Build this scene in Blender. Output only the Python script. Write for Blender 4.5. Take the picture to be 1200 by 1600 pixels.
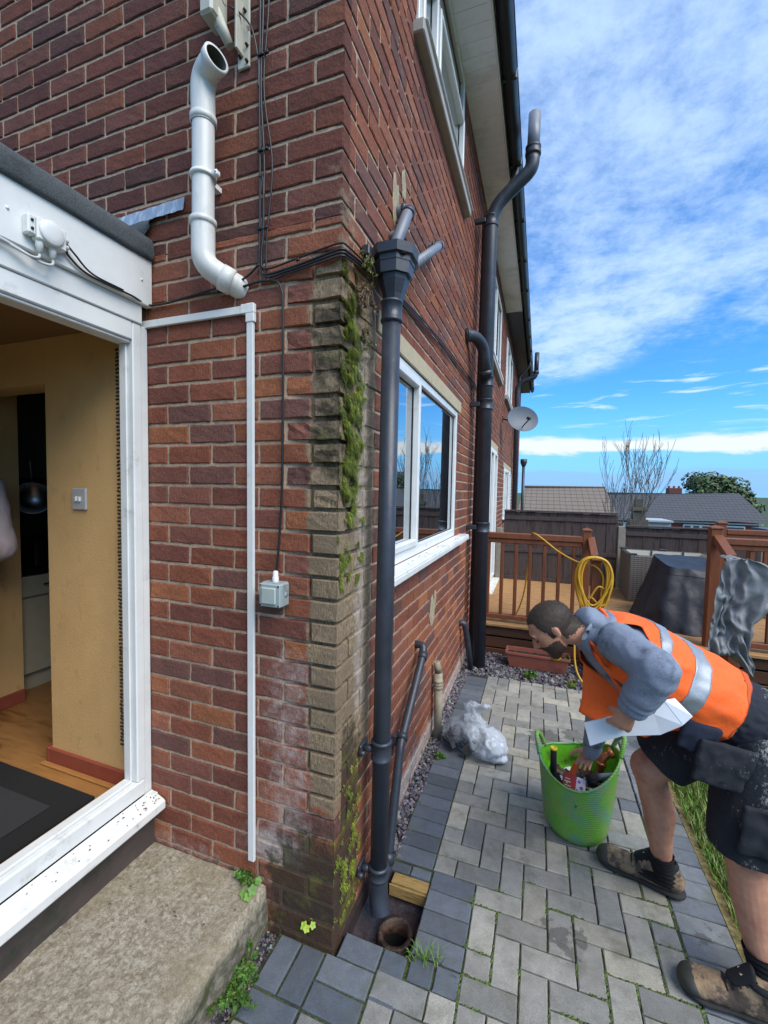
import bpy, bmesh, math, random
import numpy as np
from mathutils import Vector, Matrix, noise
for o in list(bpy.data.objects): bpy.data.objects.remove(o)
S = bpy.context.scene
COL = S.collection
R = math.radians
PI = math.pi
rnd = random.Random(7)

# ------------------------------------------------------------------ camera
cd = bpy.data.cameras.new('camera'); cam = bpy.data.objects.new('camera', cd); COL.objects.link(cam)
cX = Vector((0.93946, 0.34213, 0.01889)); cY = Vector((-0.03549, 0.04231, 0.99847)); cF = Vector((-0.34081, 0.93870, -0.05189))
m = Matrix.Identity(4)
for i in range(3):
    m[i][0] = cX[i]; m[i][1] = cY[i]; m[i][2] = -cF[i]
m[0][3], m[1][3], m[2][3] = 0.61018, -1.24867, 1.58922
cam.matrix_world = m
cd.sensor_fit = 'VERTICAL'; cd.sensor_height = 36.0; cd.lens = 36.0*667.17/1600
cd.clip_start = 0.02; cd.clip_end = 5000
S.camera = cam

# ------------------------------------------------------------------ node helpers
def lin(h):
    h = h.lstrip('#'); v = [int(h[i:i+2], 16)/255 for i in (0, 2, 4)]
    return tuple((x/12.92 if x <= .04045 else ((x+.055)/1.055)**2.4) for x in v)
def c4(c):
    if isinstance(c, str): c = lin(c)
    return (c[0], c[1], c[2], 1)
class NT:
    def __init__(s, t): s.t = t; s.n = t.nodes; s.l = t.links
    def new(s, ty, **k):
        n = s.n.new(ty)
        for a, b in k.items(): setattr(n, a, b)
        return n
    def put(s, sock, v):
        if v is None: return
        if hasattr(v, 'is_output'): s.l.new(v, sock)
        else:
            if sock.type == 'RGBA' and (isinstance(v, str) or len(v) == 3): v = c4(v)
            if sock.type == 'VECTOR' and hasattr(v, '__len__'): v = tuple(v)[:3]
            sock.default_value = v
    def math(s, op, a, b=None, c=None, clamp=False):
        n = s.new('ShaderNodeMath', operation=op, use_clamp=clamp)
        s.put(n.inputs[0], a); s.put(n.inputs[1], b); s.put(n.inputs[2], c)
        return n.outputs[0]
    def mix(s, f, a, b, mode='MIX'):
        n = s.new('ShaderNodeMix', data_type='RGBA', blend_type=mode)
        s.put(n.inputs[0], f); s.put(n.inputs[6], a); s.put(n.inputs[7], b)
        return n.outputs[2]
    def noise(s, vec, sc, det=4, rough=.55, dist=0, out=0):
        n = s.new('ShaderNodeTexNoise'); s.put(n.inputs['Vector'], vec)
        n.inputs['Scale'].default_value = sc; n.inputs['Detail'].default_value = det
        n.inputs['Roughness'].default_value = rough; n.inputs['Distortion'].default_value = dist
        return n.outputs[out]
    def ss(s, v, a, b):
        n = s.new('ShaderNodeMapRange', interpolation_type='SMOOTHSTEP')
        s.put(n.inputs[0], v); n.inputs[1].default_value = a; n.inputs[2].default_value = b
        return n.outputs[0]
    def mr(s, v, a, b, c, d):
        n = s.new('ShaderNodeMapRange'); s.put(n.inputs[0], v)
        for i, x in enumerate((a, b, c, d)): n.inputs[i+1].default_value = x
        return n.outputs[0]
    def vmul(s, vec, xyz, add=(0, 0, 0)):
        n = s.new('ShaderNodeMapping'); s.put(n.inputs[0], vec); n.inputs['Scale'].default_value = xyz
        n.inputs['Location'].default_value = add
        return n.outputs[0]
    def sep(s, v):
        n = s.new('ShaderNodeSeparateXYZ'); s.put(n.inputs[0], v); return n.outputs
    def comb(s, x, y, z):
        n = s.new('ShaderNodeCombineXYZ'); s.put(n.inputs[0], x); s.put(n.inputs[1], y); s.put(n.inputs[2], z); return n.outputs[0]

# ------------------------------------------------------------------ world: Nishita sky with clouds
SUN_EL, SUN_AZ = R(48), R(118)     # azimuth measured clockwise from +Y
W = bpy.data.worlds.new('World'); S.world = W; W.use_nodes = True
w = NT(W.node_tree); w.n.clear()
sky = w.new('ShaderNodeTexSky', sky_type='NISHITA'); sky.sun_disc = False
sky.sun_elevation = SUN_EL; sky.sun_rotation = SUN_AZ; sky.altitude = 50; sky.air_density = 1.0; sky.dust_density = .25; sky.ozone_density = 2.2
dirv = w.new('ShaderNodeTexCoord').outputs['Generated']
dx, dy, dz = w.sep(dirv)
zc = w.math('MAXIMUM', dz, .03)
pv = w.comb(w.math('DIVIDE', dx, w.math('ADD', zc, .12)), w.math('DIVIDE', dy, w.math('ADD', zc, .12)), 0.0)
n1 = w.noise(w.vmul(pv, (1.0, .8, 1), (3.1, .4, 0)), 1.05, 8, .6, .25)
n2 = w.noise(w.vmul(pv, (1, 1, 1), (7, 2, 0)), 6.5, 9, .70, .15)
nn = w.math('ADD', w.math('MULTIPLY', n1, .66), w.math('MULTIPLY', n2, .34))
edge = w.ss(w.math('ADD', dz, w.math('MULTIPLY', w.math('SUBTRACT', n1, .5), .22)), .21, .285)
high = w.math('MULTIPLY', w.math('MULTIPLY', w.ss(nn, .38, .62), .82), edge)
# streaks between
st = w.noise(w.comb(w.math('MULTIPLY', dx, 3.2), w.math('MULTIPLY', dy, 1.5), w.math('MULTIPLY', dz, 26.0)), 1.9, 6, .6, .5)
streak = w.math('MULTIPLY', w.math('MULTIPLY', w.ss(st, .55, .68), w.math('MULTIPLY', w.ss(dz, .11, .16), w.math('SUBTRACT', 1.0, w.ss(dz, .23, .27)))), .85)
# cumulus band near horizon
bn = w.noise(w.comb(w.math('MULTIPLY', dx, 1.0), w.math('MULTIPLY', dy, 1.0), w.math('MULTIPLY', dz, 5.0)), 5.5, 6, .6, .3)
bz = w.math('ADD', dz, w.math('MULTIPLY', w.math('SUBTRACT', bn, .5), .06))
band = w.math('MULTIPLY', w.ss(bz, .080, .090), w.math('SUBTRACT', 1.0, w.ss(bz, .104, .122)))
low = w.math('MULTIPLY', w.math('MULTIPLY', w.ss(bz, .0, .012), w.math('SUBTRACT', 1.0, w.ss(bz, .040, .048))), .55)
skyc = w.mix(1.0, sky.outputs[0], (0.36, 0.92, 1.42), 'MULTIPLY')
zen = w.ss(dz, .0, .5)
base = w.mix(w.math('SUBTRACT', 1.0, w.ss(dz, -.02, .22)), skyc, (1.7, 4.0, 6.8))
cl = w.mix(zen, (5.2, 6.3, 7.5), (4.0, 5.4, 7.6))
c_ = w.mix(high, base, cl)
c_ = w.mix(streak, c_, (4.2, 5.6, 7.2))
c_ = w.mix(low, c_, (2.0, 3.3, 5.3))
c_ = w.mix(band, c_, (5.4, 5.9, 6.1))
below = w.ss(dz, -.01, -.06)
bg = w.new('ShaderNodeBackground'); w.put(bg.inputs[0], c_); bg.inputs[1].default_value = 0.080
wo = w.new('ShaderNodeOutputWorld'); w.l.new(bg.outputs[0], wo.inputs[0])

# ------------------------------------------------------------------ sun (soft, veiled)
sl = bpy.data.lights.new('sun', 'SUN'); so = bpy.data.objects.new('sun', sl); COL.objects.link(so)
sl.energy = 1.9; sl.angle = R(45); sl.color = (1, .95, .87)
sd = Vector((math.sin(SUN_AZ)*math.cos(SUN_EL), math.cos(SUN_AZ)*math.cos(SUN_EL), math.sin(SUN_EL)))
so.rotation_euler = sd.to_track_quat('Z', 'Y').to_euler()
S.view_settings.view_transform = 'Standard'; S.view_settings.look = 'None'; S.view_settings.exposure = 1.10; S.view_settings.gamma = 1

# ------------------------------------------------------------------ materials
def pmat(name, col, rough=.6, var=.18, sc=18, bump=0., bsc=90, col2=None, c2s=5, c2t=(.5, .7), metallic=0, vcol=False, spec=.5, bstretch=None, coat=0, aniso=None):
    M = bpy.data.materials.new(name); M.use_nodes = True; t = NT(M.node_tree)
    b = t.n['Principled BSDF']; co = t.new('ShaderNodeTexCoord').outputs['Object']
    if aniso: co2 = t.vmul(co, aniso)
    else: co2 = co
    n = t.noise(co2, sc, 5, .6)
    base = c4(col)
    if vcol:
        a = t.new('ShaderNodeAttribute', attribute_name='Col'); base = t.mix(1.0, a.outputs[0], c4(col), 'MULTIPLY')
    if col2:
        base = t.mix(t.ss(t.noise(co2, c2s, 6, .65), *c2t), base, c4(col2))
    f = t.mr(n, .25, .75, 1-var, 1+var)
    v = t.new('ShaderNodeVectorMath', operation='SCALE'); t.put(v.inputs[0], base); t.put(v.inputs['Scale'], f)
    t.l.new(v.outputs[0], b.inputs['Base Color'])
    b.inputs['Roughness'].default_value = rough; b.inputs['Metallic'].default_value = metallic
    b.inputs['Specular IOR Level'].default_value = spec
    if coat: b.inputs['Coat Weight'].default_value = coat
    if rough > .1: t.l.new(t.mr(n, .2, .8, max(0, rough-.08), min(1, rough+.12)), b.inputs['Roughness'])
    if bump:
        bn = t.new('ShaderNodeBump'); bn.inputs['Strength'].default_value = bump; bn.inputs['Distance'].default_value = .004
        t.l.new(t.noise(t.vmul(co, bstretch or (1, 1, 1)), bsc, 5, .65), bn.inputs['Height']); t.l.new(bn.outputs[0], b.inputs['Normal'])
    return M
M = {}
M['upvc'] = pmat('white_plastic', '#d9dad6', .35, .07, 9, .12, 8, col2='#9b978a', c2s=11, c2t=(.56, .86))
M['upvc_dirty'] = pmat('dirty_white_plastic', '#d9d8d2', .42, .08, 8, col2='#8b8677', c2s=14, c2t=(.55, .8))
M['black_pipe'] = pmat('black_pipe_plastic', '#33373f', .38, .25, 14, .15, 60, col2='#51555a', c2s=22, c2t=(.6, .85))
M['gutter'] = pmat('gutter_black', '#14171d', .4, .15)
M['grey_pipe'] = pmat('weathered_grey_pipe', '#757a83', .42, .15, 12, col2='#7e8389', c2s=6)
M['cable'] = pmat('black_cable', '#191a1c', .45, .2)
M['grey_cable'] = pmat('pale_cable', '#b9bab6', .5, .1)
M['lintel'] = pmat('painted_stone', '#b5a788', .8, .12, 14, .3, 60, col2='#8f8467', c2s=8, c2t=(.55, .75))
M['sillstone'] = pmat('grey_stone_sill', '#a09c95', .8, .15, 14, .3, 60)
M['soffit'] = pmat('soffit_white', '#edf0f3', .5, .04, 4, col2='#d8dadb', c2s=3)
M['felt'] = pmat('mineral_felt', '#4b5052', .95, .55, 260, .6, 220, col2='#2f3432', c2s=6, c2t=(.5, .75))
M['lead'] = pmat('lead_flashing', '#8796a8', .45, .2, 30, .3, 30, aniso=(1, 1, .2), col2='#b9c3cc', c2s=30)
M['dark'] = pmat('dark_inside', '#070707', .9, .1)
M['concrete'] = pmat('old_concrete', '#7d7460', .92, .28, 30, .9, 90, col2='#a29c8d', c2s=11, c2t=(.5, .64))
M['plinth'] = pmat('damp_plinth', '#4a403a', .9, .25, 14, .5, 60, col2='#30352a', c2s=6)
M['yellow_wall'] = pmat('ochre_wall', '#cba36a', .7, .07, 5, .4, 120, col2='#9a7648', c2s=9, c2t=(.55, .9), aniso=(2, 2, 1.2))
M['ceiling'] = pmat('brown_ceiling', '#7a5a34', .8, .08)
M['laminate'] = pmat('laminate', '#966a3c', .4, .18, 9, .1, 40, aniso=(1, 6, 1), col2='#7a4d25', c2s=4)
M['redwood'] = pmat('red_skirting', '#8a4433', .5, .15, 12)
M['woodstrip'] = pmat('wood_strip', '#a3703c', .5, .15, 20, aniso=(1, 8, 1))
M['matblack'] = pmat('mat_border', '#101113', .95, .3, 200, .6, 300)
M['matgrey'] = pmat('mat_pile', '#2b2c2e', .98, .6, 300, .9, 400)
M['cabinet'] = pmat('cream_cabinet', '#a79c82', .5, .06)
M['worktop'] = pmat('dark_worktop', '#141516', .3, .2)
M['kitchen'] = pmat('kitchen_wall', '#4b463d', .7, .1)
M['steel'] = pmat('brushed_steel', '#9a9a98', .3, .1, metallic=1)
M['deckwood'] = pmat('stained_timber', '#7a4526', .55, .25, 10, .3, 60, aniso=(6, 6, 1), col2='#55311d', c2s=5, c2t=(.5, .8))
M['deckboards'] = pmat('deck_boards', '#a88052', .65, .25, 8, .3, 60, aniso=(1, 8, 8), col2='#6b4c31', c2s=5)
M['darkdeck'] = pmat('dark_deck_fascia', '#55331f', .6, .25, 8, .3, 60, aniso=(1, 8, 8), col2='#38241a', c2s=4)
M['fence'] = pmat('dark_fence_timber', '#4b403d', .85, .35, 12, .6, 60, aniso=(9, 9, .8), col2='#2a2320', c2s=4)
M['concpost'] = pmat('concrete_post', '#8a8578', .9, .2, 16, .4, 60)
M['slate'] = pmat('slate_chips', '#ffffff', .7, .25, 60, .5, 90, vcol=True)
M['upvc_grime'] = pmat('grimy_white_plastic', '#d0cfc8', .38, .12, 9, col2='#7f7b6d', c2s=10, c2t=(.5, .9), aniso=(2, 2, .6))
M['leaf'] = pmat('leaf', '#ffffff', .6, .25, 40, vcol=True)
M['bark'] = pmat('bark', '#6d655c', .9, .25, 10)
M['debris'] = pmat('dead_leaf', '#5a4030', .9, .3, 60)
M['terracotta'] = pmat('terracotta_plastic', '#8f5140', .6, .12, 8, col2='#6f4236', c2s=8)
M['soil'] = pmat('soil', '#2b211a', .95, .4, 60, .8, 80)
M['hose'] = pmat('yellow_hose', '#c99a2c', .45, .12, 12)
M['cover'] = pmat('black_cover', '#1d2027', .48, .3, 9, .8, 22, col2='#2c3038', c2s=4)
M['cover_top'] = M['cover']
M['tarp'] = pmat('silver_tarp', '#808283', .48, .15, 12, .5, 260, metallic=.15, col2='#606264', c2s=5)
M['copper'] = pmat('copper', '#a5623c', .35, .2, metallic=.6)
def glassmat(name, tint='#0c1013', refl=.85):
    m_ = bpy.data.materials.new(name); m_.use_nodes = True; t = NT(m_.node_tree); t.n.clear()
    d = t.new('ShaderNodeBsdfDiffuse'); d.inputs[0].default_value = c4(tint)
    g = t.new('ShaderNodeBsdfGlossy'); g.inputs['Roughness'].default_value = .008; g.inputs[0].default_value = (.88, .92, .95, 1)
    fr = t.new('ShaderNodeFresnel'); fr.inputs[0].default_value = 2.1
    mx = t.new('ShaderNodeMixShader'); t.l.new(t.mr(fr.outputs[0], 0, .6, .45, .95), mx.inputs[0])
    t.l.new(d.outputs[0], mx.inputs[1]); t.l.new(g.outputs[0], mx.inputs[2])
    o = t.new('ShaderNodeOutputMaterial'); t.l.new(mx.outputs[0], o.inputs[0]); return m_
M['glass'] = glassmat('window_glass')

# ------------------------------------------------------------------ object helpers
ORG = {}
def tag(o, label=None, cat=None, group=None, kind=None):
    for k, v in (('label', label), ('category', cat), ('group', group), ('kind', kind)):
        if v: o[k] = v
    return o
def thing(name, loc, label, cat, group=None):
    o = bpy.data.objects.new(name, None); COL.objects.link(o); o.location = loc; o.empty_display_size = .1
    ORG[o.name] = Vector(loc)
    return tag(o, label, cat, group)
class MB:
    def __init__(s): s.v = []; s.f = []; s.c = []; s.mi = []; s.cur = (1, 1, 1); s.m = 0; s.sm = []; s.smooth = False
    def add(s, vs, fs):
        n = len(s.v); s.v += [tuple(p) for p in vs]; s.c += [s.cur]*len(vs)
        for f in fs: s.f.append([n+i for i in f]); s.mi.append(s.m); s.sm.append(s.smooth)
    def box(s, a, b, rot=None, bev=0, jit=0):
        (x0, y0, z0), (x1, y1, z1) = a, b
        if bev <= 0:
            vs = [(x0,y0,z0),(x1,y0,z0),(x1,y1,z0),(x0,y1,z0),(x0,y0,z1),(x1,y0,z1),(x1,y1,z1),(x0,y1,z1)]
            fs = [(0,3,2,1),(4,5,6,7),(0,1,5,4),(1,2,6,5),(2,3,7,6),(3,0,4,7)]
        else:
            # chamfered box as 24 verts
            e = min(bev, (x1-x0)*.45, (y1-y0)*.45, (z1-z0)*.45); vs = []; idx = {}
            X = (x0, x1); Y = (y0, y1); Z = (z0, z1)
            for i in (0, 1):
                for j in (0, 1):
                    for k in (0, 1):
                        p = (X[i], Y[j], Z[k]); q = (e if i == 0 else -e, e if j == 0 else -e, e if k == 0 else -e)
                        idx[(i,j,k,0)] = len(vs); vs.append((p[0], p[1]+q[1], p[2]+q[2]))
                        idx[(i,j,k,1)] = len(vs); vs.append((p[0]+q[0], p[1], p[2]+q[2]))
                        idx[(i,j,k,2)] = len(vs); vs.append((p[0]+q[0], p[1]+q[1], p[2]))
            fs = []
            g = lambda i, j, k, a: idx[(i, j, k, a)]
            fs += [(g(0,0,0,0),g(0,0,1,0),g(0,1,1,0),g(0,1,0,0)),(g(1,0,0,0),g(1,1,0,0),g(1,1,1,0),g(1,0,1,0))]
            fs += [(g(0,0,0,1),g(1,0,0,1),g(1,0,1,1),g(0,0,1,1)),(g(0,1,0,1),g(0,1,1,1),g(1,1,1,1),g(1,1,0,1))]
            fs += [(g(0,0,0,2),g(0,1,0,2),g(1,1,0,2),g(1,0,0,2)),(g(0,0,1,2),g(1,0,1,2),g(1,1,1,2),g(0,1,1,2))]
            for i in (0,1):
                for j in (0,1): fs.append((g(i,j,0,0),g(i,j,1,0),g(i,j,1,1),g(i,j,0,1)) if i == j else (g(i,j,0,1),g(i,j,1,1),g(i,j,1,0),g(i,j,0,0)))
            for i in (0,1):
                for k in (0,1): fs.append((g(i,0,k,0),g(i,1,k,0),g(i,1,k,2),g(i,0,k,2)) if i != k else (g(i,0,k,2),g(i,1,k,2),g(i,1,k,0),g(i,0,k,0)))
            for j in (0,1):
                for k in (0,1): fs.append((g(0,j,k,1),g(1,j,k,1),g(1,j,k,2),g(0,j,k,2)) if j == k else (g(0,j,k,2),g(1,j,k,2),g(1,j,k,1),g(0,j,k,1)))
            for i in (0,1):
                for j in (0,1):
                    for k in (0,1):
                        t = (g(i,j,k,0),g(i,j,k,1),g(i,j,k,2)); fs.append(t if (i+j+k) % 2 == 0 else t[::-1])
        if rot is not None: vs = [tuple(rot @ Vector(p)) for p in vs]
        if jit: vs = [tuple(c+rnd.uniform(-jit, jit) for c in p) for p in vs]
        s.add(vs, fs)
    def quad(s, a, b, c, d): s.add([a, b, c, d], [(0, 1, 2, 3)])
    def grid(s, fn, nu, nv, closeu=False, flip=False):
        vs = [fn(i/nu, j/nv) for j in range(nv+1) for i in range(nu if closeu else nu+1)]
        w_ = nu if closeu else nu+1; fs = []
        for j in range(nv):
            for i in range(nu):
                a = j*w_+i; b = j*w_+(i+1) % w_ if closeu else j*w_+i+1
                f = (a, b, b+w_, a+w_); fs.append(f[::-1] if flip else f)
        s.add(vs, fs)
    def tube(s, pts, r, n=12, caps=True, open_end=False):
        pts = [Vector(p) for p in pts]; rs = r if isinstance(r, (list, tuple)) else [r]*len(pts)
        T = []
        for i in range(len(pts)):
            a = pts[max(0, i-1)]; b = pts[min(len(pts)-1, i+1)]; T.append((b-a).normalized())
        u = T[0].orthogonal().normalized(); vs = []
        for i, p in enumerate(pts):
            u = (u-T[i]*u.dot(T[i])).normalized(); v = T[i].cross(u)
            for k in range(n):
                a = 2*PI*k/n; vs.append(p+(u*math.cos(a)+v*math.sin(a))*rs[i])
        fs = []
        for i in range(len(pts)-1):
            for k in range(n):
                a = i*n+k; b = i*n+(k+1) % n; fs.append((a, b, b+n, a+n))
        sm = s.smooth; s.smooth = True; s.add(vs, fs); s.smooth = sm
        if caps:
            n0 = len(s.v)-len(vs)
            s.f.append([n0+k for k in range(n)][::-1]); s.mi.append(s.m); s.sm.append(False)
            if not open_end:
                s.f.append([n0+(len(pts)-1)*n+k for k in range(n)]); s.mi.append(s.m); s.sm.append(False)
    def lathe(s, prof, c, n=24, axis=None):
        q = Vector(axis).to_track_quat('Z', 'Y').to_matrix() if axis is not None else Matrix.Identity(3)
        vs = []
        for (r_, z_) in prof:
            for k in range(n):
                a = 2*PI*k/n; vs.append(Vector(c)+q @ Vector((r_*math.cos(a), r_*math.sin(a), z_)))
        fs = [(i*n+k, i*n+(k+1) % n, (i+1)*n+(k+1) % n, (i+1)*n+k) for i in range(len(prof)-1) for k in range(n)]
        sm = s.smooth; s.smooth = True; s.add(vs, fs); s.smooth = sm
    def build(s, name, mat, parent=None, org=None):
        if parent is not None:
            o0 = ORG[parent.name]
        else: o0 = Vector(org) if org is not None else Vector((0, 0, 0))
        me = bpy.data.meshes.new(name)
        me.from_pydata([(p[0]-o0.x, p[1]-o0.y, p[2]-o0.z) for p in s.v], [], s.f)
        mats = mat if isinstance(mat, (list, tuple)) else [mat]
        for mm in mats: me.materials.append(mm)
        me.polygons.foreach_set('material_index', s.mi); me.polygons.foreach_set('use_smooth', s.sm)
        if any(c != (1, 1, 1) for c in s.c):
            a = me.attributes.new('Col', 'FLOAT_COLOR', 'POINT')
            a.data.foreach_set('color', [x for c in s.c for x in (c[0], c[1], c[2], 1)])
        me.update()
        o = bpy.data.objects.new(name, me); COL.objects.link(o)
        if parent is not None: o.parent = parent
        elif org is not None: o.location = org
        ORG[o.name] = o0
        return o
def spline(P, n=8):
    P = [Vector(p) for p in P]; Q = [P[0]*2-P[1]]+P+[P[-1]*2-P[-2]]; out = []
    for i in range(1, len(Q)-2):
        a, b, c, d = Q[i-1:i+3]
        for k in range(n):
            t = k/n; out.append(.5*((2*b)+(c-a)*t+(2*a-5*b+4*c-d)*t*t+(3*b-a-3*c+d)*t**3))
    out.append(P[-1]); return out
def arcpath(P, r, n=6):
    """polyline with rounded corners"""
    P = [Vector(p) for p in P]; out = [P[0]]
    for i in range(1, len(P)-1):
        a = (P[i-1]-P[i]); b = (P[i+1]-P[i]); d = min(r, a.length*.48, b.length*.48)
        p0 = P[i]+a.normalized()*d; p1 = P[i]+b.normalized()*d
        for k in range(n+1):
            t = k/n; out.append((1-t)**2*p0+2*t*(1-t)*P[i]+t*t*p1)
    out.append(P[-1]); return out
def fbm(p, o=3):
    return noise.fractal(Vector(p), 1.0, 2.0, o)
def single(name, mb, mat, org, label, cat, group=None):
    return tag(mb.build(name, mat, None, org), label, cat, group)
# ------------------------------------------------------------------ brickwork
def brickmat():
    m_ = bpy.data.materials.new('brick'); m_.use_nodes = True; t = NT(m_.node_tree); b = t.n['Principled BSDF']
    pos = t.new('ShaderNodeNewGeometry').outputs['Position']
    col = t.new('ShaderNodeAttribute', attribute_name='Col').outputs[0]
    wr, wg, wb = t.sep(t.new('ShaderNodeAttribute', attribute_name='wear').outputs[1])
    nf = t.noise(pos, 90, 6, .7); nm = t.noise(pos, 14, 6, .65); nl = t.noise(pos, 4, 4, .6)
    nv = t.noise(t.vmul(pos, (1, 1, .3)), 190, 4, .65)
    sc = t.math('MULTIPLY', t.mr(nf, .25, .75, .60, 1.35), t.mr(nm, .2, .8, .76, 1.22))
    v = t.new('ShaderNodeVectorMath', operation='SCALE'); t.put(v.inputs[0], col); t.put(v.inputs['Scale'], sc); c = v.outputs[0]
    # worn tan face
    tanc = t.mix(t.ss(nv, .3, .7), t.mix(nl, (.10, .065, .035), (.17, .12, .07)), (.38, .28, .17)); tanc = t.mix(t.ss(nl, .40, .62), tanc, t.mix(nf, (.10, .070, .042), (.32, .235, .15)))
    c = t.mix(t.ss(t.math('ADD', wr, t.math('MULTIPLY', t.math('SUBTRACT', nm, .5), .9)), .40, .62), c, tanc)
    # salts
    wh = t.ss(t.math('ADD', wb, t.math('MULTIPLY', t.math('SUBTRACT', t.noise(pos, 26, 8, .75), .5), 1.1)), .42, .95)
    c = t.mix(t.math('MULTIPLY', wh, .75), c, (.50, .45, .41))
    # damp and moss
    mo = t.ss(t.math('ADD', wg, t.math('MULTIPLY', t.math('SUBTRACT', t.noise(pos, 17, 7, .7), .5), 1.2)), .42, .72)
    gr = t.mix(t.ss(t.noise(pos, 9, 4, .6), .50, .64), (.040, .030, .018), (.075, .080, .018))
    c = t.mix(t.math('MULTIPLY', mo, .88), c, gr)
    t.l.new(c, b.inputs['Base Color']); b.inputs['Roughness'].default_value = .85; b.inputs['Specular IOR Level'].default_value = .3
    h = t.math('ADD', t.math('MULTIPLY', nf, .7), t.math('MULTIPLY', nv, .6))
    bn = t.new('ShaderNodeBump'); bn.inputs['Strength'].default_value = .9; bn.inputs['Distance'].default_value = .006
    t.l.new(h, bn.inputs['Height']); t.l.new(bn.outputs[0], b.inputs['Normal'])
    return m_
M['brick'] = brickmat()
PAL = [((.220, .068, .044), 5), ((.255, .082, .048), 3.4), ((.315, .108, .056), 1.3), ((.175, .058, .045), 3.4), ((.150, .064, .058), 1.5), ((.21, .075, .058), 3), ((.265, .092, .060), 2.2), ((.155, .065, .057), 1.4)]
PAL_UPPER = [((.140, .043, .031), 5), ((.162, .049, .033), 3.4), ((.185, .060, .036), 1.2), ((.115, .038, .031), 3.6), ((.100, .040, .036), 1.2), ((.15, .052, .040), 2.4)]  # darker, narrower brick tones for the upper wall
PALS = [PAL]
def pick(rr):
    t = rr.random()*sum(w_ for _, w_ in PALS[0])
    for c, w_ in PALS[0]:
        t -= w_
        if t <= 0: break
    k = rr.uniform(.88, 1.12); return (c[0]*k, c[1]*k*1.05, c[2]*k*.92)
def bump01(x, a, b, c, d):
    if x <= a or x >= d: return 0.
    if x < b: return (x-a)/(b-a)
    if x > c: return (d-x)/(d-c)
    return 1.
def wear_of(face, u, z):
    """face A: u = distance left of corner; face B: u = distance behind corner"""
    j = .022*fbm((z*11.3, 0, 4.4), 2)+.012*fbm((z*40, u*40, 1), 2); u = u+j if u > .03 else u
    if face == 'A':
        r_ = .9*bump01(u, -.1, -.01, .080, .15)*bump01(z, .35, .6, 2.28, 2.42)
        g_ = max(bump01(u, -.1, -.01, .16, .42)*bump01(z, -.5, -.1, .22, .62), .60*bump01(u, -.1, -.01, .09, .13)*bump01(z, 1.45, 1.65, 2.15, 2.35), .6*bump01(u, -1, -.1, .6, .62)*bump01(z, -.5, -.1, .14, .26))
        b_ = max(.62*bump01(u, .02, .12, .24, .38)*bump01(z, .12, .3, .95, 1.35), .85*bump01(u, .08, .15, .3, .5)*bump01(z, .2, .27, .34, .45), .4*bump01(u, .05, .1, .16, .24)*bump01(z, 1.2, 1.4, 2.2, 2.36),
                 .55*bump01(u, .3, .5, .8, .9)*bump01(z, .12, .16, .2, .3))
        if z > 2.3: r_ = .50*bump01(u, -.1, -.01, .03, .07)*bump01(z, 2.2, 2.3, 2.5, 2.8)
    elif face == 'B':
        r_ = .9*bump01(u, -.1, -.01, .24, .40)*bump01(z, .45, .7, 2.2, 2.4)+.45*bump01(u, -.1, -.01, .10, .2)*bump01(z, 2.3, 2.4, 2.6, 2.9)
        g_ = max(bump01(u, -.1, .0, .14, .3)*bump01(z, -.5, -.1, .55, 1.0)*.95, .5*bump01(u, .02, .06, .1, .18)*bump01(z, 1.2, 1.5, 2.2, 2.4), .5*bump01(z, -.5, -.1, .03, .1))
        b_ = max(.70*bump01(u, .10, .16, .22, .30)*bump01(z, .5, .8, 2.1, 2.3), .8*bump01(z, -.5, -.05, .10, .22)*bump01(u, .5, .7, 12, 13), .45*bump01(z, 2.6, 2.8, 3.4, 3.8)*bump01(u, .2, .5, 1.4, 2.))
    else: r_, g_, b_ = 0, 0, 0
    return (r_, g_, b_)
CH = .075; BL = .206; HD = .103; Z00 = 2.118-29*.075
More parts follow.
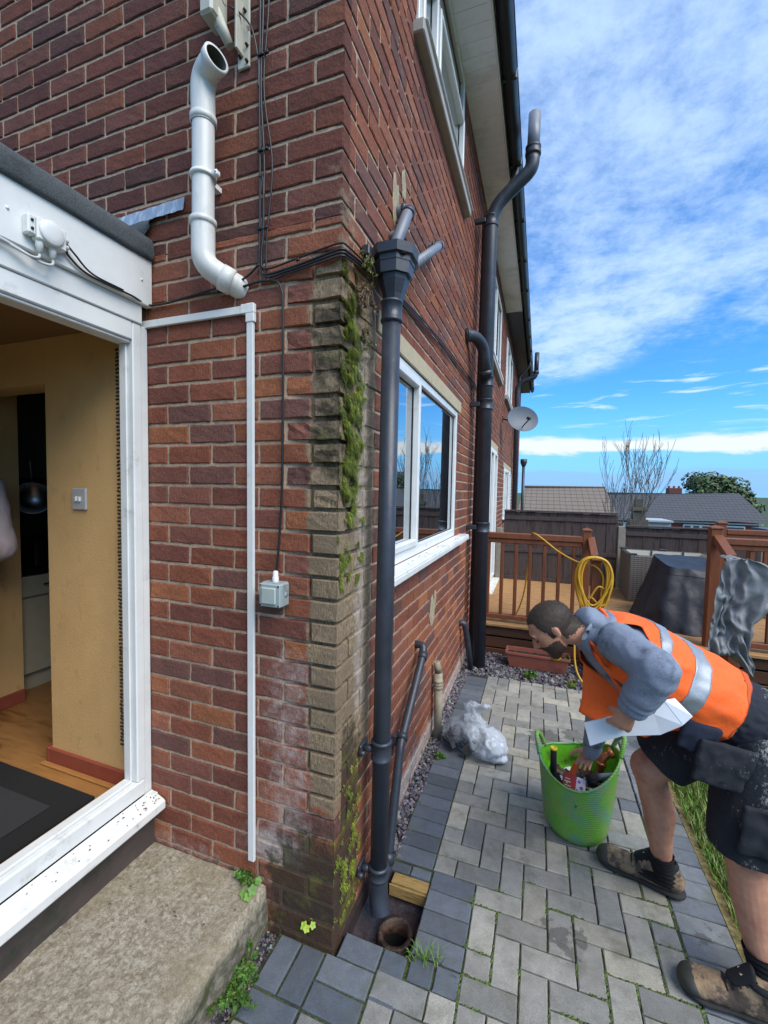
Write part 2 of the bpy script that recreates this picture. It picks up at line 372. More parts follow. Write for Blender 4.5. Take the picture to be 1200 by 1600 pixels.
def wall_mesh(name, face, u0, u1, z0, z1, openings, parent, seed, fine=2.6, mapper=None):
    """u>0 runs away from the corner. mapper(u, z, d) -> world, d = outwards"""
    rr = random.Random(seed); V = []; F = []; C = []; Wr = []
    def addv(u, z, d, col):
        V.append(mapper(u, z, d)); C.append(col); Wr.append(wear_of(face, u, z)); return len(V)-1
    k0 = int((z0-Z00)/CH)-1; k = k0
    while Z00+k*CH < z1:
        n = k-29; zb = Z00+k*CH+.0058; zt = Z00+(k+1)*CH-.0058; k += 1
        header = (n % 2 == 0)
        if face == 'A': first = HD if header else BL
        else: first = (BL if header else HD)
        a = 0.0; i = 0; crr = random.Random(k*77+5)
        cc = pick(crr)
        while a < u1:
            L = first if i == 0 else BL
            b = a+L; uu0 = a+(.0052 if i else 0.); uu1 = b-.0052+rr.uniform(-.001, .001)
            if face == 'B' and i == 0: uu0 = .052
            col = cc if i == 0 else pick(rr)
            segs = [(max(uu0, u0), min(uu1, u1))]
            for (oa, ob, oz0, oz1) in openings:
                if min(zt, oz1)-max(zb, oz0) > .02:
                    ns = []
                    for (p, q) in segs:
                        if q <= oa or p >= ob: ns.append((p, q)); continue
                        if p < oa: ns.append((p, oa-.002))
                        if q > ob: ns.append((ob+.002, q))
                    segs = ns
            for (p, q) in segs:
                if q-p < .012: continue
                zz0, zz1 = max(zb, z0), min(zt, z1)
                if zz1-zz0 < .01: continue
                near = p < fine
                out = rr.uniform(-.0012, .0012); tl = rr.uniform(-.002, .002)
                if near:
                    nx = max(2, int((q-p)/.026)); nz = 4
                    us = [p]+[p+.005+(q-p-.010)*x/(nx-1) for x in range(nx)]+[q]
                    zs = [zz0]+[zz0+.004+(zz1-zz0-.008)*x/(nz-1) for x in range(nz)]+[zz1]
                    us = sorted(us); zs = sorted(zs); idx = []
                    er = 0.
                    if p < .2: er = (.003+.007*bump01(zz0, 1.4, 1.6, 2.25, 2.4))*min(1, wear_of(face, (p+q)/2, zz0)[0]*1.2)
                    for jz, z in enumerate(zs):
                        row = []
                        for ju, u in enumerate(us):
                            ex = ju in (0, len(us)-1); ez = jz in (0, len(zs)-1)
                            atc = (ju == 0 and i == 0 and face == 'A')
                            d = .0 if not (ex or ez) else -.0028
                            nz_ = fbm((u*55, z*55, seed*3.1+d), 3)
                            d += out+nz_*.0015+tl*(z-zz0)/.07
                            if er: d += -er*abs(fbm((u*25, z*25, seed), 3))*1.2-(er*.45 if ex or ez else 0)-(er*.15 if (ju in (1, len(us)-2) or jz in (1, len(zs)-2)) else 0)
                            uj = u; zj = z
                            if ez: zj += fbm((u*40, z*9, seed+9), 3)*.0034+(-er*.3 if jz else er*.3)
                            if ex and not atc: uj += fbm((u*9, z*60, seed+3), 3)*.0030
                            if atc: d = -.001+nz_*.001; uj = max(0, (er*abs(fbm((3, z*50, seed+1), 3))*1.2 if er else 0)+ (.002 if ez else .0))
                            row.append(addv(uj, zj, d, col))
                        idx.append(row)
                    for jz in range(len(zs)-1):
                        for ju in range(len(us)-1): F.append((idx[jz][ju], idx[jz][ju+1], idx[jz+1][ju+1], idx[jz+1][ju]))
                    # skirt
                    ring = idx[0]+[r_[-1] for r_ in idx[1:]]+idx[-1][-2::-1]+[r_[0] for r_ in idx[-2:0:-1]]
                    dep = -.05 if (i == 0) else -.02
                    back = []
                    for q_ in ring:
                        j = q_; bx = V[j]; back.append(j)
                    # recompute with mapper using stored uz
                    uz = []
                    for jz, z in enumerate(zs):
                        uz.append([(u, z) for u in us])
                    ruz = uz[0]+[r_[-1] for r_ in uz[1:]]+uz[-1][-2::-1]+[r_[0] for r_ in uz[-2:0:-1]]
                    bk = [addv(u, z, dep, col) for (u, z) in ruz]
                    for q_ in range(len(ring)): F.append((ring[q_], bk[q_], bk[(q_+1) % len(ring)], ring[(q_+1) % len(ring)]))
                else:
                    e = .003
                    o_ = [addv(u, z, d, col) for (u, z, d) in ((p, zz0, -.02), (q, zz0, -.02), (q, zz1, -.02), (p, zz1, -.02))]
                    i_ = [addv(u, z, out, col) for (u, z) in ((p+e, zz0+e), (q-e, zz0+e), (q-e, zz1-e), (p+e, zz1-e))]
                    F.append(tuple(i_))
                    for q_ in range(4): F.append((i_[q_], o_[q_], o_[(q_+1) % 4], i_[(q_+1) % 4]))
            a = b; i += 1
    # mortar
    mc = (.47, .345, .235)
    us = sorted(set([u0 if face != 'B' else max(u0, .006), u1]+[x for o in openings for x in o[:2] if u0 < x < u1]+[u0+.1*k_ for k_ in range(1, int((u1-u0)/.1))]+([.05, .15, .22] if face in 'AB' and u1 > .3 else [])))
    zs = sorted(set([z0, z1]+[x for o in openings for x in o[2:] if z0 < x < z1]+[z0+.1*k_ for k_ in range(1, int((z1-z0)/.1))]))
    for ia in range(len(us)-1):
        for ib in range(len(zs)-1):
            uc = (us[ia]+us[ia+1])/2; zc_ = (zs[ib]+zs[ib+1])/2
            if any(o[0] < uc < o[1] and o[2] < zc_ < o[3] for o in openings): continue
            q4 = []
            for u, z in ((us[ia], zs[ib]), (us[ia+1], zs[ib]), (us[ia+1], zs[ib+1]), (us[ia], zs[ib+1])):
                dm_ = (.0052+.014*bump01(u, -.1, -.01, .12, .22)*bump01(z, .35, .6, 2.25, 2.4)) if face in 'AB' else .0052
                q4.append(addv(max(u, dm_) if face in 'AB' and u < .05 else u, z, -dm_, mc))
            F.append(tuple(q4))
    for (oa, ob, oz0, oz1) in openings:   # reveals
        for (a_, b_) in (((oa, oz0), (oa, oz1)), ((ob, oz0), (ob, oz1)), ((oa, oz0), (ob, oz0)), ((oa, oz1), (ob, oz1))):
            F.append((addv(*a_, -.0052, pick(rr)), addv(*b_, -.0052, pick(rr)), addv(*b_, -.10, pick(rr)), addv(*a_, -.10, pick(rr))))
    o0 = ORG[parent.name]; me = bpy.data.meshes.new(name)
    me.from_pydata([(x-o0.x, y-o0.y, z-o0.z) for x, y, z in V], [], F)
    me.materials.append(M['brick'])
    at = me.attributes.new('Col', 'FLOAT_COLOR', 'POINT'); at.data.foreach_set('color', [x for c in C for x in (*c, 1)])
    at = me.attributes.new('wear', 'FLOAT_VECTOR', 'POINT'); at.data.foreach_set('vector', [x for c in Wr for x in c])
    me.update()
    bm_ = bmesh.new(); bm_.from_mesh(me); bmesh.ops.recalc_face_normals(bm_, faces=bm_.faces); bm_.to_mesh(me); bm_.free()
    o = bpy.data.objects.new(name, me); COL.objects.link(o); o.parent = parent; ORG[o.name] = o0
    return o
mapA = lambda u, z, d: (-u, -d, z)
mapB = lambda u, z, d: (d, u, z)
house = thing('brick_house', (-1.5, 2.5, 0), 'red brick house wall with mossy corner and white windows, nearest the camera', 'house')
house2 = thing('brick_house', (-1.5, 9, 0), 'far half of the brick terrace with dark soffit beyond the white soffit', 'house')
opB1 = [(.40, 2.08, 1.24, 2.20), (.33, 2.17, 2.20, 2.29), (.75, 1.93, 3.72, 4.50), (4.24, 5.20, .30, 2.17), (4.1, 5.34, 2.17, 2.27), (3.65, 5.25, 3.25, 4.22)]
opB2 = [(6.6, 8.35, 1.12, 2.02), (6.5, 8.45, 2.02, 2.12), (6.35, 7.9, 3.25, 4.2)]
wA = wall_mesh('wall', 'A', 0, .865, -.05, 2.45, [], house, 11, mapper=mapA)
tag(wA, 'low brick wall face with switch, weathered to tan at the corner')
PALS[0] = PAL_UPPER
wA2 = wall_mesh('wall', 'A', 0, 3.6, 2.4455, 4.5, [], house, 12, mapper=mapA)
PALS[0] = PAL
wB = wall_mesh('wall', 'B', 0, 6.1, -.05, 4.5, opB1, house, 21, fine=2.2, mapper=mapB)
wB2 = wall_mesh('wall', 'C', 6.105, 12.0, -.05, 4.5, opB2, house2, 31, fine=0, mapper=mapB)
# repair patches of pale mortar on the side wall
mp = pmat('mortar_patch', '#a09377', .95, .3, 30, .8, 70)
def patch(cy, cz, ry, rz, seed, th=.004):
    b = MB(); n = 26; vs = [(th, cy, cz)]
    for k in range(n):
        a = 2*PI*k/n; q = 1+.55*fbm((math.cos(a)*1.6, math.sin(a)*1.6, seed), 3)
        vs.append((.0015, cy+math.cos(a)*ry*q, cz+math.sin(a)*rz*q))
    for k in range(n):
        a = 2*PI*k/n; q = .8*(1+.55*fbm((math.cos(a)*1.6, math.sin(a)*1.6, seed), 3))
        vs.append((th, cy+math.cos(a)*ry*q, cz+math.sin(a)*rz*q))
    fs = []
    for k in range(n):
        k2 = (k+1) % n; fs += [(0, 1+n+k, 1+n+k2), (1+k, 1+k2, 1+n+k2, 1+n+k)]
    b.add(vs, fs); b.build('mortar_patch', mp, house)
patch(1.36, .83, .075, .085, 2); patch(1.42, .90, .03, .05, 5); patch(.50, 2.80, .05, .09, 8); patch(.60, 2.93, .03, .07, 4)
# body of the houses behind the faces
b = MB(); b.box((-4, .12, 2.4), (-.12, 6.0, 4.5)); b.build('wall_core', M['kitchen'], house)
b = MB(); b.box((-4, 5.9, -.2), (-.12, 12, 4.5)); b.box((-4, 11.95, -.2), (-.01, 12.0, 4.5)); b.build('wall_core', pmat('gable_brick', '#6b3a30', .9, .2), house2)

def window(par, y0, y1, z0, z1, muls=(), sill=True, name='window', sashes=(), trans=None, sillz=.05, so=.055, deep=-.02, fw=.045):
    f = MB(); x0, x1 = deep-.06, deep+.012
    f.box((x0, y0, z0), (x1, y0+fw, z1), bev=.004); f.box((x0, y1-fw, z0), (x1, y1, z1), bev=.004)
    f.box((x0, y0+fw, z0), (x1, y1-fw, z0+fw+.01), bev=.004); f.box((x0, y0+fw, z1-fw), (x1, y1-fw, z1), bev=.004)
    for my in muls: f.box((x0, my-.022, z0+fw+.01), (x1, my+.022, z1-fw), bev=.004)
    if trans: f.box((x0, y0+fw, trans-.02), (x1-.002, y1-fw, trans+.02), bev=.004)
    es = [y0+fw]+[q for my in muls for q in (my-.022, my+.022)]+[y1-fw]
    for i in range(0, len(es), 2):
        if i//2 in sashes:
            a, c = es[i], es[i+1]; zz0, zz1 = z0+fw+.01, (trans-.02 if trans else z1-fw)
            for q in ((a, zz0, a+.03, zz1), (c-.03, zz0, c, zz1), (a+.03, zz0, c-.03, zz0+.035), (a+.03, zz1-.03, c-.03, zz1)):
                f.box((x0, q[0], q[1]), (x1+.014, q[2], q[3]), bev=.005)
    fr = f.build(name, M['upvc'], par)
    g = MB()
    for i in range(0, len(es), 2):
        dd = .03 if i//2 in sashes else 0
        g = MB(); xg = deep-.012
        g.quad((xg, es[i]+dd, z0+fw+.01+dd), (xg, es[i+1]-dd, z0+fw+.01+dd), (xg, es[i+1]-dd, z1-fw-dd), (xg, es[i]+dd, z1-fw-dd))
        g.build('pane', M['glass'], fr)
        k = MB(); yy0, yy1, za, zb = es[i]+dd, es[i+1]-dd, z0+fw+.01+dd, z1-fw-dd
        for q in ((yy0, za, yy0+.005, zb), (yy1-.005, za, yy1, zb), (yy0, za, yy1, za+.005), (yy0, zb-.005, yy1, zb)):
            k.box((xg+.001, q[0], q[1]), (xg+.004, q[2], q[3]))
        k.build('gasket', M['cable'], fr)
    if sill:
        s_ = MB(); s_.box((-.07, y0-.03, z0-.028), (so, y1+sillz, z0-.0005), bev=.006)
        s_.box((so-.012, y0-.03, z0-.042), (so+.003, y1+sillz, z0-.012), bev=.004)
        s_.build('window_sill', M['upvc_dirty'], fr)
    return fr
def lintel(par, y0, y1, z0, z1): 
    l_ = MB(); l_.box((-.09, y0, z0+.001), (.004, y1, z1-.001), bev=.004); l_.build('lintel', M['lintel'], par)
window(house, .40, 2.08, 1.24, 2.20, muls=(.985,), sashes=(0,), sillz=.2, so=.075)
lintel(house, .33, 2.17, 2.20, 2.29)
w2 = window(house, .75, 1.93, 3.72, 4.50, muls=(1.1,), sill=False, deep=.0, sashes=(0, 1), trans=4.2)
s_ = MB(); s_.box((-.05, .70, 3.655), (.05, 2.10, 3.715), bev=.006); s_.build('window_sill', M['sillstone'], w2)
s_ = MB(); s_.box((-.04, .72, 3.7155), (.062, 2.12, 3.722), bev=.002); s_.build('sill_cap', M['upvc'], w2)
w3 = window(house, 3.65, 5.25, 3.25, 4.22, muls=(4.45,), sashes=(0,), deep=.0); 
s_ = MB(); s_.box((-.05, 3.55, 3.15), (.05, 5.35, 3.205), bev=.006); s_.build('stone_sill', M['sillstone'], w3)
window(house, 4.24, 5.20, .32, 2.17, muls=(4.72,), sashes=(0, 1), name='patio_door', deep=.0, so=.09)
lintel(house, 4.1, 5.34, 2.17, 2.27)
window(house2, 6.6, 8.35, 1.12, 2.02, muls=(7.2, 7.8), sashes=(0, 2), deep=.0)
lintel(house2, 6.5, 8.45, 2.02, 2.12)
w4 = window(house2, 6.35, 7.9, 3.25, 4.2, muls=(7.1,), sashes=(0,), deep=.0)
s_ = MB(); s_.box((-.05, 6.25, 3.15), (.05, 8.0, 3.205), bev=.006); s_.build('stone_sill', M['sillstone'], w4)

# eaves
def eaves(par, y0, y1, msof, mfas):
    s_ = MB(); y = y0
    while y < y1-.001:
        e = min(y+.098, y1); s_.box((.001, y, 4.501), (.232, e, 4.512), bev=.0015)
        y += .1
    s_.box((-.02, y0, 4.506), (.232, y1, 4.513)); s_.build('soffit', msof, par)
    f = MB(); f.box((.232, y0, 4.488), (.246, y1, 4.66), bev=.002); f.build('fascia', mfas, par)
    g = MB(); n = 10
    def prof(u, v):
        a = PI*(1-u) ; return (.302+.054*math.cos(a)*1.0, y0+(y1-y0)*v, 4.585-.085*math.sin(a))
    g.smooth = True; g.grid(prof, n, 2, flip=True)
    def prof2(u, v):
        a = PI*(1-u) ; return (.302+.050*math.cos(a)*1.0, y0+(y1-y0)*v, 4.586-.080*math.sin(a))
    g.grid(prof2, n, 2); g.smooth = False
    g.box((.350, y0, 4.58), (.360, y1, 4.59))
    yy = y0+.45
    while yy < y1:
        g.box((.25, yy-.012, 4.50), (.359, yy+.012, 4.588), bev=.01); yy += .85
    g.build('gutter', M['gutter'], par)
    r_ = MB(); r_.quad((.33, y0, 4.62), (.33, y1, 4.62), (-4.2, y1, 6.9), (-4.2, y0, 6.9)); r_.quad((.33, y0, 4.60), (.33, y1, 4.60), (-4.2, y1, 6.88), (-4.2, y0, 6.88)); r_.quad((.33, y0, 4.60), (.33, y1, 4.60), (.33, y1, 4.62), (.33, y0, 4.62))
    r_.quad((-.1, y0+.001, 4.45), (-4.2, y0+.001, 4.45), (-4.2, y0+.001, 6.88), (-.1, y0+.001, 4.8))
    r_.build('roof', pmat('roof_tile', '#3b3330', .9, .2, 30), par)
eaves(house, -.12, 6.1, M['soffit'], M['upvc'])
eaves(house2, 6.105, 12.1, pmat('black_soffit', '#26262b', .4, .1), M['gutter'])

# ------------------------------------------------------------------ porch / doorway on the left
porch = thing('porch', (-1.6, -1.0, 0), 'white framed open doorway of flat roofed porch, left edge', 'porch')
b = MB(); b.box((-.84, -2.2, -.05), (-.803, -.001, .305)); b.build('plinth', M['plinth'], porch)
b = MB(); b.box((-.815, -2.2, 2.255), (-.785, -.004, 2.435), bev=.003)
for yy, zz in ((-.05, 2.34), (-.47, 2.34)): b.lathe([(.0, .004), (.004, .003), (.005, 0)], (-.785, yy, zz), 8, axis=(1, 0, 0))
b.build('fascia_board', M['upvc'], porch)
# torn end of the fascia: yellow board edge showing
b = MB(); b.box((-.816, -.075, 2.4355), (-.788, -.004, 2.447), jit=.003); b.build('batten', pmat('raw_timber', '#c38b3a', .8, .3, 60), porch)
b = MB()
def feltp(u, v):
    pr = [(-3.0, 2.53), (-.83, 2.515), (-.80, 2.512), (-.780, 2.50), (-.772, 2.48), (-.770, 2.45), (-.774, 2.425), (-.79, 2.42), (-.82, 2.42)]
    x = u*(len(pr)-1); i = min(int(x), len(pr)-2); t = x-i
    y = -2.2+v*2.192; k = fbm((x*1.3, y*7, 2), 2)*.003
    return (pr[i][0]*(1-t)+pr[i+1][0]*t+k, y-(.0 if v < 1 else k*3), pr[i][1]*(1-t)+pr[i+1][1]*t+k)
b.smooth = True; b.grid(feltp, 16, 40, flip=True); b.build('roof_felt', M['felt'], porch)
b = MB(); b.box((-3.0, -2.2, 2.33), (-.83, -.01, 2.50)); b.box((-3.0, -2.2, 2.20), (-.86, -.01, 2.329)); b.build('roof_deck', M['ceiling'], porch)
# header trim under fascia, door head, jamb, bottom rail
fr = MB()
fr.box((-.87, -2.2, 2.185), (-.800, -.0355, 2.2545), bev=.003)
fr.box((-.87, -2.2, 2.118), (-.806, -.0725, 2.184), bev=.004)
fr.box((-.875, -2.2, 2.108), (-.815, -.0725, 2.1179), bev=.003)
fr.box((-.87, -.072, .44), (-.806, -.036, 2.184), bev=.004)
fr.box((-.868, -.080, .44), (-.832, -.0725, 2.109), bev=.003)
fr.box((-.862, -.0355, .35), (-.812, -.003, 2.184), bev=.003)
fr.box((-.87, -2.2, .375), (-.806, -.036, .4395), bev=.006)
fr.box((-.864, -2.2, .44), (-.826, -.0805, .452), bev=.003)
dfr = fr.build('door_frame', M['upvc'], porch)
sl_ = MB()
def sillp(u, v):
    pr = [(-.806, .374), (-.790, .368), (-.745, .352), (-.738, .345), (-.737, .318), (-.745, .308), (-.803, .306)]
    x = u*(len(pr)-1); i = min(int(x), len(pr)-2); t = x-i
    return (pr[i][0]*(1-t)+pr[i+1][0]*t, -2.2+v*2.192, pr[i][1]*(1-t)+pr[i+1][1]*t)
sl_.grid(sillp, 12, 4, flip=True)
sl_.add([(-.806, -.008, .374), (-.745, -.008, .352), (-.737, -.008, .345), (-.737, -.008, .318), (-.745, -.008, .308), (-.803, -.008, .306)], [(5, 4, 3, 2, 1, 0)])
sl_.box((-.803, -.0355, .34), (-.775, -.006, .372), bev=.003)
sl_.build('door_sill', M['upvc_dirty'], dfr)
# interior
i_ = MB(); i_.box((-3.2, -2.2, .33), (-.872, 2.6, .36)); i_.build('floor', M['laminate'], porch)
i_ = MB(); i_.box((-2.16, -2.2, .3605), (-2.09, .28, 2.199)); i_.box((-1.374, -.02, .3605), (-.872, .10, 2.199)); i_.box((-2.09, -.02, 2.01), (-1.3745, .10, 2.199))
i_.box((-3.0, -2.25, -.05), (-.84, -2.2, 2.5)); i_.build('inner_wall', M['yellow_wall'], porch)
i_ = MB(); i_.box((-3.2, .101, 2.2), (-.9, 2.6, 2.25)); i_.box((-3.2, 2.55, .36), (-.9, 2.6, 2.2)); i_.box((-2.75, .28, .36), (-2.7, 2.55, 2.2)); i_.box((-1.0, .101, .3605), (-.95, 2.55, 2.199)); i_.box((-2.7, .282, .3605), (-2.161, .30, 2.19)); i_.build('kitchen_wall', M['kitchen'], porch)
i_ = MB(); i_.box((-1.378, -.036, .3605), (-.90, -.021, .43), bev=.004); i_.box((-2.0895, -1.5, .3605), (-2.075, .28, .43), bev=.004); i_.box((-1.374-.02, -.036, .3605), (-1.3745, .10, .43), bev=.003); i_.build('skirting_board', M['redwood'], porch)
i_ = MB(); i_.box((-1.40, -.058, .3605), (-.90, -.0365, .372), bev=.004); i_.build('floor_beading', M['woodstrip'], porch)
i_ = MB(); i_.box((-2.185, -2.0, .3605), (-2.09, -1.99, 2.19)); i_.build('inner_edge', M['ceiling'], porch)
lc = MB(); lc.box((-1.205, -.0315, 1.484), (-1.125, -.0205, 1.572), bev=.003); sw0 = tag(lc.build('light_switch', pmat('satin_plate', '#a8a8a6', .35, .05), None, None), 'small silver double light switch on ochre inner wall', 'light switch')
lc = MB()
for dx_ in (-.010, .010): lc.box((-1.164+dx_-.005, -.040, 1.518), (-1.164+dx_+.005, -.0316, 1.538), bev=.002)
lc.build('rocker', M['upvc'], sw0)
# bead curtain bunched behind the jamb
bc = MB()
for k in range(5):
    x = -.915+.010*k
    for j in range(110):
        z = 2.10-j*.0145+rnd.uniform(-.002, .002)
        if z < .55: break
        bc.lathe([(.0, .005), (.0045, .002), (.0045, -.002), (0, -.005)], (x+rnd.uniform(-.002, .002), -.052-.003*(k % 2), z), 5)
single('bead_curtain', bc, pmat('dark_beads', '#0e0d14', .25, .5, 300), (-.91, -.045, 2.1), 'dark glittering bead curtain bunched beside white door jamb', 'curtain')
# door mat
dm = MB()
def matp(u, v): return (-1.75+u*.77, -1.45+v*1.335, .371+.0015*fbm((u*30, v*30, 0), 2))
dm.grid(matp, 20, 30); dm.box((-1.75, -1.45, .3605), (-.98, -.115, .369), bev=.002)
mt = dm.build('door_mat', M['matblack'], None, None); tag(mt, 'dark grey mat with black border on orange laminate floor inside door', 'door mat')
dm = MB(); dm.box((-1.65, -1.35, .3722), (-1.08, -.215, .3765), bev=.002); dm.build('mat_pile', M['matgrey'], mt)
# kitchen units
ku = thing('kitchen_unit', (-2.45, .9, .36), 'cream kitchen base unit with dark worktop in dim room', 'kitchen unit')
b = MB(); b.box((-2.69, .305, .46), (-2.19, 1.8, 1.05)); b.box((-2.69, .305, .3605), (-2.215, 1.8, .459)); b.build('carcass', M['cabinet'], ku)
for y0 in (.312, .812, 1.312):
    d = MB(); d.box((-2.189, y0, .47), (-2.17, y0+.49, .915), bev=.003); dd = d.build('cupboard_door', M['cabinet'], ku)
    d = MB(); d.box((-2.189, y0, .925), (-2.17, y0+.49, 1.045), bev=.003); dr = d.build('drawer', M['cabinet'], ku)
    d = MB(); d.tube([(-2.150, y0+.12, .99), (-2.150, y0+.37, .99)], .005, 8); d.build('handle', M['dark'], dr)
b = MB(); b.box((-2.69, .302, 1.051), (-2.16, 1.8, 1.085), bev=.004); b.build('worktop', M['worktop'], ku)
ct = MB(); ct.box((-2.5, .42, 1.086), (-2.2, .95, 1.25), bev=.01); single('hob_unit', ct, M['worktop'], (-2.35, .7, 1.086), 'black cooker top standing on the worktop', 'cooker')
pn = MB(); pn.lathe([(.0, -.01), (.085, -.01), (.095, 0), (.095, .03), (.088, .03), (.085, 0), (0, -.002)], (-2.25, .44, 1.50), 24, axis=(1, -.5, 0)); pn.tube([(-2.25, .44, 1.59), (-2.26, .43, 1.80)], .006, 8)
single('frying_pan', pn, M['steel'], (-2.26, .44, 1.5), 'round steel pan hanging by its handle above dark worktop', 'pan')
wu = MB(); wu.box((-2.69, .305, 1.62), (-2.42, 1.8, 2.15), bev=.004); wu.build('wall_cupboard', pmat('cupboard', '#565046', .5, .05), ku)

# lead flashing on wall
fl = MB()
def flp(u, v):
    x = -.985+u*.36; z = (2.577-.012*(1-u))+v*.046
    return (x, -.006-.010*(1-v)-.003*fbm((x*20, 1, v*4), 2), z+.003*fbm((x*22, v*3, 5), 2)+(.004 if v > .5 else 0))
fl.smooth = True; fl.grid(flp, 30, 5); f0 = fl.build('lead_flashing', M['lead'], None, None)
fl = MB()
fl.grid(lambda u, v: (-.90+u*.125-.0*v, -.012-.012*math.sin(v*2.5)-.002, 2.575-v*.075*(.4+.6*math.sin(u*2.6+.5))), 12, 6); fl.build('felt_upstand', M['felt'], f0)
tag(f0, 'blue grey lead flashing strip on brick above the porch roof', 'flashing')
# ------------------------------------------------------------------ ground
gm = MB()
HX0, HX1, HY0, HY1 = .012, .248, .088, .385    # drain pit
def gz(x, y): return -.045 if (y < 8 and x < 6) else -.045-min(2.6, max(0, (max(y-8, (x-6)*.8))*.18))
xs = sorted(set([-400, -60, -12, -4, -1, 0, HX0, HX1, 1, 2, 3, 4, 5, 6, 8, 10, 13, 17, 22, 30, 60, 120, 400, 900, 2500]))
ys = sorted(set([-900, -60, -12, -4, -2, -1, 0, HY0, HY1, 1, 2, 3, 4, 5, 6, 8, 10, 12, 15, 19, 24, 32, 50, 90, 200, 500, 1200, 3500]))
vs = [(x, y, gz(x, y)) for y in ys for x in xs]; fs = []
for j in range(len(ys)-1):
    for i in range(len(xs)-1):
        if xs[i] == HX0 and ys[j] == HY0: continue
        a = j*len(xs)+i; fs.append((a, a+1, a+1+len(xs), a+len(xs)))
gm.add(vs, fs)
g0 = gm.build('ground', pmat('ground_grass', '#3c4a22', .95, .3, 3, col2='#2d3519', c2s=1)); tag(g0, 'open ground falling away behind the garden', kind='structure')

# ------------------------------------------------------------------ block paving
def pavermat():
    m_ = bpy.data.materials.new('paver'); m_.use_nodes = True; t = NT(m_.node_tree); b = t.n['Principled BSDF']
    pos = t.new('ShaderNodeNewGeometry').outputs['Position']; col = t.new('ShaderNodeAttribute', attribute_name='Col').outputs[0]
    a = t.noise(pos, 330, 4, .7); c = t.noise(pos, 22, 6, .7); d_ = t.noise(pos, 5, 5, .6)
    sc = t.math('MULTIPLY', t.math('MULTIPLY', t.mr(a, .25, .75, .62, 1.34), t.mr(c, .25, .75, .80, 1.2)), t.mr(d_, .25, .75, .85, 1.12))
    v = t.new('ShaderNodeVectorMath', operation='SCALE'); t.put(v.inputs[0], col); t.put(v.inputs['Scale'], sc); k = v.outputs[0]
    k = t.mix(t.math('MULTIPLY', t.ss(t.noise(pos, 9, 7, .7), .48, .70), .5), k, (.095, .095, .06))
    # wet spots on two blocks
    wn = t.math('MULTIPLY', t.math('SUBTRACT', t.noise(pos, 28, 5, .6), .5), .13)
    px, py, pz = t.sep(pos)
    msk = None
    for (sx, sy, sr) in ((.735, .345, .035), (.80, .36, .03), (.77, .285, .022), (.69, .385, .014), (1.22, .52, .022), (1.26, .56, .014), (.70, 1.65, .10), (.88, 1.75, .07), (1.25, 1.78, .05)):
        dd = t.math('SQRT', t.math('ADD', t.math('POWER', t.math('SUBTRACT', px, sx), 2), t.math('POWER', t.math('SUBTRACT', py, sy), 2)))
        q = t.ss(t.math('ADD', t.math('SUBTRACT', dd, sr), wn), .006, -.004)
        msk = q if msk is None else t.math('MAXIMUM', msk, q)
    k = t.mix(t.math('MULTIPLY', msk, .6), k, (.045, .045, .042))
    t.l.new(k, b.inputs['Base Color']); b.inputs['Roughness'].default_value = .82
    bn = t.new('ShaderNodeBump'); bn.inputs['Strength'].default_value = .6; bn.inputs['Distance'].default_value = .003
    t.l.new(t.math('ADD', a, t.math('MULTIPLY', c, .6)), bn.inputs['Height']); t.l.new(bn.outputs[0], b.inputs['Normal'])
    return m_
M['paver'] = pavermat()
pv = MB(); prr = random.Random(3)
LIGHT = [(.285, .275, .24), (.33, .315, .268), (.24, .236, .212), (.365, .34, .275), (.205, .205, .192), (.30, .29, .255), (.27, .26, .23)]
DARK = [(.090, .105, .125), (.105, .12, .142), (.082, .094, .110), (.12, .134, .155)]
GX, GY, X0, Y0 = .0895, .0856, .245, .10
def blk(x0, y0, x1, y1, pal):
    c = prr.choice(pal); k = prr.uniform(.80, 1.14); pv.cur = tuple(q*k for q in c)
    g = .0027; z1 = prr.uniform(-.0012, .0012); ang = prr.uniform(-.006, .006)
    cx_, cy_ = (x0+x1)/2, (y0+y1)/2
    hx, hy = (x1-x0)/2-g, (y1-y0)/2-g
    if hx < .008 or hy < .008: return
    tx, ty = prr.uniform(-.012, .012), prr.uniform(-.012, .012)
    n0 = len(pv.v); e = .0035
    def P_(u, v, z):
        x = u*math.cos(ang)-v*math.sin(ang); y = u*math.sin(ang)+v*math.cos(ang)
        return (cx_+x+prr.uniform(-.0008, .0008), cy_+y+prr.uniform(-.0008, .0008), z+z1+tx*u+ty*v)
    nx = max(2, round(hx*2/.03)); ny = max(2, round(hy*2/.03))
    us = [-hx]+[-hx+e+(2*hx-2*e)*i/nx for i in range(nx+1)]+[hx]; vs_ = [-hy]+[-hy+e+(2*hy-2*e)*i/ny for i in range(ny+1)]+[hy]
    W_ = len(us)
    pts = []
    for j, v in enumerate(vs_):
        for i, u in enumerate(us):
            ed = i in (0, len(us)-1) or j in (0, len(vs_)-1)
            pts.append(P_(u, v, -.003-prr.uniform(0, .0012) if ed else prr.uniform(-.0004, .0004)))
    ring = [i for i in range(W_)]+[j*W_+W_-1 for j in range(1, len(vs_))]+[(len(vs_)-1)*W_+i for i in range(W_-2, -1, -1)]+[j*W_ for j in range(len(vs_)-2, 0, -1)]
    low = [(pts[i][0], pts[i][1], -.038) for i in ring]
    fs = [(j*W_+i, j*W_+i+1, (j+1)*W_+i+1, (j+1)*W_+i) for j in range(len(vs_)-1) for i in range(W_-1)]
    L = len(pts)
    for q in range(len(ring)): fs.append((ring[q], L+q, L+(q+1) % len(ring), ring[(q+1) % len(ring)]))
    pv.add(pts+low, fs)
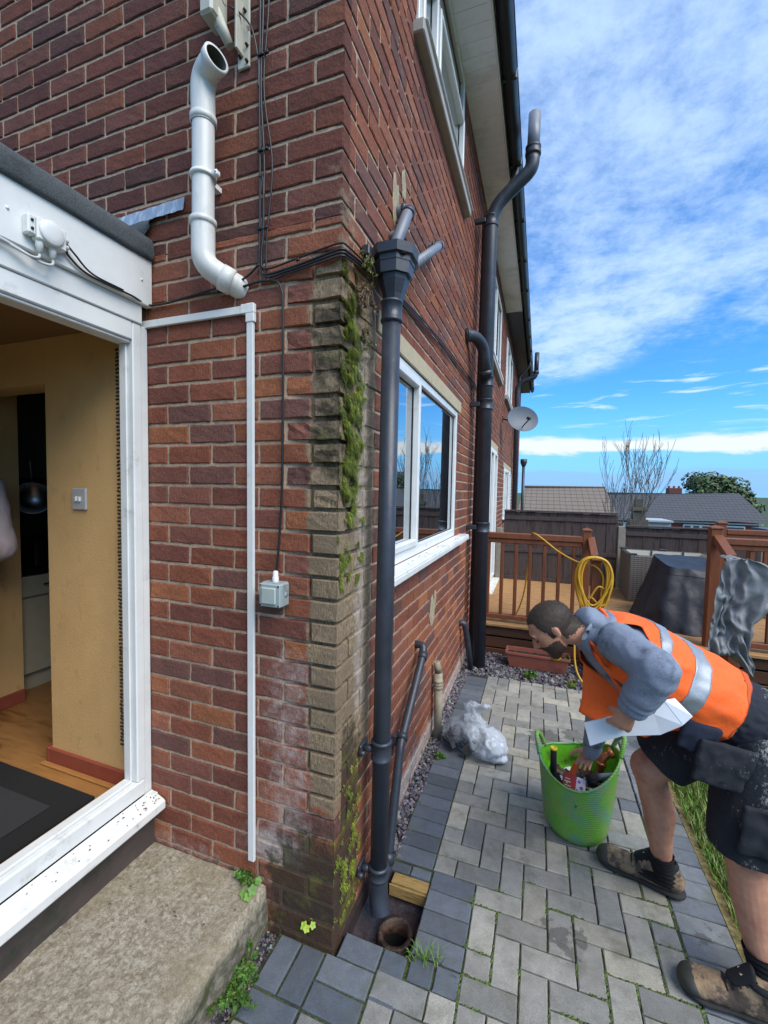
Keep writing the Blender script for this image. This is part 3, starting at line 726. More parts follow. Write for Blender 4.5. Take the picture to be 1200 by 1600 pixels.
# left charcoal border along the house wall
k = 5
for i in range(-1, 28):
    y = Y0+GY*i
    if y < .43: continue
    if y > 2.36: break
    blk(.075, y, .245, y+GY, DARK)
blk(.075, .385, .160, .432, DARK)
blk(.160, .385, .245, .432, DARK)
# border block pair beside the drain
for j in range(0, 4): blk(.248, Y0+GY*j, .424, Y0+GY*(j+1), DARK)
blk(.254, Y0-GY, .338, Y0-.002, DARK); blk(.340, Y0-GY, .424, Y0-.002, DARK)
blk(.012, 0.0, .157, .086, DARK); blk(.158, -.085, .246, .084, DARK)
blk(-.022, -.088, .156, -.001, DARK); blk(-.112, -.172, -.024, -.004, DARK); blk(-.20, -.172, -.114, -.004, DARK)
blk(-.022, -.174, .156, -.090, DARK); blk(-.20, -.26, -.024, -.174, DARK); blk(-.20, -.327, -.024, -.262, LIGHT); blk(-.02, -.26, .068, -.176, LIGHT)
blk(.07, -.327, .156, -.176, LIGHT); blk(-.02, -.327, .068, -.262, LIGHT)
# herringbone field
seen = set()
def owner(i, j):
    s_ = (i+j) % 4
    if s_ == 3: return ('V', i, j)
    if s_ == 0: return ('V', i, j-1)
    if s_ == 1: return ('H', i, j)
    return ('H', i-1, j)
def infield(i, j):
    x = X0+GX*(i+.5); y = Y0+GY*(j+.5)
    if i > 9 or y > 2.42 or y < -1.6: return False
    if y > .44: return i >= 0
    if y > .1: return i >= 2
    if y > .0: return i >= 2
    return x > .16 or (y < -.34 and x > -.2)
cells = {}
for i in range(-5, 10):
    for j in range(-20, 29):
        if infield(i, j): cells.setdefault(owner(i, j), []).append((i, j))
for o_, cs in cells.items():
    xa = min(c[0] for c in cs); xb = max(c[0] for c in cs)+1; ya = min(c[1] for c in cs); yb = max(c[1] for c in cs)+1
    x_0 = X0+GX*xa; y_1 = Y0+GY*yb
    blk(max(x_0, .158) if -6 < ya < 0 else x_0, Y0+GY*ya, X0+GX*xb, y_1, LIGHT if prr.random() > .03 else DARK)
for j in range(-18, 27): blk(1.144, Y0+GY*j-.006, 1.322, Y0+GY*(j+1)-.006, [(.15, .165, .185), (.175, .19, .205), (.13, .145, .16), (.20, .21, .215)])
for i in range(0, 12): blk(.245+GX*i, 2.415, .245+GX*(i+1), 2.47, LIGHT)
pvo = pv.build('paving', M['paver']); tag(pvo, 'grey herringbone block paving with charcoal border', kind='structure')
# jointing sand and moss between the blocks
def jointmat():
    m_ = bpy.data.materials.new('joint'); m_.use_nodes = True; t = NT(m_.node_tree); b = t.n['Principled BSDF']
    pos = t.new('ShaderNodeNewGeometry').outputs['Position']; px, py, pz = t.sep(pos)
    g = t.ss(t.math('ADD', t.noise(pos, 6, 5, .6), t.math('MULTIPLY', t.math('SUBTRACT', .6, py), .10)), .42, .60)
    k = t.mix(g, (.030, .028, .022), (.060, .085, .014)); k = t.mix(t.ss(t.noise(pos, 140, 3), .4, .7), k, (.02, .02, .012))
    t.l.new(k, b.inputs['Base Color']); b.inputs['Roughness'].default_value = .95; return m_
jm = MB()
def jt(u, v): return (0, 0, 0)
def sheet(x0, y0, x1, y1, nx, ny, z, amp):
    jm.grid(lambda u, v: (x0+(x1-x0)*u, y0+(y1-y0)*v, z+amp*fbm(((x0+(x1-x0)*u)*60, (y0+(y1-y0)*v)*60, 0), 3)+.0035*max(0, fbm(((x0+(x1-x0)*u)*5, (y0+(y1-y0)*v)*5, 3), 2))), nx, ny)
sheet(.25, -1.6, 1.33, 2.46, 160, 500, -.0085, .002)
sheet(.07, .39, .25, 2.46, 24, 250, -.0085, .002)
sheet(-.21, -1.6, .25, -.0005, 60, 180, -.0085, .002); sheet(.013, 0.0, .25, .087, 30, 12, -.0085, .002)
tag(jm.build('paving_joints', jointmat()), 'mossy jointing sand between the paving blocks', kind='stuff')

# ------------------------------------------------------------------ open drain
dr = thing('open_drain', (.13, .24, 0), 'open square drain gully with round clay hole under the black downpipe', 'drain')
b = MB()
b.box((HX0-.02, HY0-.02, -.30), (HX0, HY1+.02, -.003)); b.box((HX1, HY0-.02, -.30), (HX1+.006, HY1+.02, -.012)); b.box((HX0, HY0-.02, -.30), (HX1, HY0, -.010)); b.box((HX0, HY1, -.30), (HX1, HY1+.004, -.012))
b.build('pit_wall', pmat('wet_pit', '#3a3130', .35, .3, 20, .4, 60, col2='#1c1716', c2s=10), dr)
hc = (.160, .202)
def pitfl(u, v):
    a = 2*PI*u; r0 = .060; ex = (math.cos(a), math.sin(a))
    # to square edge
    tx = ((HX1-hc[0])/ex[0] if ex[0] > 0 else (HX0-hc[0])/ex[0]) if abs(ex[0]) > 1e-6 else 1e9
    ty = ((HY1-hc[1])/ex[1] if ex[1] > 0 else (HY0-hc[1])/ex[1]) if abs(ex[1]) > 1e-6 else 1e9
    rm = min(tx, ty); r_ = r0+(max(rm, r0)-r0)*v
    return (hc[0]+ex[0]*r_, hc[1]+ex[1]*r_, -.110+.045*v**1.5+.004*fbm((ex[0]*r_*60, ex[1]*r_*60, 1), 2))
b = MB(); b.smooth = True; b.grid(pitfl, 40, 10, closeu=True); b.build('benching', pmat('wet_grey', '#3b3437', .25, .35, 30, .7, 60, col2='#1b1614', c2s=14), dr)
b = MB(); b.lathe([(.050, -.30), (.050, -.118), (.049, -.068), (.062, -.066), (.066, -.070), (.068, -.10)], (hc[0], hc[1], 0), 40); b.build('clay_ring', pmat('rusty_clay', '#513c31', .5, .5, 60, .8, 90, col2='#2a1e19', c2s=26, c2t=(.42, .6)), dr)
b = MB(); b.lathe([(.0, -.20), (.047, -.20)], (hc[0], hc[1], 0), 30); b.lathe([(.0475, -.20), (.0475, -.121)], (hc[0], hc[1], 0), 30); b.build('hole_shade', M['dark'], dr)  # black floor and lining: shade inside the hole put in as colour
b = MB(); b.box((.095, .338, -.055), (.246, .383, -.008), bev=.002, jit=.002); b.box((.09, .330, -.062), (.246, .337, -.018), jit=.001)
single('timber_offcut', b, pmat('raw_pine', '#9a7d48', .75, .25, 30, .4, 60, aniso=(1, 9, 9), col2='#76592c', c2s=12), (.17, .36, -.05), 'short raw pine batten across the back of the drain', 'timber')

# ------------------------------------------------------------------ concrete step
cs = MB()
def stepf(u, v):
    # u around profile: bottom wall side .. top .. right side bottom
    y = -2.2+v*2.199
    pr = [(-.803, .150), (-.62, .154), (-.45, .157), (-.30, .156), (-.277, .150), (-.266, .135), (-.264, .08), (-.262, -.045)]
    seg = [0, .34, .62, .80, .84, .88, .94, 1.0]
    for i in range(len(seg)-1):
        if u <= seg[i+1]+1e-9: break
    t = (u-seg[i])/(seg[i+1]-seg[i]); x = pr[i][0]*(1-t)+pr[i+1][0]*t; z = pr[i][1]*(1-t)+pr[i+1][1]*t
    n1_ = fbm((x*6, y*6, 1), 4); n2_ = fbm((x*45, y*45, 4), 3)
    if u < .82: z += n1_*.006+n2_*.0018
    x += (fbm((y*9, z*12, 7), 4)*.010+fbm((y*50, z*50, 7), 2)*.003) if u > .78 else 0
    return (x, y, z)
cs.smooth = True; cs.grid(stepf, 70, 240, flip=False); cs.smooth = False
cs.add([(-.803, -.0005, .15), (-.27, -.0005, .15), (-.262, -.0005, -.045), (-.803, -.0005, -.045)], [(0, 1, 2, 3)])
def concmat():
    m_ = bpy.data.materials.new('step_concrete'); m_.use_nodes = True; t = NT(m_.node_tree); b = t.n['Principled BSDF']
    pos = t.new('ShaderNodeNewGeometry').outputs['Position']; px, py, pz = t.sep(pos)
    a = t.noise(pos, 62, 8, .78, .3); c = t.noise(pos, 5, 5, .6); f_ = t.noise(pos, 220, 4, .7)
    k = t.mix(t.ss(a, .36, .68), (.19, .155, .10), (.49, .445, .345))
    k = t.mix(t.math('MULTIPLY', t.ss(c, .40, .66), .6), k, (.26, .21, .13))
    k = t.mix(t.math('MULTIPLY', t.ss(t.noise(pos, 60, 5, .7), .55, .7), .6), k, (.40, .37, .32))
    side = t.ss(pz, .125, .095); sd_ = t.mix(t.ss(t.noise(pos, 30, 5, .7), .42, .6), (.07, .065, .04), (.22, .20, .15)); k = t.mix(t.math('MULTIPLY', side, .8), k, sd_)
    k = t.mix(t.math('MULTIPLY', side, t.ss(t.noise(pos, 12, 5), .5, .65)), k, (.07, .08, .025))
    v = t.new('ShaderNodeVectorMath', operation='SCALE'); t.put(v.inputs[0], k); t.put(v.inputs['Scale'], t.mr(f_, .2, .8, .6, 1.3))
    t.l.new(v.outputs[0], b.inputs['Base Color']); b.inputs['Roughness'].default_value = .93
    bn = t.new('ShaderNodeBump'); bn.inputs['Strength'].default_value = .8; bn.inputs['Distance'].default_value = .005
    t.l.new(t.math('ADD', a, t.math('MULTIPLY', f_, .4)), bn.inputs['Height']); t.l.new(bn.outputs[0], b.inputs['Normal'])
    return m_
single('doorstep', cs, concmat(), (-.5, -.5, 0), 'rough weathered concrete step below the white door sill', 'step')

# ------------------------------------------------------------------ slate chippings
def chips(mb, n, fn, s0=.006, s1=.014):
    for _ in range(n):
        x, y, z = fn(); s_ = rnd.uniform(s0, s1); k = rnd.choice([(.16, .145, .16), (.10, .095, .11), (.22, .20, .215), (.13, .105, .12), (.07, .068, .08), (.28, .255, .25)]); mb.cur = tuple(q*rnd.uniform(.7, .95) for q in k)
        q = Matrix.Rotation(rnd.uniform(0, 6.28), 3, 'Z') @ Matrix.Rotation(rnd.uniform(-.6, .6), 3, 'X') @ Matrix.Rotation(rnd.uniform(-.6, .6), 3, 'Y')
        a, b_, c_h = s_*rnd.uniform(.8, 1.3), s_*rnd.uniform(.5, .9), s_*rnd.uniform(.15, .4)
        vs = [(-a, -b_, -c_h), (a, -b_*.7, -c_h), (a*.8, b_, -c_h), (-a*.7, b_*.8, -c_h), (-a*.8, -b_*.8, c_h), (a*.7, -b_*.8, c_h), (a*.9, b_*.6, c_h), (-a*.8, b_, c_h)]
        vs = [Vector((x, y, z))+q @ Vector(v) for v in vs]
        mb.add(vs, [(0,3,2,1),(4,5,6,7),(0,1,5,4),(1,2,6,5),(2,3,7,6),(3,0,4,7)])
gb = MB()
chips(gb, 1500, lambda: (rnd.uniform(.004, .078+.02*rnd.random()), .39+2.1*rnd.random()**.8, -.022+rnd.random()*.02))
chips(gb, 5200, lambda: (rnd.uniform(.004, 1.75), 2.46+.64*rnd.random(), -.028+rnd.random()*.03), .009, .018)
chips(gb, 260, lambda: (-.262+rnd.random()*.06, -.34+rnd.random()*.33, -.02+rnd.random()*.016), .003, .007)
gb.cur = (.05, .047, .05)
for a_ in (((.0, .39), (.078, 2.47)), ((0, 2.46), (1.9, 3.12)), ((-.265, -.6), (-.198, -.001))):
    (x0_, y0_), (x1_, y1_) = a_; gb.quad((x0_, y0_, -.024), (x1_, y0_, -.024), (x1_, y1_, -.024), (x0_, y1_, -.024))
tag(gb.build('gravel', M['slate']), 'purple grey slate chippings beside the wall and deck', kind='stuff')

# ------------------------------------------------------------------ lawn
gr = MB(); gg = random.Random(5)
gr.cur = (.05, .075, .012); gr.quad((1.36, -1.5, -.01), (3.7, -1.5, -.01), (3.7, 3.05, -.01), (1.36, 3.05, -.01))
def blade(x, y, h, z0=-.01, w_=.0022):
    a = gg.uniform(0, 2*PI); l_ = gg.uniform(.2, .9)*h; c = gg.choice([(.10, .20, .02), (.14, .26, .03), (.07, .15, .015), (.20, .28, .05), (.26, .27, .09)]); gr.cur = tuple(q*gg.uniform(.8, 1.15) for q in c)
    dx_, dy_ = math.cos(a), math.sin(a); px_, py_ = -dy_*w_, dx_*w_
    gr.add([(x-px_, y-py_, z0), (x+px_, y+py_, z0), (x+dx_*l_*.35+px_*.8, y+dy_*l_*.35+py_*.8, z0+h*.6), (x+dx_*l_*.35-px_*.8, y+dy_*l_*.35-py_*.8, z0+h*.6), (x+dx_*l_, y+dy_*l_, z0+h)], [(0, 1, 2, 3), (3, 2, 4)])
for _ in range(17000):
    x = 1.352+gg.random()**1.3*.95; y = .15+gg.random()*2.5; blade(x, y, gg.uniform(.025, .065)*(1+.35*fbm((x*8, y*8, 0), 2)))
for _ in range(14000): blade(gg.uniform(1.36, 3.6), gg.uniform(-1.5, 3.0), gg.uniform(.03, .06), w_=.004)
tag(gr.build('grass', M['leaf']), 'bright green lawn grass behind the worker', kind='stuff')
b = MB(); b.grid(lambda u, v: (1.323+.04*u, -1.5+4.5*v, -.006-.004*u+.003*fbm((u*4, v*200, 0), 3)), 4, 300); b.cur = (1, 1, 1)
tag(b.build('soil_edge', pmat('straw_soil', '#8b7b4e', .95, .4, 60, .6, 80, col2='#4f4a2c', c2s=20)), 'strip of straw coloured soil along the lawn edge', kind='stuff')
# ------------------------------------------------------------------ hopper and downpipe at the corner
dp = thing('downpipe', (.075, .24, 0), 'thick black downpipe from the hopper down the corner into the open drain', 'downpipe', None)
PX, PY = .079, .24
def px_at(z): return (.075+(.085-.075)*z/2.3, PY)
b = MB(); b.tube([(*px_at(.02), .02), (*px_at(1.2), 1.2), (*px_at(2.26), 2.26)], .0335, 24); b.build('pipe', M['black_pipe'], dp)
def collar(mb, z, h=.05, r=.0385, c=None):
    x, y = c if c else px_at(z)
    mb.lathe([(r-.006, z-h/2-.002), (r, z-h/2), (r+.002, z-h/2+.004), (r+.002, z-h/2+.009), (r-.001, z-h/2+.011), (r-.001, z+h/2-.011), (r+.002, z+h/2-.009), (r+.002, z+h/2-.004), (r, z+h/2), (r-.006, z+h/2+.002)], (x, y, 0), 26)
for z in (2.23, .60, .115):
    b = MB(); collar(b, z, .075 if z > .2 else .05); b.build('pipe_collar', M['black_pipe'], dp)
for z in (.60, .12):
    b = MB(); x, y = px_at(z); b.tube([(x-.03, y-.005, z), (.012, y-.015, z)], [.016, .014], 10); b.box((.001, y-.045, z-.022), (.012, y+.02, z+.022), bev=.004); b.tube([(.006, y-.05, z), (.03, y-.05, z)], .009, 8)
    b.build('wall_bracket', M['black_pipe'], dp)
b = MB(); b.tube([(*px_at(0), .09), (.078, .236, .02), (.095, .222, -.03)], [.036, .037, .040], 20, caps=False); b.tube([(*px_at(0), .09), (.078, .236, .02), (.095, .222, -.03)], [.033, .034, .037], 20, caps=False); b.build('pipe_shoe', M['black_pipe'], dp)
hp = thing('hopper_head', (.085, .245, 2.25), 'black octagonal hopper head fed by three waste pipes at the mossy corner', 'hopper')
def octring(cx_, cy_, z, rx, ry, cut=.45):
    p = []
    for (a, b_) in ((-1, -cut), (-cut, -1), (cut, -1), (1, -cut), (1, cut), (cut, 1), (-cut, 1), (-1, cut)): p.append((cx_+a*rx, cy_+b_*ry, z))
    return p
def octloft(mb, rings):
    vs = [p for r_ in rings for p in r_]; fs = []
    for i in range(len(rings)-1):
        for k in range(8): fs.append((i*8+k, i*8+(k+1) % 8, (i+1)*8+(k+1) % 8, (i+1)*8+k))
    mb.add(vs, fs)
HC = (.087, .25)
b = MB(); octloft(b, [octring(*HC, 2.268, .030, .030, .5), octring(*HC, 2.29, .036, .036), octring(*HC, 2.335, .050, .050), octring(*HC, 2.352, .053, .053)])
octloft(b, [octring(*HC, 2.352, .064, .062), octring(*HC, 2.352, .050, .05)]); octloft(b, [octring(*HC, 2.352, .064, .062), octring(*HC, 2.392, .066, .064)]); octloft(b, [octring(*HC, 2.392, .068, .066), octring(*HC, 2.41, .069, .067), octring(*HC, 2.413, .079, .077), octring(*HC, 2.445, .082, .080), octring(*HC, 2.447, .076, .074), octring(*HC, 2.40, .066, .064), octring(*HC, 2.33, .04, .04)])
octloft(b, [octring(*HC, 2.392, .066, .064), octring(*HC, 2.392, .068, .066)])
b.box((.002, .15, 2.40), (.03, .19, 2.435), bev=.004)
b.build('hopper_body', M['black_pipe'], hp)
b = MB(); b.box((.03, .19, 2.405), (.145, .31, 2.412)); b.build('hopper_inside', M['dark'], hp)
def waste(name, pts, r, label, ext=None):
    t = thing(name, pts[0], label, 'waste pipe', 'waste pipes at the hopper' if ext is None else None)
    b = MB(); b.tube(arcpath(pts, .05, 6), r, 16); b.build('pipe', M['grey_pipe'] if ext is None else M['black_pipe'], t)
    v = (Vector(pts[-1])-Vector(pts[-2])).normalized() if len(pts) > 2 else None
    return t
def ringat(mb, p, d, r, w_=.012):
    mb.lathe([(r*.9, -w_), (r, -w_), (r, w_), (r*.9, w_)], p, 18, axis=d)
t = waste('waste_pipe', [(-.02, .52, 2.76), (.055, .52, 2.765), (.058, .27, 2.42)], .0235, 'thick grey waste pipe, highest one leaning from wall elbow down into hopper')
b = MB(); ringat(b, (.0563, .50, 2.735), (.0, .2, .28), .0285, .012); b.build('pipe_collar', M['black_pipe'], t); b = MB(); ringat(b, (.035, .52, 2.765), (1, 0, 0), .026, .008); b.build('pipe_collar', M['black_pipe'], t)
t = waste('waste_pipe', [(-.02, .445, 2.62), (.045, .445, 2.625), (.062, .30, 2.42)], .018, 'short grey waste pipe hidden behind the thickest one at hopper')
b = MB(); ringat(b, (.0465, .43, 2.605), (-.1, .2, .28), .020, .009); b.build('pipe_collar', M['black_pipe'], t)
t = waste('waste_pipe', [(-.02, 1.06, 2.90), (.068, 1.06, 2.905), (.14, .31, 2.42)], .0205, 'slim grey waste pipe on the right, running to far elbow past hopper')
b = MB(); ringat(b, (.077, .96, 2.845), (-.07, .75, .49), .0255, .010); b.build('pipe_collar', M['black_pipe'], t); b = MB(); ringat(b, (.03, 1.06, 2.90), (1, 0, .1), .027, .006); b.build('pipe_collar', M['black_pipe'], t)
# black waste low down, sloping to the drain
t = thing('waste_pipe', (.05, .42, 0), 'thin black waste pipe sloping down behind the downpipe into the drain', 'waste pipe')
b = MB(); b.tube(arcpath([(-.02, .985, .745), (.045, .98, .748), (.050, .955, .71), (.052, .568, .42), (.060, .400, .02), (.066, .36, -.05)], .03, 6), .0205, 16); b.build('pipe', M['black_pipe'], t)
b = MB(); ringat(b, (.0515, .60, .444), (0, .387, .29), .0255, .013); b.build('pipe_collar', M['black_pipe'], t); b = MB(); ringat(b, (.0505, .945, .70), (0, .387, .29), .025, .018); b.build('pipe_collar', M['black_pipe'], t); b = MB(); ringat(b, (.0615, .40, .03), (-.01, .17, .4), .026, .02); b.build('pipe_collar', M['black_pipe'], t)
b = MB(); b.box((.001, .585, .40), (.03, .61, .45), bev=.004); b.build('wall_bracket', M['black_pipe'], t)
# cream stub pipe
t = thing('stub_pipe', (.045, 1.42, 0), 'short cream coloured stub pipe standing against the wall behind the bag', 'pipe')
b = MB(); b.tube([(.045, 1.405, -.03), (.042, 1.40, .44)], .026, 16); b.build('pipe', pmat('cream_pipe', '#9d937c', .6, .2, 14, col2='#6f6a58', c2s=8), t)
b = MB()
b.lathe([(.026, .320), (.031, .323), (.031, .336), (.0285, .340), (.0285, .343), (.031, .346), (.031, .356), (.0285, .360), (.0285, .363), (.031, .366), (.031, .376), (.026, .380)], (.0425, 1.40, 0), 18); b.build('socket_ring', pmat('cream_pipe3', '#8f8871', .7, .25, 14), t); b = MB()
b.tube([(.0425, 1.40, .43), (.03, 1.39, .50)], [.027, .018], 14); b.build('socket', pmat('cream_pipe2', '#8f8871', .7, .25, 14, col2='#55584a', c2s=8), t)

# ------------------------------------------------------------------ large soil pipe
sp = thing('soil_pipe', (.13, 2.66, 0), 'tall thick black soil vent pipe with side branch, cranked out past the gutter', 'soil pipe')
b = MB(); b.tube(arcpath([(.142, 2.66, -.02), (.128, 2.66, 4.03), (.455, 2.66, 4.30), (.457, 2.66, 4.42)], .16, 8), .056, 24); b.build('pipe', M['black_pipe'], sp)
b = MB(); b.tube([(.457, 2.66, 4.41), (.462, 2.66, 4.74)], .050, 24, caps=True); b.build('vent_stub', M['grey_pipe'], sp)
b = MB(); b.lathe([(.045, 4.40), (.062, 4.402), (.064, 4.41), (.064, 4.43), (.060, 4.435), (.060, 4.455), (.063, 4.46), (.063, 4.475), (.05, 4.48)], (.458, 2.66, 0), 26); b.build('pipe_collar', M['black_pipe'], sp)
for z in (3.93, 2.56, 2.36, 1.27):
    b = MB(); collar(b, z, .09, .062, c=(.142-.014*z/4, 2.66)); b.build('pipe_collar', M['black_pipe'], sp)
    if z in (3.93, 2.36, 1.27):
        b = MB(); b.box((.001, 2.60, z-.02), (.09, 2.64, z+.02), bev=.005); b.build('wall_bracket', M['black_pipe'], sp)
b = MB(); b.tube(arcpath([(-.02, 2.30, 2.86), (.055, 2.38, 2.875), (.115, 2.50, 2.83), (.136, 2.60, 2.58)], .16, 8), .048, 20); b.build('branch_pipe', M['black_pipe'], sp)
b = MB(); ringat(b, (.134, 2.585, 2.62), (.1, .35, -.9), .055, .02); b.build('pipe_collar', M['black_pipe'], sp); b = MB(); ringat(b, (.002, 2.32, 2.862), (1, .9, .1), .055, .012); b.build('pipe_collar', M['black_pipe'], sp)
t = thing('waste_pipe', (.05, 2.45, 0), 'short dirty black pipe at the foot of the soil pipe', 'waste pipe')
b = MB(); b.tube(arcpath([(-.02, 2.40, .45), (.04, 2.41, .455), (.06, 2.47, .30), (.085, 2.56, -.02)], .05, 6), .026, 14); b.build('pipe', M['black_pipe'], t)
t = thing('rain_pipe', (.3, 2.85, 4.5), 'narrow black rainwater swan neck from the gutter behind soil pipe', 'rainwater pipe')
b = MB(); b.tube(arcpath([(.305, 2.92, 4.54), (.305, 2.92, 4.44), (.12, 2.86, 4.14), (.06, 2.82, 4.05), (.045, 2.82, -.02)], .07, 6), .028, 16); b.build('pipe', M['black_pipe'], t)
# distant pair of pipes on the far house
t = thing('soil_pipe', (.1, 8.2, 0), 'distant black soil pipe with cranked vent beyond the satellite dish', 'soil pipe')
b = MB(); b.tube(arcpath([(.10, 8.6, -.02), (.075, 8.6, 3.95), (.42, 8.6, 4.07), (.45, 8.6, 4.16)], .16, 6), .052, 16); b.build('pipe', M['black_pipe'], t)
b = MB(); b.tube([(.448, 8.6, 4.14), (.455, 8.6, 4.58)], .048, 16); b.lathe([(.04, 4.13), (.06, 4.135), (.06, 4.19), (.04, 4.2)], (.449, 8.6, 0), 18); b.build('vent_stub', M['black_pipe'], t)
t2 = thing('rain_pipe', (.1, 9.3, 0), 'distant thin black rainwater pipe with swan neck near far house end', 'rainwater pipe')
b = MB(); b.tube(arcpath([(.30, 9.0, 4.54), (.30, 9.0, 4.42), (.09, 9.0, 4.2), (.08, 9.0, -.02)], .06, 6), .03, 12); b.build('pipe', M['black_pipe'], t2)
t3 = thing('rain_pipe', (.1, 11, 0), 'farthest black pipe stack standing at the end of the terrace', 'rainwater pipe')
b = MB(); b.tube([(.16, 11.4, -.02), (.16, 11.4, 2.3)], .04, 12); b.lathe([(.04, 2.3), (.09, 2.42), (.09, 2.52), (.03, 2.52)], (.16, 11.4, 0), 10); b.build('pipe', M['black_pipe'], t3)

# ------------------------------------------------------------------ satellite dish
ds = thing('satellite_dish', (0, 5.9, 2.75), 'grey oval satellite dish on wall arm beyond the soil pipe', 'satellite dish')
dc = Vector((.33, 5.7, 2.72)); dax = Vector((.75, .42, .30)).normalized()
dax = Vector((.42, -.86, .25)).normalized()
b = MB(); q = dax.to_track_quat('Z', 'Y').to_matrix()
b.smooth = True
b.grid(lambda u, v: dc+q @ Vector((.245*v*math.cos(2*PI*u), .205*v*math.sin(2*PI*u), .045*(v*v-1))), 30, 8, closeu=True)
b.grid(lambda u, v: dc+q @ Vector((.245*v*math.cos(2*PI*u), .205*v*math.sin(2*PI*u), .045*(v*v-1)-.006)), 30, 8, closeu=True, flip=True)
b.build('dish', pmat('dish_grey', '#5c666f', .5, .15, 8), ds)
b = MB(); b.tube([(0, 6.0, 2.78), (.14, 5.75, 2.70), dc-dax*.06], .012, 8); b.box((-.002, 5.96, 2.74), (.012, 6.04, 2.82), bev=.003); b.tube([dc-dax*.06-Vector((0, 0, .12)), dc+dax*.24+Vector((0, 0, -.10))], .009, 8); b.build('arm', M['cable'], ds)
b = MB(); b.tube([dc+dax*.24+Vector((0, 0, -.10)), dc+dax*.17+Vector((0, 0, -.06))], .022, 10); b.build('receiver', M['cable'], ds)

# ------------------------------------------------------------------ cables
def cable(name, pts, r, label, mat='cable', group=None, sp_=True, n=8, clips=(), cat='cable'):
    b = MB(); b.tube(spline(pts, n) if sp_ else pts, r, 8)
    for (x, y, z) in clips: b.box((x-.006, y-.006, z-.004), (x+.006, y+.003, z+.004), bev=.001)
    return single(name, b, M[mat], pts[0], label, cat, group)
for k, (dx_, zt) in enumerate(((0, 3.7), (.010, 3.7), (.028, 3.7))):
    P_ = [(-.303+dx_, -.012-.002*k, zt), (-.300+dx_*1.2, -.012, 3.2), (-.302+dx_*.6, -.012, 2.9), (-.299+dx_*1.7, -.012, 2.65), (-.299+dx_, -.012, 2.42), (-.30+dx_, -.012, 2.335-.006*k), (-.282+dx_, -.013, 2.300-.010*k), (-.2, -.013, 2.304-.008*k), (-.1, -.014, 2.318-.009*k), (-.02, -.014, 2.332-.010*k), (.008, -.008, 2.336-.010*k), (.013, .02, 2.34-.010*k), (.013, .16, 2.365-.01*k), (.013, .5, 2.42-.01*k), (.013, 1.2, 2.49-.015*k), (.012, 2.2, 2.55-.02*k), (.012, 3.0, 2.59-.02*k)]
    cable('wall_cable', P_, .0038 if k < 2 else .003, ['thickest left cable of the black bundle down the upper wall and round the corner', 'middle cable of the black bundle running down beside white flue pipe', 'right loose cable of the bundle, bowing away from others on upper wall'][k], group='black cables down the wall', clips=[(-.3+dx_, -.014, z) for z in (3.0, 2.7, 2.45)])
cable('wall_cable', [(-.30, -.014, 2.62), (-.285, -.014, 2.60), (-.283, -.014, 2.45), (-.29, -.016, 2.35), (-.27, -.016, 2.315), (-.16, -.018, 2.327), (-.05, -.018, 2.345), (.004, -.014, 2.352), (.016, .01, 2.352), (.017, .15, 2.37)], .003, 'upper thin cable of the loop wrapped round the mossy corner', clips=[(-.15, -.016, 2.325)])
cable('wall_cable', [(-.782, -.012, 2.262), (-.70, -.012, 2.262), (-.56, -.012, 2.273), (-.45, -.012, 2.268), (-.37, -.013, 2.272), (-.30, -.012, 2.280), (-.235, -.012, 2.272), (-.212, -.012, 2.238), (-.207, -.012, 2.18), (-.205, -.012, 1.9), (-.206, -.012, 1.6), (-.214, -.014, 1.42), (-.220, -.02, 1.305)], .0042, 'black cable from porch corner arching down to the grey switch', clips=[(-.47, -.014, 2.268), (-.455, -.014, 2.268), (-.265, -.014, 2.278)])
cable('wall_cable', [(-.300, -.016, 2.335), (-.34, -.017, 2.305), (-.40, -.016, 2.285), (-.50, -.016, 2.279), (-.62, -.016, 2.268), (-.78, -.014, 2.262), (-.778, -.10, 2.262), (-.778, -.25, 2.262), (-.776, -.31, 2.285), (-.775, -.325, 2.305)], .0036, 'black cable linking bundle to the white junction box under fascia')
cable('wall_cable', [(-.778, -.13, 2.267), (-.777, -.24, 2.27), (-.770, -.30, 2.30), (-.774, -.328, 2.325)], .003, 'upper short black cable leaving the junction box side')
# white mini trunking
tk = thing('cable_trunking', (-.33, 0, .2), 'white plastic mini trunking, L shaped from door head down the brick wall', 'trunking')
b = MB(); b.box((-.348, -.016, .236), (-.322, -.004, 2.214), rot=None, bev=.0015)
b.v = [(x+(.010 if z < 1 else -.002), y, z) for x, y, z in b.v]; b.build('vertical_trunk', M['upvc'], tk)
b = MB(); b.box((-.835, -.016, 2.182), (-.349, -.004, 2.208), bev=.0015); b.build('horizontal_trunk', M['upvc'], tk)
b = MB(); b.box((-.372, -.019, 2.18), (-.318, -.003, 2.212), bev=.002); b.box((-.352, -.019, 2.150), (-.318, -.003, 2.18), bev=.002); b.build('corner_piece', M['upvc'], tk)
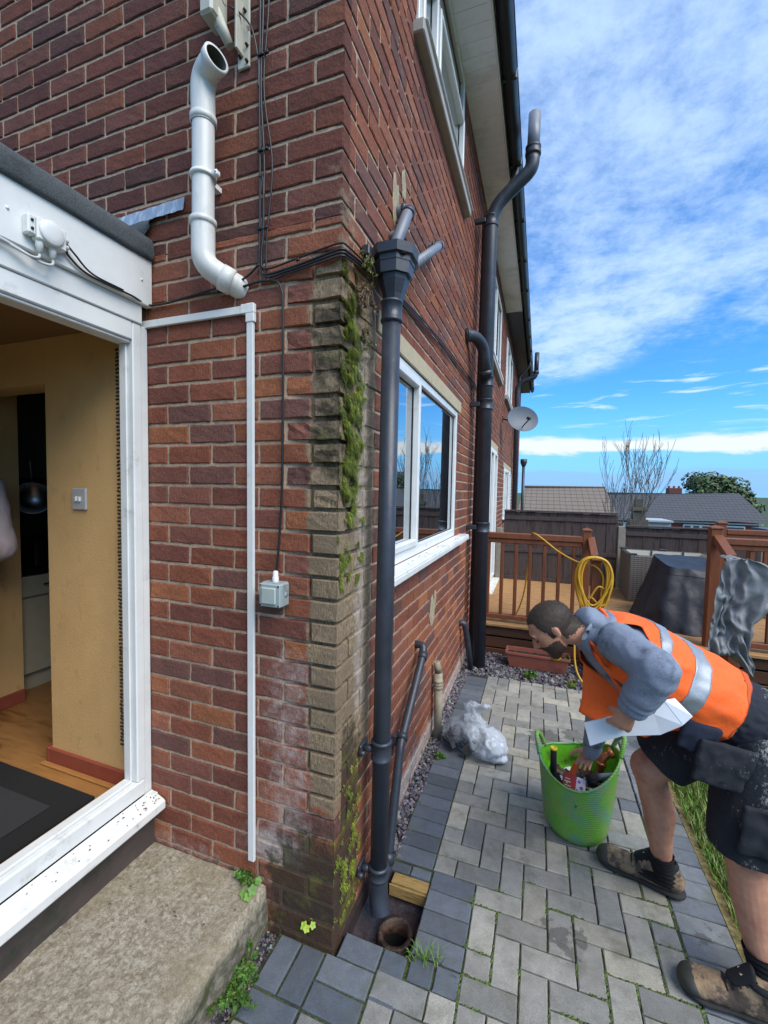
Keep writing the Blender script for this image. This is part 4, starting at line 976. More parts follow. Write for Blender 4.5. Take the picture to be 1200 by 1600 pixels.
# outdoor switch
sw = thing('outdoor_switch', (-.22, 0, 1.23), 'grey weatherproof square light switch on brick wall with cable above', 'switch')
gp = pmat('grey_box_plastic', '#8f9a98', .45, .12, 20, col2='#6b716e', c2s=18)
b = MB(); b.box((-.264, -.052, 1.190), (-.178, -.004, 1.272), bev=.006); b.build('box', gp, sw)
b = MB(); b.box((-.262, -.060, 1.192), (-.180, -.0525, 1.270), bev=.004); b.build('faceplate', pmat('grey_box_plastic2', '#9aa5a3', .4, .1, 20), sw)
b = MB(); b.box((-.249, -.068, 1.203), (-.193, -.0603, 1.259), bev=.006); b.build('rocker', pmat('rocker', '#aab3ad', .4, .08), sw)
b = MB()
for x in (-.256, -.186):
    for z in (1.198, 1.264): b.lathe([(0, .0015), (.003, .001), (.003, -.001)], (x, -.0605, z), 8, axis=(0, -1, 0))
b.build('screws', M['dark'], sw)
b = MB(); b.lathe([(.011, 1.272), (.011, 1.288), (.009, 1.290), (.009, 1.306), (.005, 1.309), (0, 1.309)], (-.220, -.026, 0), 12); b.build('gland', M['upvc'], sw)
b = MB(); b.lathe([(.009, 0), (.009, .002), (.0, .0025)], (-.1775, -.028, 1.232), 14, axis=(1, 0, 0)); b.build('knockout', gp, sw)
# junction box on the fascia
jb = thing('junction_box', (-.785, -.37, 2.3), 'white round lidded junction box on the fascia board with cable glands', 'junction box')
b = MB(); b.box((-.784, -.415, 2.284), (-.752, -.335, 2.346), bev=.004); b.box((-.784, -.437, 2.290), (-.756, -.4155, 2.344), bev=.004); b.build('box', M['upvc'], jb)
b = MB(); b.lathe([(.034, 0), (.034, .004), (.030, .007), (.015, .009), (0, .0095)], (-.752, -.378, 2.316), 26, axis=(1, 0, 0)); b.build('lid', M['upvc'], jb)
b = MB()
for z in (2.305, 2.328): b.lathe([(.004, .0), (.004, .003), (0, .003)], (-.7555, -.427, z), 8, axis=(1, 0, 0))
b.build('screw_holes', M['cable'], jb)
for y in (-.402, -.366):
    b = MB(); b.lathe([(.010, 2.284), (.010, 2.268), (.008, 2.266), (.008, 2.252), (0, 2.252)][::-1], (-.768, y, 0), 12); b.build('gland', M['upvc'], jb)
for z in (2.305, 2.325):
    b = MB(); b.lathe([(.008, 0), (.008, .012), (.005, .014), (0, .014)], (-.768, -.335, z), 10, axis=(0, 1, 0)); b.build('gland', M['upvc'], jb)
cable('pale_cable', [(-.768, -.402, 2.255), (-.766, -.405, 2.238), (-.768, -.425, 2.232), (-.778, -.46, 2.240), (-.782, -.52, 2.248), (-.782, -.9, 2.25)], .004, 'pale grey cable curling from the left junction box gland', 'grey_cable')
cable('pale_cable', [(-.768, -.366, 2.255), (-.766, -.368, 2.236), (-.767, -.385, 2.228), (-.772, -.41, 2.230), (-.780, -.45, 2.243), (-.783, -.52, 2.254)], .004, 'pale grey cable curling from the right junction box gland', 'grey_cable')
# white flue / waste pipe on the upper wall
vp = thing('flue_pipe', (-.48, -.06, 2.4), 'white plastic pipe with open elbow mouth fixed to upper brick wall', 'pipe')
b = MB(); R_ = .038
b.tube([(-.478, -.075, 2.42), (-.476, -.075, 2.80)], R_*.93, 22, caps=False)
b.build('pipe', M['upvc_grime'], vp)
b = MB(); b.tube(arcpath([(-.478, -.075, 2.475), (-.478, -.075, 2.335), (-.42, -.04, 2.295), (-.385, .02, 2.275)], .09, 8), R_, 22, caps=False); b.lathe([(R_, -.01), (R_+.005, -.008), (R_+.005, .008), (R_, .01)], (-.478, -.075, 2.468), 24)
b.lathe([(R_, -.01), (R_+.005, -.008), (R_+.005, .03), (R_, .032)], (-.425, -.040, 2.297), 24, axis=(.06, .05, -.03)); b.build('elbow', M['upvc_grime'], vp)
b = MB(); el = arcpath([(-.476, -.075, 2.78), (-.476, -.078, 2.925), (-.395, -.105, 2.94)], .085, 8)
b.tube(el, R_, 24, caps=False); b.tube(el, R_-.004, 24, caps=False)
mo = Vector(el[-1]); md = (Vector(el[-1])-Vector(el[-2])).normalized(); b.lathe([(R_-.004, .0), (R_+.003, 0), (R_+.003, -.022), (R_, -.024)][::-1], mo, 26, axis=md)
b.lathe([(R_, -.012), (R_+.004, -.01), (R_+.004, .008), (R_, .01)], (-.476, -.075, 2.795), 24); b.build('elbow', M['upvc_grime'], vp); b = MB(); b.tube(el, R_-.006, 24, caps=False); b.build('elbow_lining', pmat('grey_pipe_inside', '#5e5c55', .7, .3), vp)  # elbow lining in a darker grey than the outside
b = MB(); b.lathe([(R_-.003, -.006), (R_+.004, -.006), (R_+.004, .006), (R_-.003, .006)], (-.477, -.075, 2.615), 24); b.box((-.436, -.085, 2.606), (-.414, -.065, 2.624), bev=.003); b.box((-.49, -.034, 2.607), (-.465, -.001, 2.623)); b.lathe([(0, .004), (.004, .003), (.004, 0)], (-.418, -.0855, 2.615), 8, axis=(0, -1, 0)); b.build('pipe_clip', M['upvc'], vp)
# old bracket above
bk = thing('wall_bracket', (-.4, 0, 3.1), 'old white metal bracket with rusty bolts on upper brick wall', 'bracket')
wm = pmat('chipped_white', '#b5b2a2', .5, .12, 20, col2='#5a4a3a', c2s=26, c2t=(.58, .66))
b = MB(); b.box((-.392, -.010, 2.985), (-.345, -.001, 3.26), bev=.002); b.box((-.375, -.045, 3.02), (-.367, -.010, 3.25), bev=.001); b.build('plate', wm, bk)
b = MB(); b.tube([(-.405, -.03, 3.045), (-.44, -.06, 3.13)], [.016, .024], 6); b.box((-.472, -.10, 3.10), (-.420, -.02, 3.32), bev=.008); b.build('arm', wm, bk)
rus = pmat('rust', '#3a241a', .8, .3)
for x, z in ((-.352, 3.0), (-.352, 3.05), (-.385, 3.10), (-.36, 3.16), (-.38, 3.02)): b = MB(); b.lathe([(0, .010), (.005, .009), (.006, 0)], (x, -.010, z), 6, axis=(0, -1, 0)); b.build('bolt', rus, bk)
cable('wall_cable', [(-.455, -.05, 3.16), (-.50, -.03, 3.22), (-.56, -.02, 3.32), (-.6, -.014, 3.5)], .004, 'thick dark cable rising left from the old bracket')
cable('wall_cable', [(-.395, -.05, 3.15), (-.36, -.03, 3.13), (-.325, -.02, 3.08), (-.305, -.015, 2.98), (-.305, -.014, 2.9)], .003, 'thin dark cable looping right from old bracket to the bundle')
# ------------------------------------------------------------------ deck
deck = thing('timber_deck', (1.8, 4.2, 0), 'raised brown timber deck with dark board skirt behind the patio', 'deck')
b = MB(); y = 3.0
while y < 5.3:
    b.box((.02, y, .275), (3.7, y+.094, .30), bev=.003, jit=.0006); y += .0985
b.build('deck_boards', M['deckboards'], deck)
b = MB()
for (x0, x1) in ((.06, 1.09), (2.0, 3.7)):
    for a_, c_q in (((x0, 3.035, .175), (x1, 3.055, .268)), ((x0, 3.045, .055), (x1, 3.065, .155)), ((x0, 3.03, -.04), (x1, 3.05, .045))):
        b = MB(); b.box(a_, c_q, bev=.003); b.build('skirt_board', M['darkdeck'], deck)
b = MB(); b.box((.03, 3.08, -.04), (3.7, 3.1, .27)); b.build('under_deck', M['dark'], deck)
stp = thing('deck_step', (1.55, 2.8, 0), 'brown timber steps up to the deck hidden behind the worker', 'steps')
b = MB(); b.box((1.09, 2.70, .06), (2.0, 3.02, .085), bev=.003); b.box((1.09, 2.86, .17), (2.0, 3.02, .195), bev=.003); b.build('tread', M['deckboards'], stp)
b = MB(); b.box((1.09, 2.71, -.04), (2.0, 2.73, .058)); b.box((1.09, 2.87, .086), (2.0, 2.89, .168)); b.build('riser', M['darkdeck'], stp)
def post(par, x, y, z0, z1, w_=.036, cap=True):
    b = MB(); b.box((x-w_, y-w_, z0), (x+w_, y+w_, z1), bev=.004); p_ = b.build('post', M['deckwood'], par)
    if cap:
        b = MB(); b.box((x-w_-.008, y-w_-.008, z1), (x+w_+.008, y+w_+.008, z1+.02), bev=.005)
        n0 = len(b.v); ww = w_+.002; b.add([(x-ww, y-ww, z1+.02), (x+ww, y-ww, z1+.02), (x+ww, y+ww, z1+.02), (x-ww, y+ww, z1+.02), (x, y, z1+.036)], [(0,1,4),(1,2,4),(2,3,4),(3,0,4)])
        b.build('post_cap', M['deckwood'], p_)
def balustrade(name, p0, p1, n, zb, zt, label, first=None, org=None):
    t = thing(name, ((p0[0]+p1[0])/2, (p0[1]+p1[1])/2, zb-.04), label, 'balustrade')
    d = Vector((p1[0]-p0[0], p1[1]-p0[1], 0)); L = d.length; a = math.atan2(d.y, d.x); rz = Matrix.Translation((p0[0], p0[1], 0)) @ Matrix.Rotation(a, 4, 'Z')
    def rb(a_, b_, nm):
        b = MB(); b.box(a_, b_, bev=.005); b.v = [tuple(rz @ Vector(v)) for v in b.v]; return b.build(nm, M['deckwood'], t)
    rb((0, -.035, zt-.055), (L, .035, zt), 'handrail'); rb((0, -.022, zt-.10), (L, .022, zt-.0555), 'top_rail')
    rb((0, -.03, zb), (L, .03, zb+.045), 'bottom_rail')
    first_o = None
    for i in range(n):
        u = L*(i+.5)/n if first is None else first+i*(L-first)/n
        if first_o is None:
            first_o = rb((u-.0165, -.0165, zb+.0455), (u+.0165, .0165, zt-.1005), 'baluster'); u0 = u
        else:
            c = first_o.copy(); COL.objects.link(c); c.parent = t; ORG[c.name] = ORG[t.name]; c.location = (rz.to_3x3() @ Vector((u-u0, 0, 0)))
    return t
bl = balustrade('balustrade', (.09, 3.10), (1.00, 3.10), 7, .335, 1.19, 'left brown timber balustrade with yellow hose over its rail')
post(bl, 1.035, 3.10, -.03, 1.24, .034)
nb = thing('newel_post', (1.085, 2.75, 0), 'short brown newel post wrapped with coiled yellow hose', 'post')
post(nb, 1.085, 2.75, -.03, 1.02, .036)
b = MB(); b.box((-.03, 0, -.03), (.03, .34, .03), bev=.004); rm = Matrix.Translation((1.07, 2.79, 1.04)) @ Matrix.Rotation(R(22), 4, 'X'); b.v = [tuple(rm @ Vector(v)) for v in b.v]; b.build('sloping_rail', M['deckwood'], nb)
b2 = balustrade('balustrade', (2.06, 3.10), (3.65, 3.10), 11, .335, 1.24, 'right brown timber balustrade behind the silver tarpaulin')
post(b2, 2.02, 3.10, -.03, 1.31, .040)
nb2 = thing('newel_post', (2.06, 2.75, 0), 'short brown newel post draped with the silver tarpaulin', 'post')
post(nb2, 2.06, 2.75, -.03, 1.09, .040)
b = MB(); b.box((-.035, 0, -.03), (.035, .34, .03), bev=.004); rm = Matrix.Translation((2.03, 2.79, 1.11)) @ Matrix.Rotation(R(24), 4, 'X'); b.v = [tuple(rm @ Vector(v)) for v in b.v]; b.build('sloping_rail', M['deckwood'], nb2)
b3 = balustrade('balustrade', (2.52, 4.35), (3.65, 4.35), 8, .335, 1.235, 'rear brown timber balustrade farther back on the deck')
post(b3, 2.475, 4.35, .30, 1.29, .040)

# ------------------------------------------------------------------ fence
def fence_panel(x0, y0, L, rz, zb, zt, label, group=None, n=None, seed=0):
    t = thing('fence_panel', (x0, y0, zb), label, 'fence', group)
    q = Matrix.Translation((x0, y0, 0)) @ Matrix.Rotation(rz, 4, 'Z'); r_ = random.Random(seed+17)
    b = MB(); x = .0; bw = .115
    while x < L-.01:
        e = min(x+bw, L); off = .006 if int(x/bw) % 2 else 0
        b.box((x, -off-.014, zb), (e+.004, -off, zt-r_.uniform(.0, .012)), bev=.002, jit=.001); x += bw-.01
    b.v = [tuple(q @ Vector(v)) for v in b.v]; b.build('boards', M['fence'], t)
    for z in ((zb+.08), (zb+zt)/2-.05, zt-.12):
        b = MB(); b.box((0, -.035, z), (L, -.0215, z+.055), bev=.003); b.v = [tuple(q @ Vector(v)) for v in b.v]; b.build('rail', M['fence'], t)
    b = MB(); b.box((0, -.05, zt), (L, .02, zt+.022), bev=.004); b.v = [tuple(q @ Vector(v)) for v in b.v]; b.build('capping', M['fence'], t)
fence_panel(.13, 5.35, 1.50, 0, .22, 1.31, 'tall dark brown fence panel left of the concrete post, behind deck', seed=1)
fence_panel(1.73, 5.35, 1.50, 0, .22, 1.15, 'lower dark brown fence panel right of the concrete post', seed=2)
fence_panel(3.28, 5.35, 1.10, 0, .22, 1.12, 'dark fence panel at the far right behind the rear balustrade', seed=3)
for i in range(5): fence_panel(4.4, 5.1-1.6*i, 1.5, R(-90), -.03, 1.02-.02*i, ['side', 'second side', 'third side', 'fourth side', 'fifth side'][i]+' fence panel from the far corner, dark boards along the right garden boundary', 'side boundary fence panels', seed=5+i)
def cpost(x, y, z0, z1, label, w_=.045, group=None):
    b = MB(); b.box((x-w_, y-w_, z0), (x+w_, y+w_, z1), bev=.006)
    single('concrete_post', b, M['concpost'], (x, y, z0), label, 'post', group)
cpost(1.685, 5.36, -.05, 1.15, 'pale concrete fence post between taller and lower fence panels')
cpost(.065, 5.30, -.05, 1.06, 'pale concrete fence post standing against the house wall behind the balusters')
cpost(3.255, 5.37, -.05, 1.12, 'pale concrete fence post at the far right end of the lower panel', .03)

# ------------------------------------------------------------------ rattan sofa base
rt = thing('rattan_planter', (1.95, 5.0, .3), 'grey woven rattan open box with pale inside on the deck', 'rattan box')
def rattanmat():
    m_ = bpy.data.materials.new('rattan'); m_.use_nodes = True; t = NT(m_.node_tree); b = t.n['Principled BSDF']
    pos = t.new('ShaderNodeNewGeometry').outputs['Position']; x, y, z = t.sep(pos)
    s1 = t.math('SINE', t.math('MULTIPLY', z, 260.)); s2 = t.math('SINE', t.math('MULTIPLY', t.math('ADD', x, y), 150.))
    k = t.mix(t.ss(s1, -.6, .4), (.06, .055, .05), (.24, .225, .205)); k = t.mix(t.math('MULTIPLY', t.ss(s2, .55, .95), .6), k, (.05, .045, .04))
    k = t.mix(t.math('MULTIPLY', t.noise(pos, 20), .35), k, (.13, .12, .11))
    t.l.new(k, b.inputs['Base Color']); b.inputs['Roughness'].default_value = .6
    bn = t.new('ShaderNodeBump'); bn.inputs['Strength'].default_value = .5; bn.inputs['Distance'].default_value = .004; t.l.new(t.math('MULTIPLY', s1, s2), bn.inputs['Height']); t.l.new(bn.outputs[0], b.inputs['Normal'])
    return m_
M['rattan'] = rattanmat()
XA, XB, YA, YB, ZA, ZB = 1.66, 2.62, 4.55, 5.22, .305, .865
b = MB(); b.box((XA, YA, ZA), (XB, YA+.05, ZB), bev=.01); b.box((XA, YA+.0505, ZA), (XA+.05, YB, ZB), bev=.01); b.box((XB-.05, YA+.0505, ZA), (XB, YB, ZB), bev=.01); b.box((XA+.0505, YB-.05, ZA), (XB-.0505, YB, ZB), bev=.01)
b.build('woven_side', M['rattan'], rt)
b = MB(); b.box((XA+.052, YA+.052, ZA), (XB-.052, YA+.058, ZB-.01)); b.box((XA+.052, YB-.058, ZA), (XB-.052, YB-.052, ZB-.01)); b.box((XA+.052, YA+.059, ZA), (XA+.058, YB-.059, ZB-.01)); b.box((XB-.058, YA+.059, ZA), (XB-.052, YB-.059, ZB-.01)); b.box((XA+.06, YA+.06, .5), (XB-.06, YB-.06, .51)); b.build('lining', pmat('cream_lining', '#c0bcae', .7, .08), rt)
b = MB()
for x, y in ((XA+.03, YA+.02), (XB-.03, YA+.02), (XA+.03, YB-.03), ((XA+XB)/2, YB-.03)): b.box((x-.045, y-.02, ZB), (x+.045, y+.02, ZB+.022), bev=.006)
for x in (XA+.35, XA+.7): b.box((x-.01, YB-.066, .55), (x+.01, YB-.0585, ZB))
b.build('corner_clip', pmat('slate_clip', '#2e3a48', .5), rt)

# ------------------------------------------------------------------ covered barbecue
cvr = MB()
def coverp(u, v):
    a = 2*PI*u; n = 5.5-2.2*v
    cx_, cy_ = 2.06-.10*v, 3.98-.10*v
    rx, ry = .245+.10*v, .33+.20*v
    ca, sa = math.cos(a), math.sin(a)
    r_ = (abs(ca)**n+abs(sa)**n)**(-1/n)
    fold = .030*v*math.sin(a*5+1.5*math.sin(a*2)+v)+.014*v*math.sin(a*11+2-v*2)+.012*fbm((math.cos(a)*3, math.sin(a)*3, v*4), 3)
    x = cx_+(rx+fold)*r_*ca; yy = cy_+(ry+fold)*r_*sa
    z = .925-.62*v**.95+.010*fbm((a*1.5, v*5, 3), 3)-.055*(1-v)*max(0, -sa)*1.0-.05*max(0, ca)*max(0, -sa)*(1-v)
    return (x, yy, max(z, .304))
cvr.smooth = True; cvr.grid(coverp, 96, 26, closeu=True, flip=True)
def covert(u, v):
    p = coverp(u, 0); c = (2.06, 3.98)
    return (c[0]+(p[0]-c[0])*v, c[1]+(p[1]-c[1])*v, .915-.05*(-(p[1]-c[1])*v/.33)*1.0*(1 if p[1] < c[1] else 0)+(p[2]-.915+.05*(-(p[1]-c[1])/.33)*(1 if p[1] < c[1] else 0))*v**3-.010*math.sin(v*PI))
cvr.grid(covert, 96, 10, closeu=True)
cvr.tube([V3 for V3 in [coverp(k/96, 1.0) for k in range(97)]], .007, 6, caps=False); cvr.tube([coverp(k/96, .10) for k in range(97)], .004, 6, caps=False)
o = single('covered_barbecue', cvr, M['cover'], (1.9, 3.86, .3), 'black fabric cover draped over a barbecue on the deck', 'covered barbecue')

# ------------------------------------------------------------------ silver tarpaulin over newel
tp = MB()
def tarpp(u, v):
    # hangs from the post top; u across (left to right), v downward
    lx = 1.955-.10*v-.06*math.sin(v*PI)*.4; rx = 2.125+.02*v+.02*math.sin(v*7)
    x = lx+(rx-lx)*u; z = 1.125-.02*abs(u-.4)-v*(.83-.10*math.sin(u*3.3+.4))
    q = max(0, (u-.45)/.55); s_ = math.sin(min(1, v*1.9)*PI)**.8 if v < .53 else 0
    x += .13*q*q*s_; z += .06*q*s_
    y = 2.665-.024*math.sin(u*8+v*3.5+4*fbm((u*2, v*2, 3), 2))*(.35+v)-.016*abs(math.sin(u*15+2*fbm((u*3, v*1.2, 7), 2)))*v-.03*v-.03*q
    cr = (1-abs(fbm((u*3.2+1, v*4.5, 6), 2))*3.2); y -= .030*cr*(.3+v); z += .02*fbm((u*4, v*5, 2), 2); x += .018*fbm((u*3, v*6, 9), 2)
    return (x, y, z)
tp.smooth = True; tp.grid(tarpp, 70, 70)
tp.grid(lambda u, v: (1.955+u*.17, 2.675+v*.14, 1.125-.02*abs(u-.4)+.012*math.sin(u*5)*v+.008*fbm((u*9, v*9, 1), 2)*v), 20, 14)
o = single('tarpaulin', tp, M['tarp'], (2.0, 2.68, .3), 'crumpled silver grey tarpaulin hanging over the short right newel post', 'tarpaulin')
sm_ = o.modifiers.new('thick', 'SOLIDIFY'); sm_.thickness = .003

# ------------------------------------------------------------------ hose
hs = MB(); hr = random.Random(9)
for k in range(9):
    ph = hr.uniform(-.2, .2); w_ = hr.uniform(.085, .150); bt = hr.uniform(.50, .68); yo = hr.uniform(-.03, .045)
    pts = []
    for q in range(20):
        a = 2*PI*q/20; x = 1.060+w_*math.sin(a)*(1.0+.2*math.cos(a))+.012*math.sin(a*2+ph); z = (1.055+bt)/2+(1.055-bt)/2*math.cos(a)
        y = 2.70+yo-.028*abs(math.cos(a/2))-.012+.02*math.sin(a+ph)
        if math.cos(a) > .75: y += .0; z = min(z, 1.055)+.012
        pts.append((x, y-.02, z))
    pts.append(pts[0]); hs.tube(spline(pts, 4), .0078, 7, caps=False)
hs.tube(spline([(.30, 3.155, .32), (.41, 3.30, .31), (.50, 3.25, .6), (.54, 3.17, 1.10), (.55, 3.13, 1.185), (.58, 3.05, 1.20), (.66, 3.02, 1.15), (.80, 2.95, 1.05), (.95, 2.85, .985), (1.06, 2.71, .985), (1.13, 2.69, .90), (1.12, 2.69, .72)], 8), .0078, 7)
hs.tube(spline([(1.05, 2.68, .72), (1.13, 2.67, .66), (1.18, 2.68, .75), (1.10, 2.66, .82), (1.03, 2.67, .70)], 8), .0078, 7)
hs.tube(spline([(.93, 2.62, .33), (.935, 2.58, .2), (.96, 2.55, .1), (1.02, 2.5, .03), (1.1, 2.45, .012), (1.2, 2.4, .012)], 8), .0078, 7)
single('garden_hose', hs, M['hose'], (1.09, 2.75, .3), 'yellow garden hose looped over the rail and coiled on newel post', 'hose')

# ------------------------------------------------------------------ planter trough
pt = thing('planter_trough', (.64, 2.78, 0), 'terracotta plastic trough planter on slate chippings below the deck', 'planter')
b = MB()
def trough(z, g): 
    x0, x1, y0, y1 = .385-g, .895+g, 2.73-g*.8, 2.87+g*.8; return [(x0, y0, z), (x1, y0, z), (x1, y1, z), (x0, y1, z)]
rings = [trough(.0, -.02), trough(.12, .005), trough(.121, .017), trough(.146, .019), trough(.147, .008), trough(.10, .0)]
vs = [p for r_ in rings for p in r_]; fs = [(3, 2, 1, 0)]
for i in range(len(rings)-1):
    for k in range(4): fs.append((i*4+k, i*4+(k+1) % 4, (i+1)*4+(k+1) % 4, (i+1)*4+k))
b.add(vs, fs); o = b.build('trough', M['terracotta'], pt); bm_ = o.modifiers.new('bev', 'BEVEL'); bm_.width = .004; bm_.segments = 2
b = MB(); b.grid(lambda u, v: (.39+.5*u, 2.735+.13*v, .112+.012*fbm((u*12, v*4, 0), 3)), 40, 10); b.build('compost', M['soil'], pt)
b = MB(); b.lathe([(0, .0), (.028, .008), (.045, .03), (.045, .045), (.03, .062), (.012, .07), (0, .07)], (.795, 2.74, .115), 20); b.tube([(.77, 2.735, .17), (.755, 2.73, .205)], [.016, .009], 10)
single('yellow_toy', b, pmat('yellow_plastic', '#d9a010', .35, .1), (.795, 2.74, .12), 'round yellow plastic toy in the terracotta trough by his face', 'toy')
# ------------------------------------------------------------------ plants
def leafcl(mb, c, rad, n, size, cols, up=.3, seed=0, flat=1.):
    r_ = random.Random(seed)
    for _ in range(n):
        d = Vector((r_.gauss(0, 1), r_.gauss(0, 1), r_.gauss(0, 1)*flat)).normalized()*rad*r_.random()**.4
        p = Vector(c)+Vector((d.x, d.y, d.z)); s_ = size*r_.uniform(.6, 1.3); k = r_.choice(cols); mb.cur = tuple(q*r_.uniform(.75, 1.2) for q in k)
        nrm = Vector((r_.gauss(0, 1), r_.gauss(0, 1), r_.gauss(0, 1)+up)).normalized(); u = nrm.orthogonal().normalized(); u.rotate(Matrix.Rotation(r_.uniform(0, 6.3), 3, nrm)); v = nrm.cross(u)
        mb.add([p-u*s_, p-v*s_*.5+nrm*s_*.1, p+u*s_, p+v*s_*.5+nrm*s_*.1], [(0, 1, 2, 3)])
GREEN = [(.05, .12, .015), (.08, .17, .02), (.11, .22, .03), (.04, .09, .012)]
def plant(name, org, stems, leaf, label, cols=GREEN, seed=1, broad=False, cat='weed'):
    r_ = random.Random(seed); b = MB(); o_ = Vector(org)
    for k in range(stems):
        a = r_.uniform(0, 2*PI); L = leaf[0]*r_.uniform(.6, 1.1); up = r_.uniform(.4, 1.0)
        P_ = [o_, o_+Vector((math.cos(a)*L*.3, math.sin(a)*L*.3, L*.5*up)), o_+Vector((math.cos(a)*L*.75, math.sin(a)*L*.75, L*.8*up))]
        b.cur = (.06, .12, .02); b.tube(P_, .0012, 4)
        if broad:
            c = r_.choice(cols); b.cur = tuple(q*r_.uniform(.9, 1.3) for q in c); tip = P_[2]; s_ = leaf[1]*r_.uniform(.7, 1.1); nrm = Vector((math.cos(a)*.5+.2, math.sin(a)*.5-.5, .9)).normalized(); u = Vector((math.cos(a), math.sin(a), 0)); u = (u-nrm*u.dot(nrm)).normalized(); v = nrm.cross(u)
            ring = [tip+(u*math.cos(t_)+v*math.sin(t_))*s_*(1+.14*math.cos(5*t_)+.04*math.cos(15*t_)) for t_ in [2*PI*i/20 for i in range(20)]]
            b.add([tip-nrm*s_*.18]+ring, [(0, 1+i, 1+(i+1) % 20) for i in range(20)])
        else:
            for t_ in range(16):
                f = r_.uniform(.1, 1); p = P_[0].lerp(P_[1], f*2) if f < .5 else P_[1].lerp(P_[2], f*2-1)
                leafcl(b, p, leaf[1]*.8, 4, leaf[1], cols, seed=r_.randint(0, 9999))
    return single(name, b, M['leaf'], org, label, cat)
plant('weed', (-.352, -.012, .150), 7, (.045, .011), 'tiny leafy weed where step meets wall, left of the trunking', seed=2)
plant('weed', (-.315, -.045, .150), 7, (.045, .015), 'round leafed green plant at the foot of the white trunking', seed=4, broad=True)
plant('weed', (-.243, -.205, -.02), 22, (.14, .010), 'bushy feathery green weed growing beside the concrete step', seed=6)
plant('seedling', (-.085, -.012, .075), 4, (.03, .014), 'bright seedling growing out of the dark mossy bricks', cols=[(.22, .36, .03), (.28, .42, .04)], seed=8, broad=True)
plant('weed', (.115, 1.19, -.005), 8, (.045, .010), 'small green weed in the chippings just before the plastic bag', seed=10)
plant('weed', (.60, 2.56, -.01), 12, (.075, .014), 'small green weed in slate chippings below the trough', seed=12)
plant('weed', (.90, 2.53, -.01), 10, (.075, .013), 'yellow green weed beside the hose at far paving edge', cols=[(.14, .22, .03), (.2, .26, .05)], seed=14)
plant('weed', (.86, 2.75, .115), 6, (.06, .012), 'small green plant sprouting in terracotta trough by yellow toy', seed=15)
gt = MB(); gg = random.Random(77)
def gblade(mb, x, y, h, z0=-.006):
    a = gg.uniform(0, 2*PI); l_ = gg.uniform(.4, 1.2)*h; c = gg.choice([(.08, .16, .02), (.12, .22, .03), (.16, .25, .05)]); mb.cur = c; w_ = .0014; dx_, dy_ = math.cos(a), math.sin(a)
    mb.add([(x-dy_*w_, y+dx_*w_, z0), (x+dy_*w_, y-dx_*w_, z0), (x+dx_*l_*.5+dy_*w_, y+dy_*l_*.5-dx_*w_, z0+h*.7), (x+dx_*l_*.5-dy_*w_, y+dy_*l_*.5+dx_*w_, z0+h*.7), (x+dx_*l_, y+dy_*l_, z0+h*.8)], [(0, 1, 2, 3), (3, 2, 4)])
for _ in range(60): gblade(gt, .30+gg.gauss(0, .03), .095+gg.gauss(0, .012), gg.uniform(.02, .06))
tag(gt.build('grass_tuft', M['leaf'], None, (.30, .095, 0)), 'thin grass tuft growing in the joint of charcoal blocks near drain', 'grass tuft')
mg = MB()
for _ in range(9000):
    s_ = (gg.random()); i = gg.randint(2, 9); 
    if gg.random() < .5: x = X0+GX*gg.randint(2, 10)+gg.gauss(0, .0025); y = gg.uniform(-.35, .95)
    else: x = gg.uniform(.42, 1.14); y = Y0+GY*gg.randint(-5, 9)+gg.gauss(0, .0025)
    if fbm((x*5, y*5, 3), 2) < .05+.35*max(0, y-.1): continue
    # stay on real joints
    ii = int((x-X0)/GX); jj = int(math.floor((y-Y0)/GY))
    fx = (x-X0)/GX-round((x-X0)/GX); fy = (y-Y0)/GY-round((y-Y0)/GY)
    if abs(fx) < abs(fy):
        li = round((x-X0)/GX); 
        if owner(li-1, jj) == owner(li, jj): continue
    else:
        lj = round((y-Y0)/GY); i_ = int(math.floor((x-X0)/GX))
        if owner(i_, lj-1) == owner(i_, lj): continue
    k = gg.choice([(.06, .10, .012), (.09, .14, .018), (.05, .07, .012)]); mg.cur = k; r_ = gg.uniform(.002, .0050); z = -.0035+gg.uniform(-.002, .0015)
    mg.add([(x-r_, y-r_, z), (x+r_, y-r_, z), (x+r_, y+r_, z), (x-r_, y+r_, z), (x, y, z+r_*.9)], [(0, 1, 4), (1, 2, 4), (2, 3, 4), (3, 0, 4)])
tag(mg.build('joint_moss', M['leaf']), 'green moss growing in the paving joints', kind='stuff')
# hanging moss on the corner bricks
ms = MB(); mr = random.Random(21)
CL = [(.07, 2.20, .04, .05, .8), (.06, 2.12, .05, .05, 1), (.10, 2.06, .05, .04, .9), (.07, 1.98, .07, .05, 1), (.12, 1.92, .045, .05, .9), (.08, 1.86, .06, .05, 1), (.06, 1.78, .05, .04, 1), (.11, 1.74, .06, .05, 1), (.075, 1.67, .06, .05, 1), (.05, 1.58, .04, .05, .9), (.10, 1.60, .04, .04, .7), (.09, 1.48, .035, .04, .5), (.07, 1.36, .03, .07, .5), (.16, 1.80, .03, .05, .5), (.03, 2.25, .03, .03, .7), (.10, .22, .10, .12, .45), (.16, .40, .05, .10, .4)]
def mossdens(y, z):
    d = 0
    for (cy_, cz_, ry, rz, k) in CL: d = max(d, k*math.exp(-((y-cy_)/(ry*1.25))**2-((z-cz_)/rz)**2))
    return d
cnt = 0
